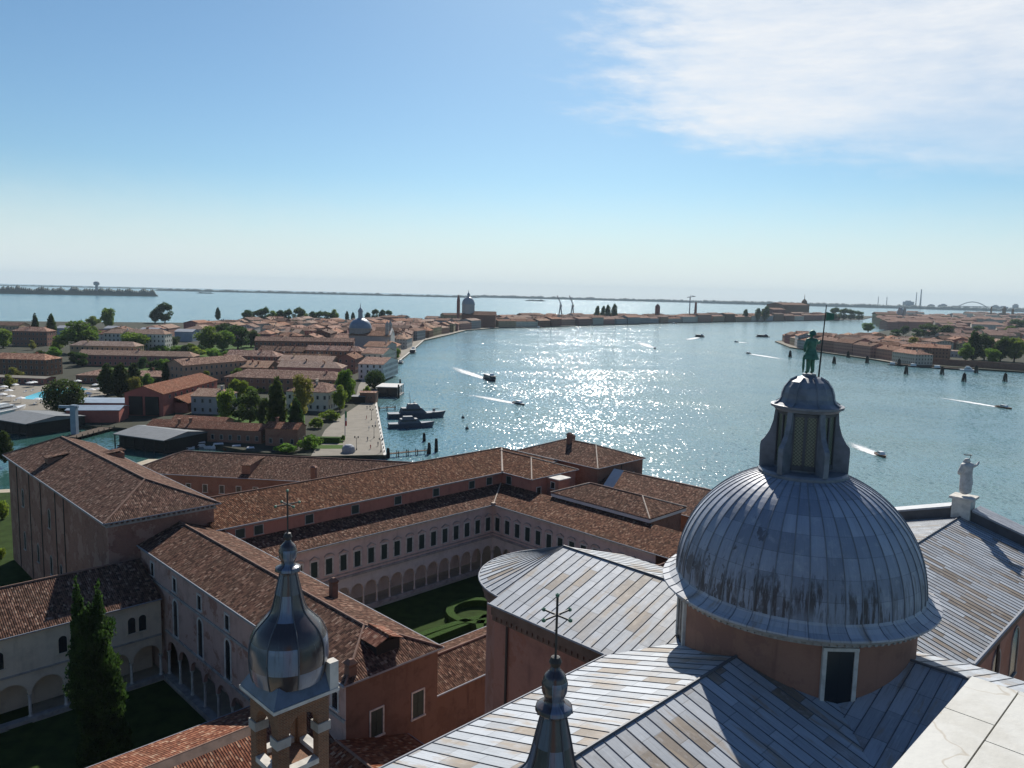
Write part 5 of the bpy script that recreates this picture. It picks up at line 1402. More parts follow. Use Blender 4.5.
H(-172, 316, R(10), 20, 12, 5.2, 1.2, 'low red walled workshop with a blue grey roof between the boathouses', REDP, BLUEROOF, (0, 0), 0, wins=False)
def boathouse(x, y, rot, L_, D_, label):
    e = empty('boathouse', (x, y, 0), label, 'boathouse', None, rot)
    mb = MB(); mb.face([(-L_ / 2, -D_ / 2, 5.0), (L_ / 2, -D_ / 2, 5.0), (L_ / 2, 0, 6.6), (-L_ / 2, 0, 6.6)]); mb.face([(-L_ / 2, D_ / 2, 5.0), (L_ / 2, D_ / 2, 5.0), (L_ / 2, 0, 6.6), (-L_ / 2, 0, 6.6)])
    mb.face([(-L_ / 2, -D_ / 2, 4.7), (L_ / 2, -D_ / 2, 4.7), (L_ / 2, -D_ / 2, 5.0), (-L_ / 2, -D_ / 2, 5.0)])
    mb.face([(L_ / 2, -D_ / 2, 4.8), (L_ / 2, D_ / 2, 4.8), (L_ / 2, 0, 6.4)])
    o = bpy.data.objects.new('roof', mb.mesh('roof', SLATE)); COL.objects.link(o); o.parent = e
    mb = MB(); walls(mb, -L_ / 2 + .4, L_ / 2 - .4, -D_ / 2 + 2.2, D_ / 2 - .4, .3, 4.9); o = bpy.data.objects.new('wall', mb.mesh('wall', WOODD)); COL.objects.link(o); o.parent = e
    n = int(L_ / 4.5)
    for i in range(n + 1):
        mb = MB(); x_ = -L_ / 2 + .5 + i * (L_ - 1) / n; mb.tube([(x_, -D_ / 2 + .4, -2), (x_, -D_ / 2 + .4, 4.9)], .22, 6)
        o = bpy.data.objects.new('post', mb.mesh('post', WOODD)); COL.objects.link(o); o.parent = e
    mb = MB(); mb.box(-L_ / 2, L_ / 2, -D_ / 2 + 1.6, D_ / 2, .2, .6); o = bpy.data.objects.new('deck', mb.mesh('deck', WOODD)); COL.objects.link(o); o.parent = e
    return e
boathouse(-187, 300, R(-27), 24, 24, 'dark timber boathouse with a grey roof beside the white yacht at far left')
boathouse(-126, 274, R(-24), 25, 21, 'dark timber boathouse with a grey roof in the middle of the canal')
# houses by the plaza and along the shore behind it
H(-94, 366, R(-5), 20, 24, 9, 3.2, 'pale house with a hipped tile roof beside the paved plaza', TOWN[3], TILE_FAR, (7, 7), 2)
H(-125, 430, R(-3), 64, 26, 7.5, 3.4, 'broad low house with a wide pale red roof behind the plaza trees', TOWN[4], TILE_FAR, (8, 8), 3)
H(-162, 472, R(-2), 30, 22, 8.5, 3.4, 'pinkish roofed house behind the plaza trees, left half of the second row', TOWN[2], TILE_PALE, (0, 0), 2)
H(-122, 468, R(1), 38, 17, 9.5, 3.0, 'pinkish roofed house behind the plaza trees, right half of the second row', TOWN[1], TILE_PALE, (0, 6), 3)
H(-142, 492, R(-4), 30, 10, 7.0, 2.4, 'low narrow house squeezed between the second and third rows behind the plaza', TOWN[3], TILE_FAR, (4, 0), 2)
H(-176, 524, R(2), 34, 17, 10.5, 3.4, 'brick house in the third row behind the plaza, left of its neighbours', TOWN[2], TILE_FAR, (0, 6), 2)
H(-138, 520, R(-2), 36, 19, 8.6, 3.0, 'ochre house in the third row behind the plaza, middle one', TOWN[0], TILE_PALE, (0, 0), 3)
H(-112, 530, R(88), 24, 12, 10.0, 3.2, 'tall narrow house end-on in the third row behind the plaza', TOWN[4], TILE_FAR, (0, 0), 1)
H(-150, 545, R(3), 40, 11, 8.0, 2.6, 'low grey house between the third row and the brown walled house', TOWN[5], TILE_FAR2, (5, 0), 2)
H(-172, 577, R(-3), 34, 15, 10, 3.2, 'brown walled house in front of the high dark house, left part', TOWN[2], TILE_FAR2, (0, 0), 3)
H(-132, 574, R(-3), 42, 14, 11.5, 3.2, 'brown walled house in front of the high dark house, taller right part', TOWN[2], TILE_FAR, (0, 5), 3)
H(-174, 645, R(8), 80, 15, 13, 3.0, 'very long high dark brown house below the blue domed church', TOWN[2], TILE_FAR2, (0, 0), 2)
H(-180, 452, R(62), 46, 15, 12, 3.2, 'salmon house with long balconies down its side behind the red hall', TOWN[1], TILE_FAR2, (0, 0), 2)
H(-88, 505, R(-5), 16, 40, 10, 3, 'narrow white fronted house on the quay beside the dark round tree', WHITEP, TILE_FAR, (0, 0), 1)
H(-98, 560, R(-5), 16, 34, 12, 3, 'pale yellow fronted house on the quay before the domed church', TOWN[3], TILE_FAR, (0, 0), 1)
H(-106, 615, R(-4), 18, 36, 13, 3, 'grey stone fronted house on the quay next to the domed church', TOWN[5], TILE_FAR2, (0, 0), 1)

# domed church on the left quay
e = empty('quay_church', (-135, 720, 1.4), 'church with a blue grey dome and small lantern on the left quay', 'church')
def sub(mb, name, mat, par, smooth=False):
    o = bpy.data.objects.new(name, mb.mesh(name, mat, smooth=smooth)); COL.objects.link(o); o.parent = par; return o
mb = MB(); mb.box(-16, 22, -13, 13, 0, 15); sub(mb, 'wall', TOWN[5], e)
mb = MB(); hip_roof(mb, -17, 22.5, -14, 14, 15, 19, 6, 0); sub(mb, 'roof', TILE_FAR2, e)
mb = MB(); mb.lathe([(10.2, 14), (10.2, 20.5), (10.8, 20.7), (10.8, 21.2), (10, 21.3)], -8, 0, 24); sub(mb, 'drum', TOWN[5], e)
mb = MB(); mb.lathe([(10.4 * math.cos(t), 21.0 + 9.6 * math.sin(t)) for t in [i * R(80) / 10 for i in range(11)]], -8, 0, 24); dm_ = sub(mb, 'dome', mat_simple('blue_grey_lead', (0.17, 0.225, 0.29), 0.5, nscale=.3), e, True)
mb = MB(); mb.lathe([(2.2, 30.2), (2.0, 36), (2.6, 36.2), (2.5, 37), (1.6, 38.8), (.4, 40.2), (.15, 44.2), (0, 44.3)], -8, 0, 12); sub(mb, 'lantern', LEADP, e)
mb = MB(); mb.face([(22.3, -12, 0), (22.3, 12, 0), (22.3, 12, 16), (22.3, 0, 21.5), (22.3, -12, 16)]); mb.face([(21, -12, 0), (21, 12, 0), (21, 12, 16), (21, 0, 21.5), (21, -12, 16)])
mb.face([(21, -12, 16), (22.3, -12, 16), (22.3, 0, 21.5), (21, 0, 21.5)]); mb.face([(21, -12, 0), (22.3, -12, 0), (22.3, -12, 16), (21, -12, 16)]); sub(mb, 'facade', STONE, e)
for s in (-9, 9):
    mb = MB(); mb.box(17, 20, s - 1.5, s + 1.5, 15, 24); mb.lathe([(1.9, 24), (1.7, 25.5), (.9, 27), (.2, 28.5), (0, 29)], 18.5, s, 8); sub(mb, 'bell_turret', STONE_D, e)
# great church far along the quay
e = empty('distant_domed_church', (-76, 1290, 1.4), 'distant great church with tall dome and pointed bell turrets on the far left quay', 'church')
mb = MB(); mb.box(-10, 46, -13, 13, 0, 20); sub(mb, 'wall', TOWN[2], e)
mb = MB(); hip_roof(mb, -11, 47, -14, 14, 20, 26, 8, 0); sub(mb, 'roof', TILE_FAR2, e)
mb = MB(); mb.lathe([(10.5, 18), (10.5, 36), (11.2, 36.3), (11.2, 37)], 0, 0, 24); sub(mb, 'drum', TOWN[5], e)
mb = MB(); mb.lathe([(10.8 * math.cos(t), 37 + 12.5 * math.sin(t)) for t in [i * R(82) / 10 for i in range(11)]], 0, 0, 24); sub(mb, 'dome', LEADP, e, True)
mb = MB(); mb.lathe([(2.3, 49), (2.1, 53), (2.8, 53.2), (1.6, 55), (.5, 56.5), (.3, 60.5), (0, 60.6)], 0, 0, 12); sub(mb, 'lantern', LEADP, e)
for x, y in ((-17, -3), (-17, 14)):
    mb = MB(); mb.box(x - 2, x + 2, y - 2, y + 2, 0, 41); mb.lathe([(2.2, 41), (1.9, 45), (.3, 52), (0, 52.4)], x, y, 8); sub(mb, 'bell_turret', TOWN[2], e)

# ------------------------------------------------------------------ the rest of the two towns, house by house
def img(p):
    v = p - Vector((0, 0, CAM_H)); z = v.dot(_fw)
    return 512 + FOC * v.dot(_rt) / z, 384 - FOC * v.dot(_up) / z
QW = [at(x, y, 1.4) for x, y in QUAY]
def along(P, d):
    for a, b in zip(P, P[1:]):
        l = (b - a).length
        if d <= l: return a + (b - a) * d / l, (b - a).normalized()
        d -= l
    return P[-1], (P[-1] - P[-2]).normalized()
ORD = ['first', 'second', 'third', 'fourth', 'fifth', 'sixth', 'seventh', 'eighth', 'ninth', 'tenth', 'eleventh', 'twelfth', 'thirteenth', 'fourteenth', 'fifteenth', 'sixteenth', 'seventeenth', 'eighteenth', 'nineteenth', 'twentieth',
       'twenty-first', 'twenty-second', 'twenty-third', 'twenty-fourth', 'twenty-fifth', 'twenty-sixth', 'twenty-seventh', 'twenty-eighth', 'twenty-ninth', 'thirtieth', 'thirty-first', 'thirty-second', 'thirty-third', 'thirty-fourth', 'thirty-fifth', 'thirty-sixth', 'thirty-seventh', 'thirty-eighth', 'thirty-ninth', 'fortieth']
TAKEN = [(-135, 720, 34), (-76, 1290, 40), (-318, 652, 34), (-174, 645, 40), (-152, 575, 40), (-88, 505, 22), (-98, 560, 22), (-106, 615, 22), (-430, 690, 28), (-520, 770, 36), (-462, 800, 24), (-420, 815, 24), (-376, 800, 24), (-335, 790, 24)]
PARKS = []
def free(p, r_):
    return all(math.hypot(p.x - x, p.y - y) > r_ * .6 + q for x, y, q in TAKEN)
def fill(P, d0, d1, rows, step, side, place, seed, lmin, lmax, skip=None, hmin=7.5, hmax=12.5):
    q = random.Random(seed)
    for ri, dd in enumerate(rows):
        s = d0; items = []
        while s < d1:
            L_ = lmin + (lmax - lmin) * q.random(); s += L_ / 2 + .5
            c, d = along(P, s)
            n_ = Vector((-d.y, d.x, 0)) * side
            p = c + n_ * (dd + q.uniform(-3, 3)); s += L_ / 2 + step * q.random()
            D_ = q.uniform(14, 21); px_, py_ = img(p)
            a = (L_, D_, q.uniform(hmin, hmax), q.uniform(2.6, 3.8), q.choice((0, 0, 1)), q.choice((0, 0, 1)), q.randrange(6), q.random(), q.randrange(3), q.gauss(0, .05), q.random())
            if px_ < -25 or px_ > 1060 or (skip and skip(px_, py_, p)) or not free(p, L_ / 2): continue
            items.append((px_, p, d, a))
        items.sort(key=lambda t: t[0])
        for k, (px_, p, d, (L_, D_, h_, rs, h0, h1, wi, rr, ch, dr, turn)) in enumerate(items):
            D = p.length
            rot = math.atan2(d.y, d.x) + dr
            if turn > .62 and ri > 0: rot += math.pi / 2; L_, D_ = min(L_, 24), min(D_ + 4, 19)
            rm = (TILE_FAR, TILE_FAR2, TILE_PALE)[0 if rr < .5 else 1 if rr < .82 else 2]
            near = D < 720
            lab = '%s %s house, %s from left in %s row %s' % (TOWN_NAMES[wi], 'hip-roofed' if h0 and h1 else 'tile-roofed', ORD[min(k, 39)], ORD[ri], place)
            house(p.x, p.y, rot, L_, D_, h_, rs, lab, TOWN[wi] if near else TOWNF[wi], rm, (D_ / 2 if h0 else 0, D_ / 2 if h1 else 0), ch + (1 if D < 900 else 0), near, group='houses ' + place, dorm=(int(rr * 40) % 3 if D < 800 else 0), terr=(int(rr * 97) % 4 == 0 and D < 900))
def skip_left(x, y, p):
    return (x < 258 and y > 350) or (150 < x < 258 and y > 339) or (235 < x < 386 and y > 350) or (60 < x < 100 and y > 338) or (0 < x < 58 and 335 < y < 342)
fill(QW, 260, 900, (17, 42, 68, 96, 126, 160, 198, 240, 290), 3, 1, 'from the near left quay', 3, 19, 38, skip_left)
fill(QW, 905, 1750, (17, 46, 82, 128, 185), 5, 1, 'of the mid left island', 4, 34, 58, skip_left, 9, 14)
fill(QW, 1755, 2560, (20, 62), 8, 1, 'of the far left island', 5, 48, 74, None, 11, 19)
DW = [at(x, y, 1.4) for x, y in DORS]
fill(DW, 0, 760, (15, 40, 66, 95, 128, 165, 206, 252, 304, 362), 4, 1, 'from the right shore', 6, 24, 44, lambda x, y, p: (y < 316) or (x > 930 and y > 353) or (870 < x < 885 and y > 352), 9, 14.5)
# ------------------------------------------------------------------ trees placed one by one
def T(kind, x, y, yt, wpx, label, group=None, name='tree', cat='tree'):
    p = at(x, y, 1.4); d = p.length
    z = CAM_H + (p.y) * 0  # height from the picture's scale at that distance
    m_ = math.hypot(p.x, p.y) / FOC
    return tree(kind, p, max(2.0, (y - yt) * m_ / .985), wpx * m_, label, group, name, cat)
G1 = 'trees of the hotel gardens'
T('broad-a', 78, 353, 324, 38, 'big bright green round tree left of the white hotel', G1)
T('broad-b', 135, 353, 332, 32, 'wide green tree in front of the right end of the white hotel', G1)
T('broad-c', 115, 354, 342, 18, 'low green tree in front of the middle of the white hotel', G1)
T('broad-b', 3, 348, 330, 20, 'bright green tree cut by the left edge of the picture', G1)
T('column-a', 36, 342, 317, 6, 'thin dark cypress left of the pale blue sheds', G1)
T('column-b', 52, 342, 317, 8, 'dark pointed cypress between the first two pale blue sheds', G1)
T('ball-a', 64, 413, 382, 34, 'round dark clipped tree standing in front of the pool', G1)
T('column-a', 108, 395, 366, 15, 'broad dark cypress right of the pool, left one of the pair', G1)
T('column-b', 121, 398, 365, 16, 'tall dark cypress right of the pool, right one of the pair', G1)
T('column-a', 134, 390, 365, 13, 'dark cypress behind the yellow green bush and red hall', G1)
T('yellow-a', 134, 398, 377, 17, 'yellow green bushy tree left of the red boatyard hall', G1)
T('column-b', 167, 385, 362, 9, 'dark cypress above the middle of the red hall roof', G1)
T('column-a', 175, 385, 367, 7, 'small dark cypress above the red hall roof, right of a taller one', G1)
T('dark-a', 186, 384, 365, 11, 'dark rounded tree above the right end of the red hall roof', G1)
T('dark-b', 194, 382, 364, 8, 'narrow dark tree between the red hall roof and salmon house', G1)
T('yellow-b', 206, 386, 371, 14, 'yellow tree at the right end of the red hall', G1)
T('broad-a', 148, 389, 374, 12, 'small green tree behind the left part of the red hall roof', G1)
G2 = 'trees of the garden park'
for i, (k, x, y, yt, w_, lb) in enumerate((
        ('broad-a', 209, 352, 327, 28, 'large pale green tree at the left of the garden park'), ('broad-b', 224, 351, 329, 24, 'large green tree in the middle of the garden park'),
        ('dark-a', 238, 349, 326, 26, 'dark green tree in the right half of the garden park'), ('dark-b', 251, 347, 330, 20, 'dark tree at the right end of the garden park'),
        ('dark-a', 222, 340, 324, 20, 'dark tree at the back of the garden park'), ('bush-a', 160, 353, 345, 18, 'low green bush at the left end of the garden park hedge'),
        ('bush-b', 176, 354, 346, 18, 'low bright green bush, second along the garden park hedge'), ('dark-b', 183, 356, 345, 14, 'small dark bushy tree amid the garden park hedge'),
        ('bush-a', 196, 356, 346, 20, 'low green bush in front of the pale green park tree'), ('bush-b', 212, 357, 348, 18, 'green bush, right of centre along the garden park hedge'),
        ('bush-a', 228, 358, 350, 16, 'low bright bush at the right end of the garden park hedge'))):
    T(k, x, y, yt, w_, lb, G2)
q_ = random.Random(31); cnt = 0; spots = []
while cnt < 46:
    x, y = q_.uniform(2, 262), q_.uniform(336, 408)
    p = at(x, y, 1.4); ok = True
    for o_ in list(COL.objects):
        if o_.parent is None and o_.get('category') in ('house', 'hotel', 'boatyard', 'shed', 'boathouse') and abs(o_.location.x - p.x) < 75:
            wl = [c for c in o_.children if c.name.startswith('wall')]
            if not wl: continue
            bb = [Vector(c) for c in wl[0].bound_box]; hx, hy = max(v.x for v in bb) + 3.5, max(v.y for v in bb) + 3.5
            d_ = Matrix.Rotation(-o_.rotation_euler.z, 3, 'Z') @ (p - o_.location)
            if abs(d_.x) < hx and abs(d_.y) < hy: ok = False; break
    if not ok or (18 < x < 92 and 383 < y < 408) or (y > 398 and x < 130) or (128 < x < 200 and y > 392): continue
    if any(abs(x - a_) < 5 and abs(y - b_) < 3 for a_, b_ in spots): continue
    spots.append((x, y)); cnt += 1
spots.sort()
for i, (x, y) in enumerate(spots):
    k = q_.choice(('broad-a', 'dark-a', 'broad-c', 'dark-b', 'bush-a', 'bush-b', 'yellow-b'))
    w_ = q_.uniform(9, 17) * (0.6 + (y - 330) / 120); hh = w_ * q_.uniform(.7, 1.1) * (.6 if k[:2] == 'bu' else 1)
    T(k, x, y, y - hh, w_, '%s in the hotel grounds, number %s from the left among the scattered greenery' % ('low bush' if k[:2] == 'bu' else 'yellowish tree' if k[:2] == 'ye' else 'dark tree' if k[:2] == 'da' else 'green tree', ORD[i] if i < 40 else 'forty-' + ORD[i - 40]), 'scattered greenery of the hotel grounds')
G3 = 'trees on the skyline of the left island'
for k, x, y, yt, w_, lb in (('dark-a', 165, 323, 304, 17, 'large dark tree on the skyline above the white hotel'), ('dark-b', 155, 323, 309, 13, 'smaller dark tree beside the large skyline tree above the white hotel'),
        ('column-a', 218, 320, 308, 5, 'small lone cypress on the skyline right of the large dark tree'), ('broad-c', 108, 329, 309, 15, 'thin crowned tree on the skyline above the pale blue sheds'),
        ('broad-a', 93, 327, 317, 14, 'green tree behind the pale blue sheds on the skyline'), ('dark-b', 250, 322, 310, 18, 'leftmost of the dark skyline trees beyond the garden park')):
    T(k, x, y, yt, w_, lb, G3)
q_ = random.Random(12)
for i in range(11):
    T(('dark-a', 'dark-a', 'broad-a', 'dark-b')[i % 4], 258 + i * 7.8 + q_.uniform(-2, 2), 323.5, 308.5 + q_.uniform(-1, 3), q_.uniform(10, 15), 'dark tree on the skyline left of the blue dome, %s from left in the row' % ORD[i], G3)
for i, (x, w_, k) in enumerate(((347, 4, 'column-a'), (353, 4, 'column-b'), (375, 9, 'dark-a'), (382, 9, 'dark-b'), (389, 9, 'dark-a'), (368, 8, 'dark-b'))):
    T(k, x, 321, (311, 312, 309, 309, 310, 312)[i], w_, ('small cypress on the skyline just left of the blue dome', 'tiny cypress right against the left of the blue dome lantern', 'dark tree on the skyline right of the blue dome, first of three', 'dark tree on the skyline right of the blue dome, middle of three', 'dark tree on the skyline right of the blue dome, last of three', 'dark tree half hidden behind the blue dome lantern')[i], G3)
G4 = 'trees around the paved plaza'
for k, x, y, yt, w_, lb in (('broad-b', 226, 420, 387, 22, 'sunlit yellow green tree right of the grey plastered house'), ('broad-c', 238, 402, 378, 20, 'green tree behind the sunlit tree near the grey house'),
        ('dark-a', 250, 424, 391, 26, 'dark spreading tree left of the tall plaza cypress'), ('dark-b', 262, 426, 397, 18, 'dark rounded tree touching the tall plaza cypress'), ('dark-a', 239, 420, 398, 18, 'dark tree between the sunlit tree and the spreading one'),
        ('column-a', 277, 440, 377, 19, 'tallest cypress left of the plaza'), ('column-b', 296, 442, 397, 15, 'dark blunt cypress at the left edge of the plaza'),
        ('yellow-a', 303, 422, 372, 26, 'tall airy yellow leaved tree behind the plaza cypresses'), ('broad-c', 345, 404, 367, 22, 'tall green tree beside the pale hipped house on the plaza'),
        ('broad-b', 350, 398, 376, 17, 'green tree between the plaza house and the dark quay tree'), ('broad-a', 340, 411, 384, 16, 'lower green tree at the corner of the pale plaza house'), ('ball-a', 375, 389, 369, 20, 'round dark evergreen on the quay left of the landing stage')):
    T(k, x, y, yt, w_, lb, G4)
for x, y, yt, w_, lb in ((330, 420, 408, 26, 'wide dark bush in front of the pale plaza house'), (310, 449, 433, 28, 'spiky grey green bush at the near corner of the lawn'), (316, 428, 416, 16, 'pale green bush at the plaza edge below the yellow tree'), (367, 396, 384, 11, 'small dark bush on the quay below the round evergreen'),
        (286, 452, 442, 26, 'low dark hedge bush left of the spiky bush'), (343, 441, 434, 5, 'tiny round bush at the end of the clipped lawn hedge')):
    T('bush-a', x, y, yt, w_, lb, 'bushes around the plaza', 'bush', 'bush')
T('broad-b', 397, 359, 347, 9, 'small dark tree on the quay beyond the landing stage', G4)
T('column-b', 5, 462, 434, 13, 'dark blunt cypress at the left edge beyond the hall roof', G4)
for x, y, yt, w_, lb in ((2, 520, 500, 16, 'dark bush at the left edge beside the hall'), (1, 560, 548, 12, 'small bush at the left edge below the hall')): T('bush-b', x, y, yt, w_, lb, 'bushes around the plaza', 'bush', 'bush')
G5 = 'trees on the right shore'
for k, x, y, yt, w_, lb in (('yellow-b', 911, 355, 338, 18, 'yellow green tree on the right shore left of the white garden pavilion'), ('column-a', 973, 360, 334, 12, 'pointed dark tree on the right shore, tallest of the clump'), ('dark-a', 984, 360, 337, 19, 'dark round tree beside the pointed one on the right shore'),
        ('dark-b', 1000, 361, 339, 19, 'dark spreading tree on the right shore near the frame edge'), ('broad-c', 1014, 362, 340, 18, 'green tree at the very right edge on the shore'), ('broad-a', 965, 361, 345, 13, 'low green tree at the left of the dark right shore clump'),
        ('broad-b', 992, 363, 349, 15, 'low green tree in front of the dark right shore clump'), ('dark-a', 928, 338, 325, 20, 'dark tree clump among the right roofs, left one'), ('dark-b', 945, 338, 326, 18, 'dark tree clump among the right roofs, right one'),
        ('dark-a', 1018, 332, 321, 17, 'dark tree among the roofs at the right frame edge'), ('broad-c', 868, 332, 323, 14, 'small green tree among the roofs behind the point')):
    T(k, x, y, yt, w_, lb, G5)
for i in range(12):
    x, y = 880 + i * 12 + q_.uniform(-4, 4), q_.uniform(324, 350); w_ = q_.uniform(8, 14)
    T(q_.choice(('dark-a', 'dark-b', 'broad-c')), x, y, y - w_ * .75, w_, 'small tree between houses of the right bank, %s from left' % ORD[i], 'small trees among the right roofs')
for i, (x, y, yt, w_) in enumerate(((834, 320, 308, 11), (843, 320, 309, 12), (851, 320, 310, 11), (859, 320, 311.5, 10))):
    T('dark-a', x, y, yt, w_, 'dark tree on the far island tip right of the great mill, %s from left' % ORD[i], 'trees on the far island tip')
for i, (x, yt, w_) in enumerate(((596, 305, 8), (602, 305, 7), (608, 304, 8), (614, 303, 8), (757, 308, 9), (765, 306, 9), (744, 309, 8))):
    T('dark-b', x, 321, yt, w_, 'dark poplar rising over the far roofs, %s from left of its row' % ORD[i], 'poplars over the far roofs')

# ------------------------------------------------------------------ boats and the things of the water
def hull(mb, L_, B_, fb, bow=.45, stern=.8, sheer=.6, n=14, mi=0):
    """lofted hull along +x, bow at +L/2"""
    secs = []
    for i in range(n + 1):
        t = i / n
        w_ = B_ / 2 * (stern + (1 - stern) * min(1, t / .3)) * (1 if t < 1 - bow else math.cos((t - 1 + bow) / bow * math.pi / 2) ** .75)
        x = -L_ / 2 + L_ * t; z = fb * (1 + sheer * max(0, t - .35) ** 2)
        secs.append([(x, -w_, z), (x - (.05 * L_ * t if t > .7 else 0), -w_ * .82, -.3), (x - (.05 * L_ * t if t > .7 else 0), w_ * .82, -.3), (x, w_, z)])
    for A, B in zip(secs, secs[1:]):
        for k in range(3): mb.face([A[k], B[k], B[k + 1], A[k + 1]], mi=mi)
        mb.face([A[3], B[3], B[0], A[0]], mi=mi)
    mb.face(secs[0], mi=mi)
def cabin(mb, x0, x1, w_, z0, z1, rake=.5, mi=0):
    P0 = [(x0, -w_ / 2, z0), (x1, -w_ / 2, z0), (x1, w_ / 2, z0), (x0, w_ / 2, z0)]
    P1 = [(x0 + rake * .3, -w_ / 2 * .86, z1), (x1 - rake, -w_ / 2 * .86, z1), (x1 - rake, w_ / 2 * .86, z1), (x0 + rake * .3, w_ / 2 * .86, z1)]
    for i in range(4):
        j = (i + 1) % 4; mb.face([P0[i], P0[j], P1[j], P1[i]], mi=mi)
    mb.face(P1, mi=mi)
def boat(name, p, az_, L_, B_, label, cat, style, group=None):
    e = empty(name, (p[0], p[1], 0), label, cat, group, az_)
    hm, cm = {'ferry': (BOATD, BOATW), 'taxi': (BOATB, BOATW), 'motor': (BOATD, BOATW), 'patrol': (NAVY, NAVY2), 'white': (BOATW, BOATW), 'cruiser': (BOATW, BOATW), 'barge': (BOATD, WOOD)}[style]
    mb = MB(); hull(mb, L_, B_, {'ferry': 1.0, 'patrol': L_ * .085, 'white': L_ * .1, 'barge': .9}.get(style, .7), .3 if style in ('ferry', 'barge') else .55); sub(mb, 'hull', hm, e)
    if style == 'ferry':
        mb = MB(); cabin(mb, -L_ * .42, L_ * .33, B_ * .86, 1.0, 3.1, .5); c = sub(mb, 'cabin', BOATD, e)
        mb = MB(); cabin(mb, -L_ * .44, L_ * .36, B_ * .95, 3.1, 3.4, .2); sub(mb, 'cabin_roof', BOATD, e)
        mb = MB(); cabin(mb, L_ * .12, L_ * .25, B_ * .55, 3.4, 4.9, .6); sub(mb, 'wheelhouse', BOATW, e)
        for s in (-1, 1):
            mb = MB(); mb.box(-L_ * .38, L_ * .28, s * B_ * .43 - .03, s * B_ * .43 + .03, 1.8, 2.7); sub(mb, 'window', PANE, c)
    elif style in ('taxi', 'motor', 'cruiser'):
        mb = MB(); cabin(mb, -L_ * .2, L_ * .2, B_ * .75, .75, 1.75, .7); c = sub(mb, 'cabin', cm, e)
        for s in (-1, 1):
            mb = MB(); mb.box(-L_ * .16, L_ * .12, s * B_ * .36 - .02, s * B_ * .36 + .04, 1.1, 1.5); sub(mb, 'window', PANE, c)
        mb = MB(); mb.box(-L_ * .42, -L_ * .22, -B_ * .3, B_ * .3, .72, .9); sub(mb, 'seat', WOOD, e)
    elif style == 'patrol':
        f = L_ * .085
        mb = MB(); cabin(mb, -L_ * .30, L_ * .16, B_ * .72, f, f + 2.4, 2.6); c = sub(mb, 'cabin', hm, e)
        for s in (-1, 1):
            mb = MB(); mb.box(-L_ * .26, L_ * .06, s * B_ * .335 - .03, s * B_ * .335 + .06, f + 1.3, f + 1.9); sub(mb, 'window', PANE, c)
        mb = MB(); cabin(mb, -L_ * .18, L_ * .05, B_ * .5, f + 2.4, f + 4.2, 1.4); sub(mb, 'bridge', cm, e)
        mb = MB(); mb.tube([(-L_ * .12, 0, f + 4.2), (-L_ * .14, 0, f + 4.2 + L_ * .22)], [.16, .05], 6); mb.tube([(-L_ * .13, -1.3, f + 4.2 + L_ * .1), (-L_ * .13, 1.3, f + 4.2 + L_ * .1)], .06, 5)
        mb.lathe([(0, f + 4.5), (.55, f + 4.6), (.55, f + 4.9), (0, f + 5.1)], -L_ * .05, 0, 10); sub(mb, 'mast', cm, e)
        mb = MB(); mb.lathe([(.7, f + .6), (.7, f + 1.3), (.3, f + 1.7), (0, f + 1.7)], L_ * .29, 0, 10); mb.tube([(L_ * .29, 0, f + 1.4), (L_ * .36, 0, f + 1.8)], .1, 6); sub(mb, 'deck_gun', NAVY2, e)
        mb = MB()
        for s in (-1, 1):
            mb.tube([(-L_ * .45 + i * L_ * .085, s * B_ * (.44 if i < 7 else .44 - (i - 6) * .08), f * (1.0 + .03 * i) + .95) for i in range(11)], .035, 4)
        sub(mb, 'railing', NAVY2, e)
    elif style == 'white':
        f = L_ * .1
        mb = MB(); cabin(mb, -L_ * .28, L_ * .2, B_ * .74, f, f + 1.9, 1.8); c = sub(mb, 'cabin', cm, e)
        for s in (-1, 1):
            mb = MB(); mb.box(-L_ * .24, L_ * .08, s * B_ * .345 - .03, s * B_ * .345 + .05, f + .9, f + 1.4); sub(mb, 'window', PANE, c)
        mb = MB(); cabin(mb, -L_ * .2, L_ * .05, B_ * .55, f + 1.9, f + 2.9, .8); sub(mb, 'flybridge', cm, e)
    elif style == 'barge':
        mb = MB(); cabin(mb, -L_ * .42, -L_ * .24, B_ * .7, .9, 3.0, .3); sub(mb, 'wheelhouse', BOATW, e)
        mb = MB(); mb.box(-L_ * .2, L_ * .3, -B_ * .36, B_ * .36, .9, 1.5); sub(mb, 'cargo_hatch', cm, e)
    return e
def wake(px_path, w0, w1, label):
    P = [at(x, y, 0.07) for x, y in px_path]
    Q = []
    for a, b in zip(P, P[1:]):
        for k in range(8): Q.append(a.lerp(b, k / 8))
    Q.append(P[-1]); n = len(Q); mb = MB(); l0 = r0 = None
    for i, p in enumerate(Q):
        d = (Q[min(i + 1, n - 1)] - Q[max(i - 1, 0)]).normalized(); t = i / (n - 1)
        s = Vector((-d.y, d.x, 0)) * (w0 + (w1 - w0) * t) * .8
        if l0 is not None: mb.face([l0, r0, p - s, p + s], [(tp, 0), (tp, 1), (t, 1), (t, 0)], raw=True)
        l0, r0, tp = p + s, p - s, t
    c = Q[n // 2]
    return own(mb, 'wake', FOAM, label, 'wake', (c.x, c.y, 0.07))
def hd(a, b):
    p, q = at(*a, 0), at(*b, 0); d = q - p; return math.atan2(d.y, d.x)
boat('water_bus', at(490, 380, 0), hd((465, 372), (490, 381)), 21, 4.4, 'dark water bus crossing the glitter with a long white wake', 'water bus', 'ferry')
wake([(484, 378.5), (465, 372), (441, 362)], 4, 13, 'long white wake curving left behind the dark water bus')
boat('motor_boat', at(519, 404, 0), hd((490, 398), (519, 405)), 11, 2.6, 'low dark motor boat in the glitter below the water bus', 'motor boat', 'motor')
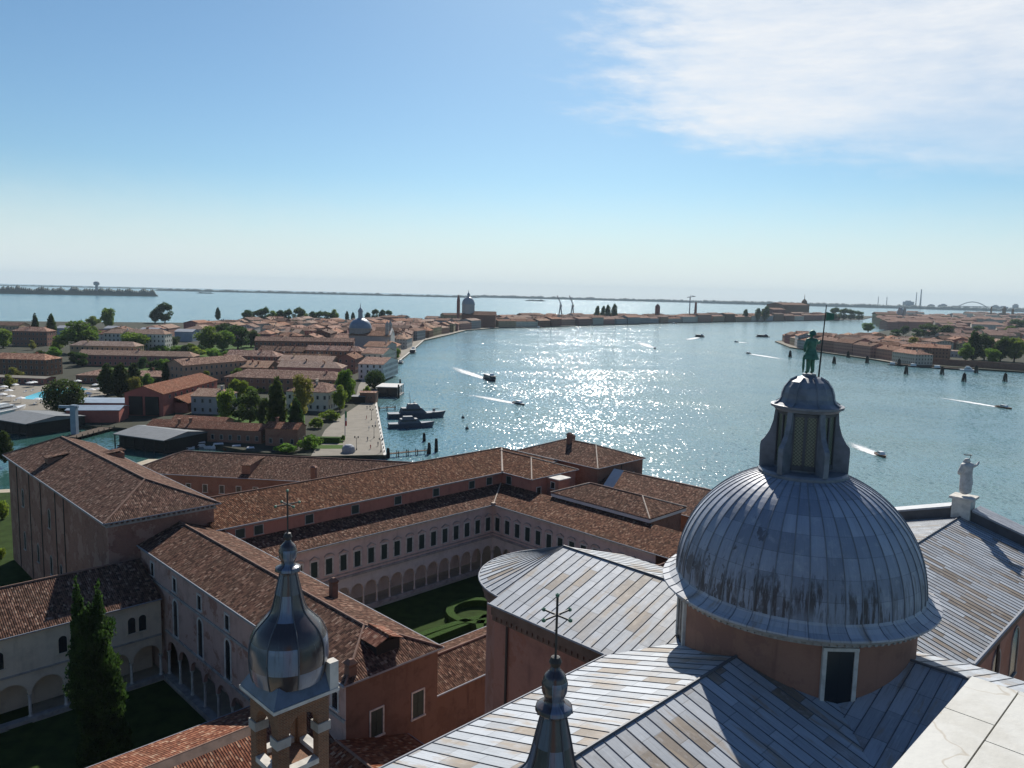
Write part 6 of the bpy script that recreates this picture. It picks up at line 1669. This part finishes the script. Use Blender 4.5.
wake([(515, 403.5), (490, 398.5), (448, 391)], 3, 10, 'long white wake behind the low motor boat in the glitter')
boat('motor_boat', at(655, 348.5, 0), hd((640, 342), (655, 349)), 10, 2.6, 'small dark boat with a short wake in mid channel right of the glitter', 'motor boat', 'motor')
wake([(652, 347.5), (643, 344), (634, 340)], 5, 20, 'short white wake behind the small boat in mid channel')
boat('motor_boat', at(700, 337, 0), hd((695, 337), (705, 337.6)), 16, 4.5, 'small dark boat farther up the channel with foam on both sides', 'motor boat', 'ferry')
wake([(698, 337.5), (690, 339), (684, 341)], 6, 16, 'foam fanning out left of the boat up the channel')
boat('motor_boat', at(736, 342, 0), hd((736, 342), (728, 341)), 10, 2.8, 'tiny dark boat up the channel left of the point', 'motor boat', 'motor')
wake([(738, 342), (744, 342.7), (752, 343.5)], 5, 14, 'small wake right of the tiny boat left of the point')
boat('water_bus', at(763, 337, 0), hd((756, 337), (770, 337.4)), 22, 5, 'dark water bus lying just left of the point', 'water bus', 'ferry')
boat('motor_boat', at(748, 353.5, 0), hd((770, 357), (748, 353)), 11, 2.8, 'small boat left of the bronze statue trailing a wake to the right', 'motor boat', 'motor')
wake([(751, 354), (770, 357), (800, 362)], 4, 14, 'pale wake running right towards the bronze statue')
boat('motor_boat', at(881, 456, 0), hd((860, 448), (881, 457)), 7.5, 2.4, 'small boat speeding right of the lantern with a churned wake', 'motor boat', 'taxi')
wake([(878, 455.3), (862, 448.5), (840, 437)], 2.5, 9, 'churned white wake right of the dome lantern')
boat('motor_boat', at(1004, 408, 0), hd((960, 401), (1004, 408.5)), 10.5, 2.7, 'dark taxi boat at the right edge with a long straight wake', 'motor boat', 'taxi')
wake([(998, 407), (965, 401.5), (915, 394)], 3, 9, 'long straight wake behind the boat at the right edge')
boat('patrol_boat', (-43.5, 351.5), hd((388, 418), (446, 416.5)), 27, 6.6, 'large dark grey patrol boat moored at the quay, the farther of two', 'patrol boat', 'patrol')
boat('patrol_boat', (-42.5, 325), hd((389, 428), (437, 426.5)), 20, 5.0, 'smaller sleek dark patrol boat moored at the quay, the nearer one', 'patrol boat', 'white')
for o in bpy.data.objects['patrol_boat.001'].children:
    if o.name.startswith(('hull',)): o.data.materials[0] = NAVY
    if o.name.startswith(('cabin', 'fly')): o.data.materials[0] = NAVY2
boat('water_bus', at(413, 352.5, 0), hd((408, 358), (417, 346)), 24, 5.5, 'dark water bus moored along the far quay below the houses', 'water bus', 'ferry')
boat('barge', at(401, 363, 0), hd((399, 366), (404, 359)), 13, 4, 'small dark barge moored at the quay before the water bus', 'barge', 'barge')
for i, (x, y, l_) in enumerate(((463, 330.5, 18), (675, 323.8, 26), (540, 327.8, 16))):
    boat('barge', at(x, y, 0), hd((x - 4, y), (x + 4, y - .4)), l_, 5, ('tiny dark boat at the distant quay below the far domed church', 'dark ferry lying along the far end of the channel', 'tiny boat moored by the distant left quay in mid picture')[i], 'boat', 'barge')
for i, (x, y, l_, st) in enumerate(((902, 364.3, 24, 'barge'), (924, 366.0, 26, 'barge'), (948, 367.8, 26, 'barge'), (969, 369.6, 14, 'white'))):
    boat('moored_boat', at(x, y + 1.5, 0), hd((x - 8, y), (x + 8, y + 1)), l_, 6, ('dark barge moored on the right shore, leftmost of the row', 'dark barge moored on the right shore, second in the row', 'barge with pale hatch moored on the right shore, third in the row', 'small white boat moored on the right shore, right end of the row')[i], 'boat', st, 'boats moored on the right shore')
boat('yacht', at(6, 415, 0), hd((2, 416), (22, 412)), 24, 5.5, 'big white motor yacht moored at the left edge by the pool', 'yacht', 'white')
MB_ = 'boats moored in the boatyard canal'
for i, (x, y, l_, st, lb) in enumerate(((178, 449.5, 11, 'white', 'white cabin cruiser moored left in the canal row beside the boathouse'), (200, 446.5, 10, 'white', 'white boat second in the canal row below the red building'), (218, 448, 10, 'white', 'white boat third in the canal row below the red building'),
        (236, 450, 9, 'taxi', 'small wooden boat at the right of the canal row'), (66, 427.5, 8, 'white', 'white covered boat on the pier left of the pale mast'), (82, 425, 9, 'white', 'white covered boat on the pier right of the pale mast'), (250, 452, 8, 'motor', 'small dark boat at the far right of the canal row'))):
    boat('moored_boat', at(x, y, 0), hd((x + 8, y - .2), (x - 8, y + .6)), l_, 3, lb, 'boat', 'cruiser' if st == 'white' else st, MB_)
def dolphin(x, y, h, label, cat='mooring post', group=None, rad=1.25, n=5):
    p = at(x, y, 0); mb = MB()
    for k in range(n):
        a = k * 2 * math.pi / n
        mb.tube([(p.x + rad * math.cos(a), p.y + rad * math.sin(a), -2), (p.x + rad * .45 * math.cos(a), p.y + rad * .45 * math.sin(a), h * (.9 + .1 * (k % 2)))], .42, 6)
    mb.tube([(p.x, p.y, -2), (p.x, p.y, h * 1.05)], .45, 6)
    mb.lathe([(rad * .72, h * .7), (rad * .74, h * .76), (rad * .62, h * .8)], p.x, p.y, 10)
    return own(mb, 'mooring_dolphin', WOODD, label, cat, (p.x, p.y, 0), group)
for i, (x, y) in enumerate(((790, 357), (834, 363.5), (848, 357.5), (867, 363), (899, 366), (906, 374), (942, 374.5), (964, 381.5), (976, 373), (1005, 381.5))):
    dolphin(x, y, 6.6, ('cluster of dark mooring piles nearest the point, left of the bronze statue', 'cluster of dark mooring piles just right of the spear staff, the nearer', 'cluster of dark mooring piles right of the spear staff, the farther', 'cluster of mooring piles between the staff and the moored barges',
            'cluster of mooring piles close under the leftmost moored barge', 'cluster of mooring piles left of centre in the right channel row', 'cluster of mooring piles in the middle of the right channel row', 'large cluster of mooring piles nearest the camera in the channel row', 'cluster of mooring piles nearest the right shore trees', 'cluster of mooring piles at the right end of the channel row')[i], 'mooring piles', 'mooring piles along the right channel', 1.7)
for x, y, h, lb in ((436, 451.5, 4.6, 'cluster of dark posts at the outer end of the near jetty'), (429, 453.5, 3.8, 'lower cluster of dark posts beside the near jetty head'), (424, 441, 3.0, 'short dark mooring post above the near jetty'), (388, 458, 3.4, 'dark post at the quay corner beside the near jetty')):
    dolphin(x, y, h, lb, 'mooring post', None, .45, 3)
for x, y, lb in ((463, 418, 'small dark buoy in the water left of the glitter, the farther'), (467, 429, 'small dark buoy in the water left of the glitter, the nearer')):
    p = at(x, y, 0); mb = MB(); mb.lathe([(.7, -.3), (.8, .2), (.6, .7), (.15, 1.0), (.12, 1.9), (0, 2.0)], p.x, p.y, 10); own(mb, 'buoy', BOATD, lb, 'buoy', (p.x, p.y, 0))
def jetty(a, b, w_, label, z=1.3):
    p, q = at(*a, z), at(*b, z); e = empty('jetty', (p.x, p.y, 0), label, 'jetty')
    d = (q - p); L_ = d.length; d.normalize(); n_ = Vector((-d.y, d.x, 0)) * w_ / 2
    mb = MB(); c = [p - n_, q - n_, q + n_, p + n_]; mb.prism([(v.x, v.y) for v in c], z - .2, z); mb.build('deck', WOOD, e)
    k = int(L_ / 3)
    for i in range(k + 1):
        for s in (-1, 1):
            v = p + d * L_ * i / k + n_ * .9 * s; mb = MB(); mb.tube([(v.x, v.y, -2), (v.x, v.y, z + .7)], .16, 6); mb.build('pile', WOODD, e)
    return e
jetty((388, 453.5), (426, 450), 1.8, 'wooden jetty on piles reaching out from the near quay corner')
jetty((379, 408), (395, 407), 1.6, 'short wooden jetty behind the patrol boats')
jetty((70, 437), (108, 427), 6, 'pale planked boatyard pier beside the pale mast', 1.2)
a_, b_ = at(928, 364.2, 1.4), at(1045, 372.4, 1.4); d_ = (b_ - a_).normalized(); n_ = Vector((-d_.y, d_.x, 0))
mb = MB(); c = [a_ + n_ * 5, b_ + n_ * 5, b_ + n_ * 5.8, a_ + n_ * 5.8]; mb.prism([(v.x, v.y) for v in c], 1.4, 7.0); own(mb, 'garden_wall', BRICK, 'long brown brick garden wall along the right shore behind the moored barges', 'wall', a_)
pp = at(957, 357, 1.4); house(pp.x, pp.y, math.atan2(d_.y, d_.x), 26, 9, 6.5, 1.0, 'low white garden pavilion on the right shore left of the dark trees', WHITEP, TILE_PALE, (0, 0), 0, name='pavilion', cat='pavilion')
# landing stage with a flat white roof
p = at(390, 395, 0); e = empty('landing_stage', (p.x, p.y, 0), 'floating landing stage with a flat white roof beside the quay', 'landing stage', None, R(-2))
mb = MB(); mb.box(-6.5, 6.5, -9, 9, -.4, .7); sub(mb, 'pontoon', BOATD, e)
mb = MB(); mb.box(-6.2, 6.2, -8.6, 8.6, 5.2, 5.6); sub(mb, 'roof', WHITEP, e)
mb = MB(); walls(mb, -5.6, 5.6, -7.8, 7.8, .7, 5.2); sub(mb, 'wall', PANE, e)
for x in (-6, 0, 6):
    for y in (-8.3, 8.3): mb = MB(); mb.box(x - .15, x + .15, y - .15, y + .15, .7, 5.2); sub(mb, 'post', IRON, e)
for x, y, lb in ((398.5, 398, 'tall dark pile at the outer corner of the landing stage'), (400, 392, 'dark pile behind the landing stage roof')): dolphin(x, y, 7, lb, 'mooring post', None, .35, 3)
for x, y, L_, D_, h, lb in ((355, 402, 11, 5, 3.2, 'small dark roofed kiosk at the far end of the plaza'), (369, 402, 8, 6, 5.2, 'brown kiosk between the plaza and the landing stage')):
    pp = at(x, y, 1.4); house(pp.x, pp.y, R(-2), L_, D_, h, .5, lb, BRICK if h > 4 else WOODD, SLATE if h < 4 else TILE_FAR, (0, 0), 0, wins=False, name='kiosk', cat='kiosk')
# pale mast of the boatyard hoist
p = at(75, 435, .8); e = empty('boat_hoist', p, 'pale blue grey hoist mast with a cross arm on the boatyard pier', 'hoist')
mb = MB(); mb.box(-1.0, 1.0, -1.0, 1.0, 0, 11.5); sub(mb, 'mast', BLUEROOF, e)
mb = MB(); mb.box(-5.5, 1.6, -.5, .5, 10.3, 11.2); sub(mb, 'arm', BLUEROOF, e)
# flag, lamps, tent, hedge and people on the plaza
p = at(345, 437, 1.4); mb = MB(); mb.lathe([(.16, 0), (.08, 10.4), (.14, 10.5), (0, 10.7)], 0, 0, 8)
e = empty('flag_pole', p, 'tall flag pole with a hanging green white and red flag on the plaza', 'flag pole'); sub(mb, 'pole', ZINC, e)
for z0, z1, m_ in ((7.6, 10.1, GREENFLAG), (6.3, 7.6, CANVAS), (4.4, 6.3, REDFLAG)):
    mb = MB()
    for i in range(3): mb.face([(.08 + i * .22, .06 * (-1) ** i, z0), (.3 + i * .22, -.06 * (-1) ** i, z0 - .1), (.3 + i * .22, -.06 * (-1) ** i, z1 - .1), (.08 + i * .22, .06 * (-1) ** i, z1)])
    sub(mb, 'flag_stripe', m_, e)
def lamp(x, y, label):
    e = empty('street_lamp', at(x, y, 1.4), label, 'street lamp', 'lamps along the quay')
    mb = MB(); mb.lathe([(.22, 0), (.2, .5), (.09, .7), (.07, 4.4), (.1, 4.5)], 0, 0, 8); mb.tube([(-.6, 0, 4.3), (.6, 0, 4.3)], .05, 5); sub(mb, 'post', IRON, e)
    for s in (-.6, .6): mb = MB(); mb.lathe([(.12, 4.3), (.26, 4.75), (.28, 4.8), (.05, 5.05), (0, 5.1)], s, 0, 8); sub(mb, 'lantern', PANE, e)
for x, y, lb in ((356.5, 450, 'street lamp beside the grey tent near the lawn'), (374, 438, 'street lamp along the quay edge level with the flag pole'), (371.5, 420, 'street lamp along the quay edge beside the larger patrol boat'), (381, 452, 'street lamp at the near corner of the quay'), (370, 407, 'street lamp near the far end of the plaza')): lamp(x, y, lb)
p = at(348.5, 452, 1.4); mb = MB(); mb.lathe([(2.3, 0), (2.3, 1.1), (2.0, 2.0), (1.2, 2.6), (0, 2.8)], p.x, p.y, 14)
mb.v = [Vector((v.x, v.y, v.z + 1.4)) for v in mb.v]; own(mb, 'domed_tent', ZINC, 'small grey domed tent beside the lawn on the plaza', 'tent', p)
a, b = at(313, 442, 1.4), at(341, 442, 1.4); mb = MB(); mb.box(a.x, b.x, a.y - 1.2, a.y + 1.2, 1.4, 3.4); own(mb, 'lawn_hedge', HEDGE, 'straight dark clipped hedge between the lawn and the plaza', 'hedge', (a.x, a.y, 1.4))
J = {'hip': (0, 0, .52, (.085, .06)), 'waist': (0, 0, .60, (.08, .055)), 'chest': (0, 0, .73, (.105, .065)), 'neck': (0, 0, .84, .035), 'head': (0, .01, .91, .06), 'crown': (0, 0, .96, .045),
     'rs': (.115, 0, .79, .04), 're': (.15, 0, .64, .032), 'rh': (.16, .05, .50, .024), 'ls': (-.115, 0, .79, .04), 'le': (-.15, 0, .64, .032), 'lh': (-.15, .04, .50, .024),
     'ra': (.06, .06, .05, .032), 'rk': (.06, .03, .27, .045), 'rf': (.06, .13, .02, .03), 'la': (-.06, -.08, .05, .032), 'lk': (-.06, .01, .27, .045), 'lf': (-.06, -.01, .02, .03)}
E_ = [('hip', 'waist'), ('waist', 'chest'), ('chest', 'neck'), ('neck', 'head'), ('head', 'crown'), ('chest', 'rs'), ('rs', 're'), ('re', 'rh'), ('chest', 'ls'), ('ls', 'le'), ('le', 'lh'), ('hip', 'rk'), ('rk', 'ra'), ('ra', 'rf'), ('hip', 'lk'), ('lk', 'la'), ('la', 'lf')]
for i, (x, y, lb) in enumerate(((367.5, 441, 'person in dark blue walking on the plaza beside the quay lamp'), (369, 430, 'person in white walking along the quay by the smaller patrol boat'), (366.5, 419, 'person in red walking near the middle of the quay'), (378, 446, 'person in grey at the quay edge near the jetty'),
        (367, 409, 'person in dark blue near the far end of the plaza'), (375.5, 425, 'person in white at the quay edge between the two patrol boats'), (370.5, 449, 'person in red near the near end of the plaza'))):
    f = skin_figure('person', J, E_, CLOTH[(0, 1, 2, 3, 0, 1, 2)[i]], at(x, y, 1.41), 1.72, Vector((math.cos(i), math.sin(i), 0)), Vector((-math.sin(i), math.cos(i), 0)), None, 1)
    tag(f, lb, 'person', 'people on the quay')
BOL = None
for i in range(14):
    y_ = 452 - i * 3.7; x_ = 386.3 - (455 - y_) * .187 - 1.6; p = at(x_, y_, 1.41)
    mb = MB(); mb.lathe([(.26, 0), (.22, .1), (.16, .2), (.15, .55), (.22, .62), (.2, .74), (0, .78)], 0, 0, 8)
    if BOL is None: BOL = mb.mesh('bollard', IRON)
    o_ = bpy.data.objects.new('bollard', BOL); COL.objects.link(o_); o_.location = p
    tag(o_, 'dark iron bollard on the quay edge of the plaza, %s from the near corner' % ORD[i], 'bollard', 'bollards along the quay edge')
# parasols by the pool
def parasol(x, y, label):
    e = empty('parasol', at(x, y, 1.41), label, 'parasol', 'white parasols around the pool')
    mb = MB(); mb.lathe([(.3, 0), (.3, .08), (.04, .1), (.035, 2.9)], 0, 0, 6); sub(mb, 'pole', WOOD, e)
    mb = MB(); mb.lathe([(2.1, 2.25), (1.1, 2.7), (0, 3.0)], 0, 0, 8); sub(mb, 'canopy', CANVAS, e)
for i, (x, y) in enumerate(((4, 391), (9, 395), (15, 389), (3, 399), (11, 401), (30, 387), (21, 403), (38, 404), (66, 385.5), (78, 385), (96, 389), (100, 393), (92, 394), (88, 398), (34, 386.4), (104, 390))):
    parasol(x, y, 'white parasol by the pool, %s counted from the left edge' % ORD[sorted((4, 9, 15, 3, 11, 30, 21, 38, 66, 78, 96, 100, 92, 88, 34, 104)).index(x)])
for i in range(14):
    x, y = (8 + (i * 37) % 84, 389 + (i * 11) % 13)
    if 22 < x < 88 and y > 386 and abs(y - (398 - (x - 24) * .16)) < 5: y = 404 - (i % 3)
    p = at(x, y, 1.41); mb = MB(); mb.box(-.35, .35, -.9, .6, .25, .4); mb.face([(-.35, .6, .4), (.35, .6, .4), (.35, 1.1, .85), (-.35, 1.1, .85)]); mb.box(-.3, .3, -.8, -.7, 0, .25); mb.box(-.3, .3, .4, .5, 0, .25)
    mb.v = [v + p for v in mb.v]; own(mb, 'sun_lounger', CANVAS, 'white sun lounger on the deck around the hotel pool', 'sun lounger', p, 'sun loungers around the pool')

# ------------------------------------------------------------------ far things
def P_(x, y): return at(x, y, 1.0)
p = at(795, 322, 1.4); house(900, 2540, R(38), 150, 60, 42, 7, 'huge dark brick mill block at the far end of the left island', TOWNF[2], TILE_FAR2, (0, 0), 0, False, 'flour_mill', 'mill', far=True)
house(820, 2440, R(38), 70, 40, 27, 5, 'lower dark block left of the huge brick mill', TOWNF[2], TILE_FAR2, (0, 0), 0, False, 'mill_building', 'mill', far=True)
mb = MB(); q = Vector((975, 2600, 1.4)); mb.box(q.x - 14, q.x + 14, q.y - 10, q.y + 10, 1.4, 46); mb.lathe([(11, 46), (9, 56), (3, 62), (1.2, 64), (.6, 78), (0, 78)], q.x, q.y, 8); own(mb, 'mill_tower', TOWN[2], 'dark tower with a pointed spire above the huge brick mill', 'tower', q)
# twin-towered church on the right
p = at(893, 321, 1.4); e = empty('twin_towered_church', p, 'pale domed church with two bell towers above the right roofs', 'church')
mb = MB(); mb.box(-60, 6, -14, 14, 0, 21); sub(mb, 'wall', TOWN[0], e)
mb = MB(); hip_roof(mb, -62, 8, -16, 16, 21, 27, 0, 6); sub(mb, 'roof', TILE_FAR2, e)
mb = MB(); mb.lathe([(13, 0), (13, 24), (12.5, 25), (11.5, 31), (8, 36), (3, 38.5), (2.2, 42), (0, 44)], 24, 4, 20); sub(mb, 'dome', LEADP, e, True)
for x in (9, 25):
    mb = MB(); mb.box(x - 3.2, x + 3.2, -21, -14.5, 0, 37); mb.lathe([(3.8, 37), (3.6, 40), (2, 43), (0, 45)], x, -18, 8); sub(mb, 'bell_tower', TOWN[5], e)
mb = MB(); g = random.Random(21)
# the rest of the right town, too far off and too dense to count
for i in range(230):
    x_ = 884 + g.random() * 160; y_ = 315.5 + g.random() ** 1.4 * (15 if x_ < 925 else 29)
    p = at(x_, y_, 1.4); T_ = frame(p.x, p.y, g.uniform(-.5, .5)); kq = 1.0 if y_ < 331 else .6; L_, D_, h = g.uniform(26, 60) * kq, g.uniform(16, 26) * (kq + .1), g.uniform(10, 19) * (kq + .1)
    b_ = MB(T_); walls(b_, -L_ / 2, L_ / 2, -D_ / 2, D_ / 2, 1.4, h, h + 3, True, True, mi=g.choice((0, 2, 3))); hip_roof(b_, -L_ / 2 - .5, L_ / 2 + .5, -D_ / 2 - .5, D_ / 2 + .5, h, h + 3.4, 0, 0, .3, mi=1)
    n0 = len(mb.v); mb.v += b_.v; mb.f += [tuple(k + n0 for k in f) for f in b_.f]; mb.uv += b_.uv; mb.mi += b_.mi
tag(mb.build('distant_rooftops', [TOWNF[0], TILE_FAR, TOWNF[1], TOWNF[3]]), None, None, None, 'stuff')
for x, yb, yt, r_, lb in ((1003.5, 318, 308, 5.5, 'square brick bell tower above the roofs at far right'), (990.5, 318, 307.5, 2.6, 'slender bell tower above the far right roofs'), (1012, 319, 309.5, 3.5, 'bell tower just right of the square one at far right'), (657, 321, 303.5, 5, 'small bell tower on the far left island between the poplars and crane')):
    p = at(x, yb, 1.4); h = (yb - yt) * p.length / FOC; mb = MB(); mb.box(p.x - r_, p.x + r_, p.y - r_, p.y + r_, 1.4, h * .82); mb.lathe([(r_ * 1.2, h * .82), (r_ * .9, h * .9), (0, h)], p.x, p.y, 8); own(mb, 'far_bell_tower', TOWN[2], lb, 'bell tower', p)
p = at(695, 321, 1.4); m_ = p.length / FOC; mb = MB(); mb.lathe([(4.2, 1.4), (2.6, 18 * m_), (2.9, 18.6 * m_), (0, 18.7 * m_)], p.x, p.y, 12); own(mb, 'brick_chimney', TOWN[2], 'tall brick factory chimney on the far left island', 'chimney', p)
def crane(x, yb, yt, label, jib=14):
    p = at(x, yb, 1.4); m_ = p.length / FOC; h = (yb - yt) * m_; e = empty('crane', p, label, 'crane')
    mb = MB(); mb.tube([(0, 0, 0), (0, 0, h)], 1.3, 4); sub(mb, 'mast', FARBUILD, e)
    mb = MB(); mb.tube([(-jib * .35 * m_ * .6, 0, h * .97), (jib * .6 * m_ * .6, 0, h * 1.02)], .9, 4); mb.tube([(0, 0, h), (0, 0, h * 1.07), (jib * .5 * m_ * .6, 0, h * 1.02)], .4, 4); sub(mb, 'jib', FARBUILD, e)
crane(689, 321, 297.5, 'tower crane standing over the roofs of the far left island')
for x, lb in ((560, 'slanted pale dockyard crane over the far roofs, left of the two'), (572, 'slanted pale dockyard crane over the far roofs, right of the two')):
    p = at(x, 319, 1.4); m_ = p.length / FOC; e = empty('dock_crane', p, lb, 'crane'); mb = MB()
    mb.tube([(-4, 0, 0), (0, 0, 14 * m_)], 1.4, 4); mb.tube([(6, 0, 0), (0, 0, 14 * m_)], 1.4, 4); sub(mb, 'portal', FARBUILD, e)
    mb = MB(); mb.tube([(4, 0, 12 * m_), (-8, 0, 23 * m_)], 1.2, 4); sub(mb, 'jib', FARBUILD, e)
# far wooded island at left, with a water tower
def far_strip(name, x0, x1, y, h0, h1, dist, seed, mat, depth=500, kind='structure', step=1.0):
    """low far shore with an uneven crest; x0..x1 are bearings given as picture columns"""
    g = np.random.default_rng(seed); n = int((x1 - x0) / step) + 1; mb = MB(); prev = None
    hs = g.random(n); hs = np.convolve(hs, np.ones(5) / 5, 'same') * .6 + hs * .4
    for i in range(n):
        x = x0 + i * step; d = _fw + _rt * ((x - 512) / FOC) + _up * ((384 - y) / FOC)
        u_ = Vector((d.x, d.y, 0)).normalized(); p = u_ * dist; b = u_ * (dist + depth)
        h = h0 + (h1 - h0) * hs[i]; ends = min(1, i / 4, (n - 1 - i) / 4); h = 1.0 + (h - 1) * max(.1, ends)
        cur = [Vector((p.x, p.y, -2)), Vector((p.x, p.y, h * .75)), Vector((p.x, p.y, 0)) + u_ * depth * .2 + Vector((0, 0, h)), Vector((b.x, b.y, h * .8)), Vector((b.x, b.y, -2))]
        if prev: [mb.face([prev[k], cur[k], cur[k + 1], prev[k + 1]], raw=True) for k in range(4)]
        prev = cur
    return tag(mb.build(name, mat), None, None, None, kind)
far_strip('far_wooded_island', -60, 158, 292, 14, 46, 4300, 1, FARLAND, 300, 'stuff')
far_strip('far_shore', 155, 480, 291, 10, 34, 8500, 2, FARLAND, 700)
far_strip('far_shore', 470, 1100, 297, 16, 44, 9600, 3, FARLAND, 900)
far_strip('far_shore', -80, 170, 285, 6, 22, 11500, 4, FARLAND, 700)
far_strip('far_shore', 700, 1100, 300, 20, 50, 9000, 6, FARLAND, 700)
far_strip('far_island', 525, 546, 297, 6, 16, 6500, 7, FARLAND, 60)
far_strip('far_island', 196, 214, 288, 6, 14, 6500, 8, FARLAND, 60)
g = Vector((math.sin(math.atan((97 - 512) / FOC)), math.cos(math.atan((97 - 512) / FOC)), 0)) * 4320
mb = MB(); mb.lathe([(7, 0), (6, 48), (13, 50), (14, 60), (10, 66), (0, 68)], g.x, g.y, 10); own(mb, 'water_tower', FARBUILD, 'water tower on the far wooded island at left', 'water tower', (g.x, g.y, 0))
def far_pt(x, dist):
    a = math.atan((x - 512) / FOC / 1.0); return Vector((math.sin(a), math.cos(a), 0)) * dist
for x, h, r_, lb in ((915.5, 205, 9, 'tallest power station chimney on the far right shore'), (911, 175, 6, 'slimmer power station chimney close left of the tallest one'), (873.5, 120, 5, 'thin far chimney left of the power station, first of two'), (882, 120, 5, 'thin far chimney left of the power station, second of two'), (1021, 150, 6, 'far chimney near the right frame edge')):
    p = far_pt(x, 9200); mb = MB(); mb.lathe([(r_, 0), (r_ * .6, h), (0, h + 1)], p.x, p.y, 10); own(mb, 'far_chimney', FARBUILD, lb, 'chimney', p)
for x, w_, h, lb in ((905, 90, 74, 'boxy power station hall on the far right shore'), (928, 40, 46, 'small far works block right of the tall chimney'), (940, 46, 52, 'far works block between the tall chimney and bridge'), (937, 20, 44, 'narrow far block beside the works block'), (1000, 60, 46, 'far harbour hall right of the arched bridge'), (992, 30, 54, 'far silo just right of the arched bridge'), (1012, 24, 66, 'far tower block near the right frame edge')):
    p = far_pt(x, 9150); mb = MB(); mb.prism([(p.x - w_ / 2, p.y), (p.x + w_ / 2, p.y), (p.x + w_ / 2, p.y + 60), (p.x - w_ / 2, p.y + 60)], 0, h); mb.prism([(p.x - w_ / 4, p.y + 5), (p.x + w_ / 6, p.y + 5), (p.x + w_ / 6, p.y + 50), (p.x - w_ / 4, p.y + 50)], h, h * 1.15)
    own(mb, 'far_works_block', FARBUILD, lb, 'works', p)
A_, B_ = far_pt(953, 9100), far_pt(982, 9100); e = empty('arched_bridge', A_, 'far arched bridge on the right horizon', 'bridge')
mb = MB(); mb.tube([tuple(A_.lerp(B_, t / 12) + Vector((0, 0, 38 + 48 * math.sin(math.pi * t / 12)))) for t in range(13)], 4, 4); mb.build('arch', FARBUILD, e)
mb = MB(); mb.tube([tuple(A_ + Vector((-60, 0, 40))), tuple(B_ + Vector((60, 0, 40)))], 4, 4); mb.build('deck', FARBUILD, e)

# ------------------------------------------------------------------ the air between here and the far shore
hz = bpy.data.materials.new('lagoon_haze'); hz.use_nodes = True
t = NT(hz.node_tree); o_ = t.n('ShaderNodeOutputMaterial'); v_ = t.n('ShaderNodeVolumePrincipled')
v_.inputs['Color'].default_value = (0.72, 0.90, 1.0, 1); v_.inputs['Density'].default_value = 4.2e-5; v_.inputs['Anisotropy'].default_value = 0.0
hz.node_tree.links.new(v_.outputs[0], o_.inputs['Volume'])
mb = MB(); mb.box(-17500, 17500, -3500, 17500, -3.0, 260.0)
tag(mb.build('haze', hz), None, None, None, 'stuff')
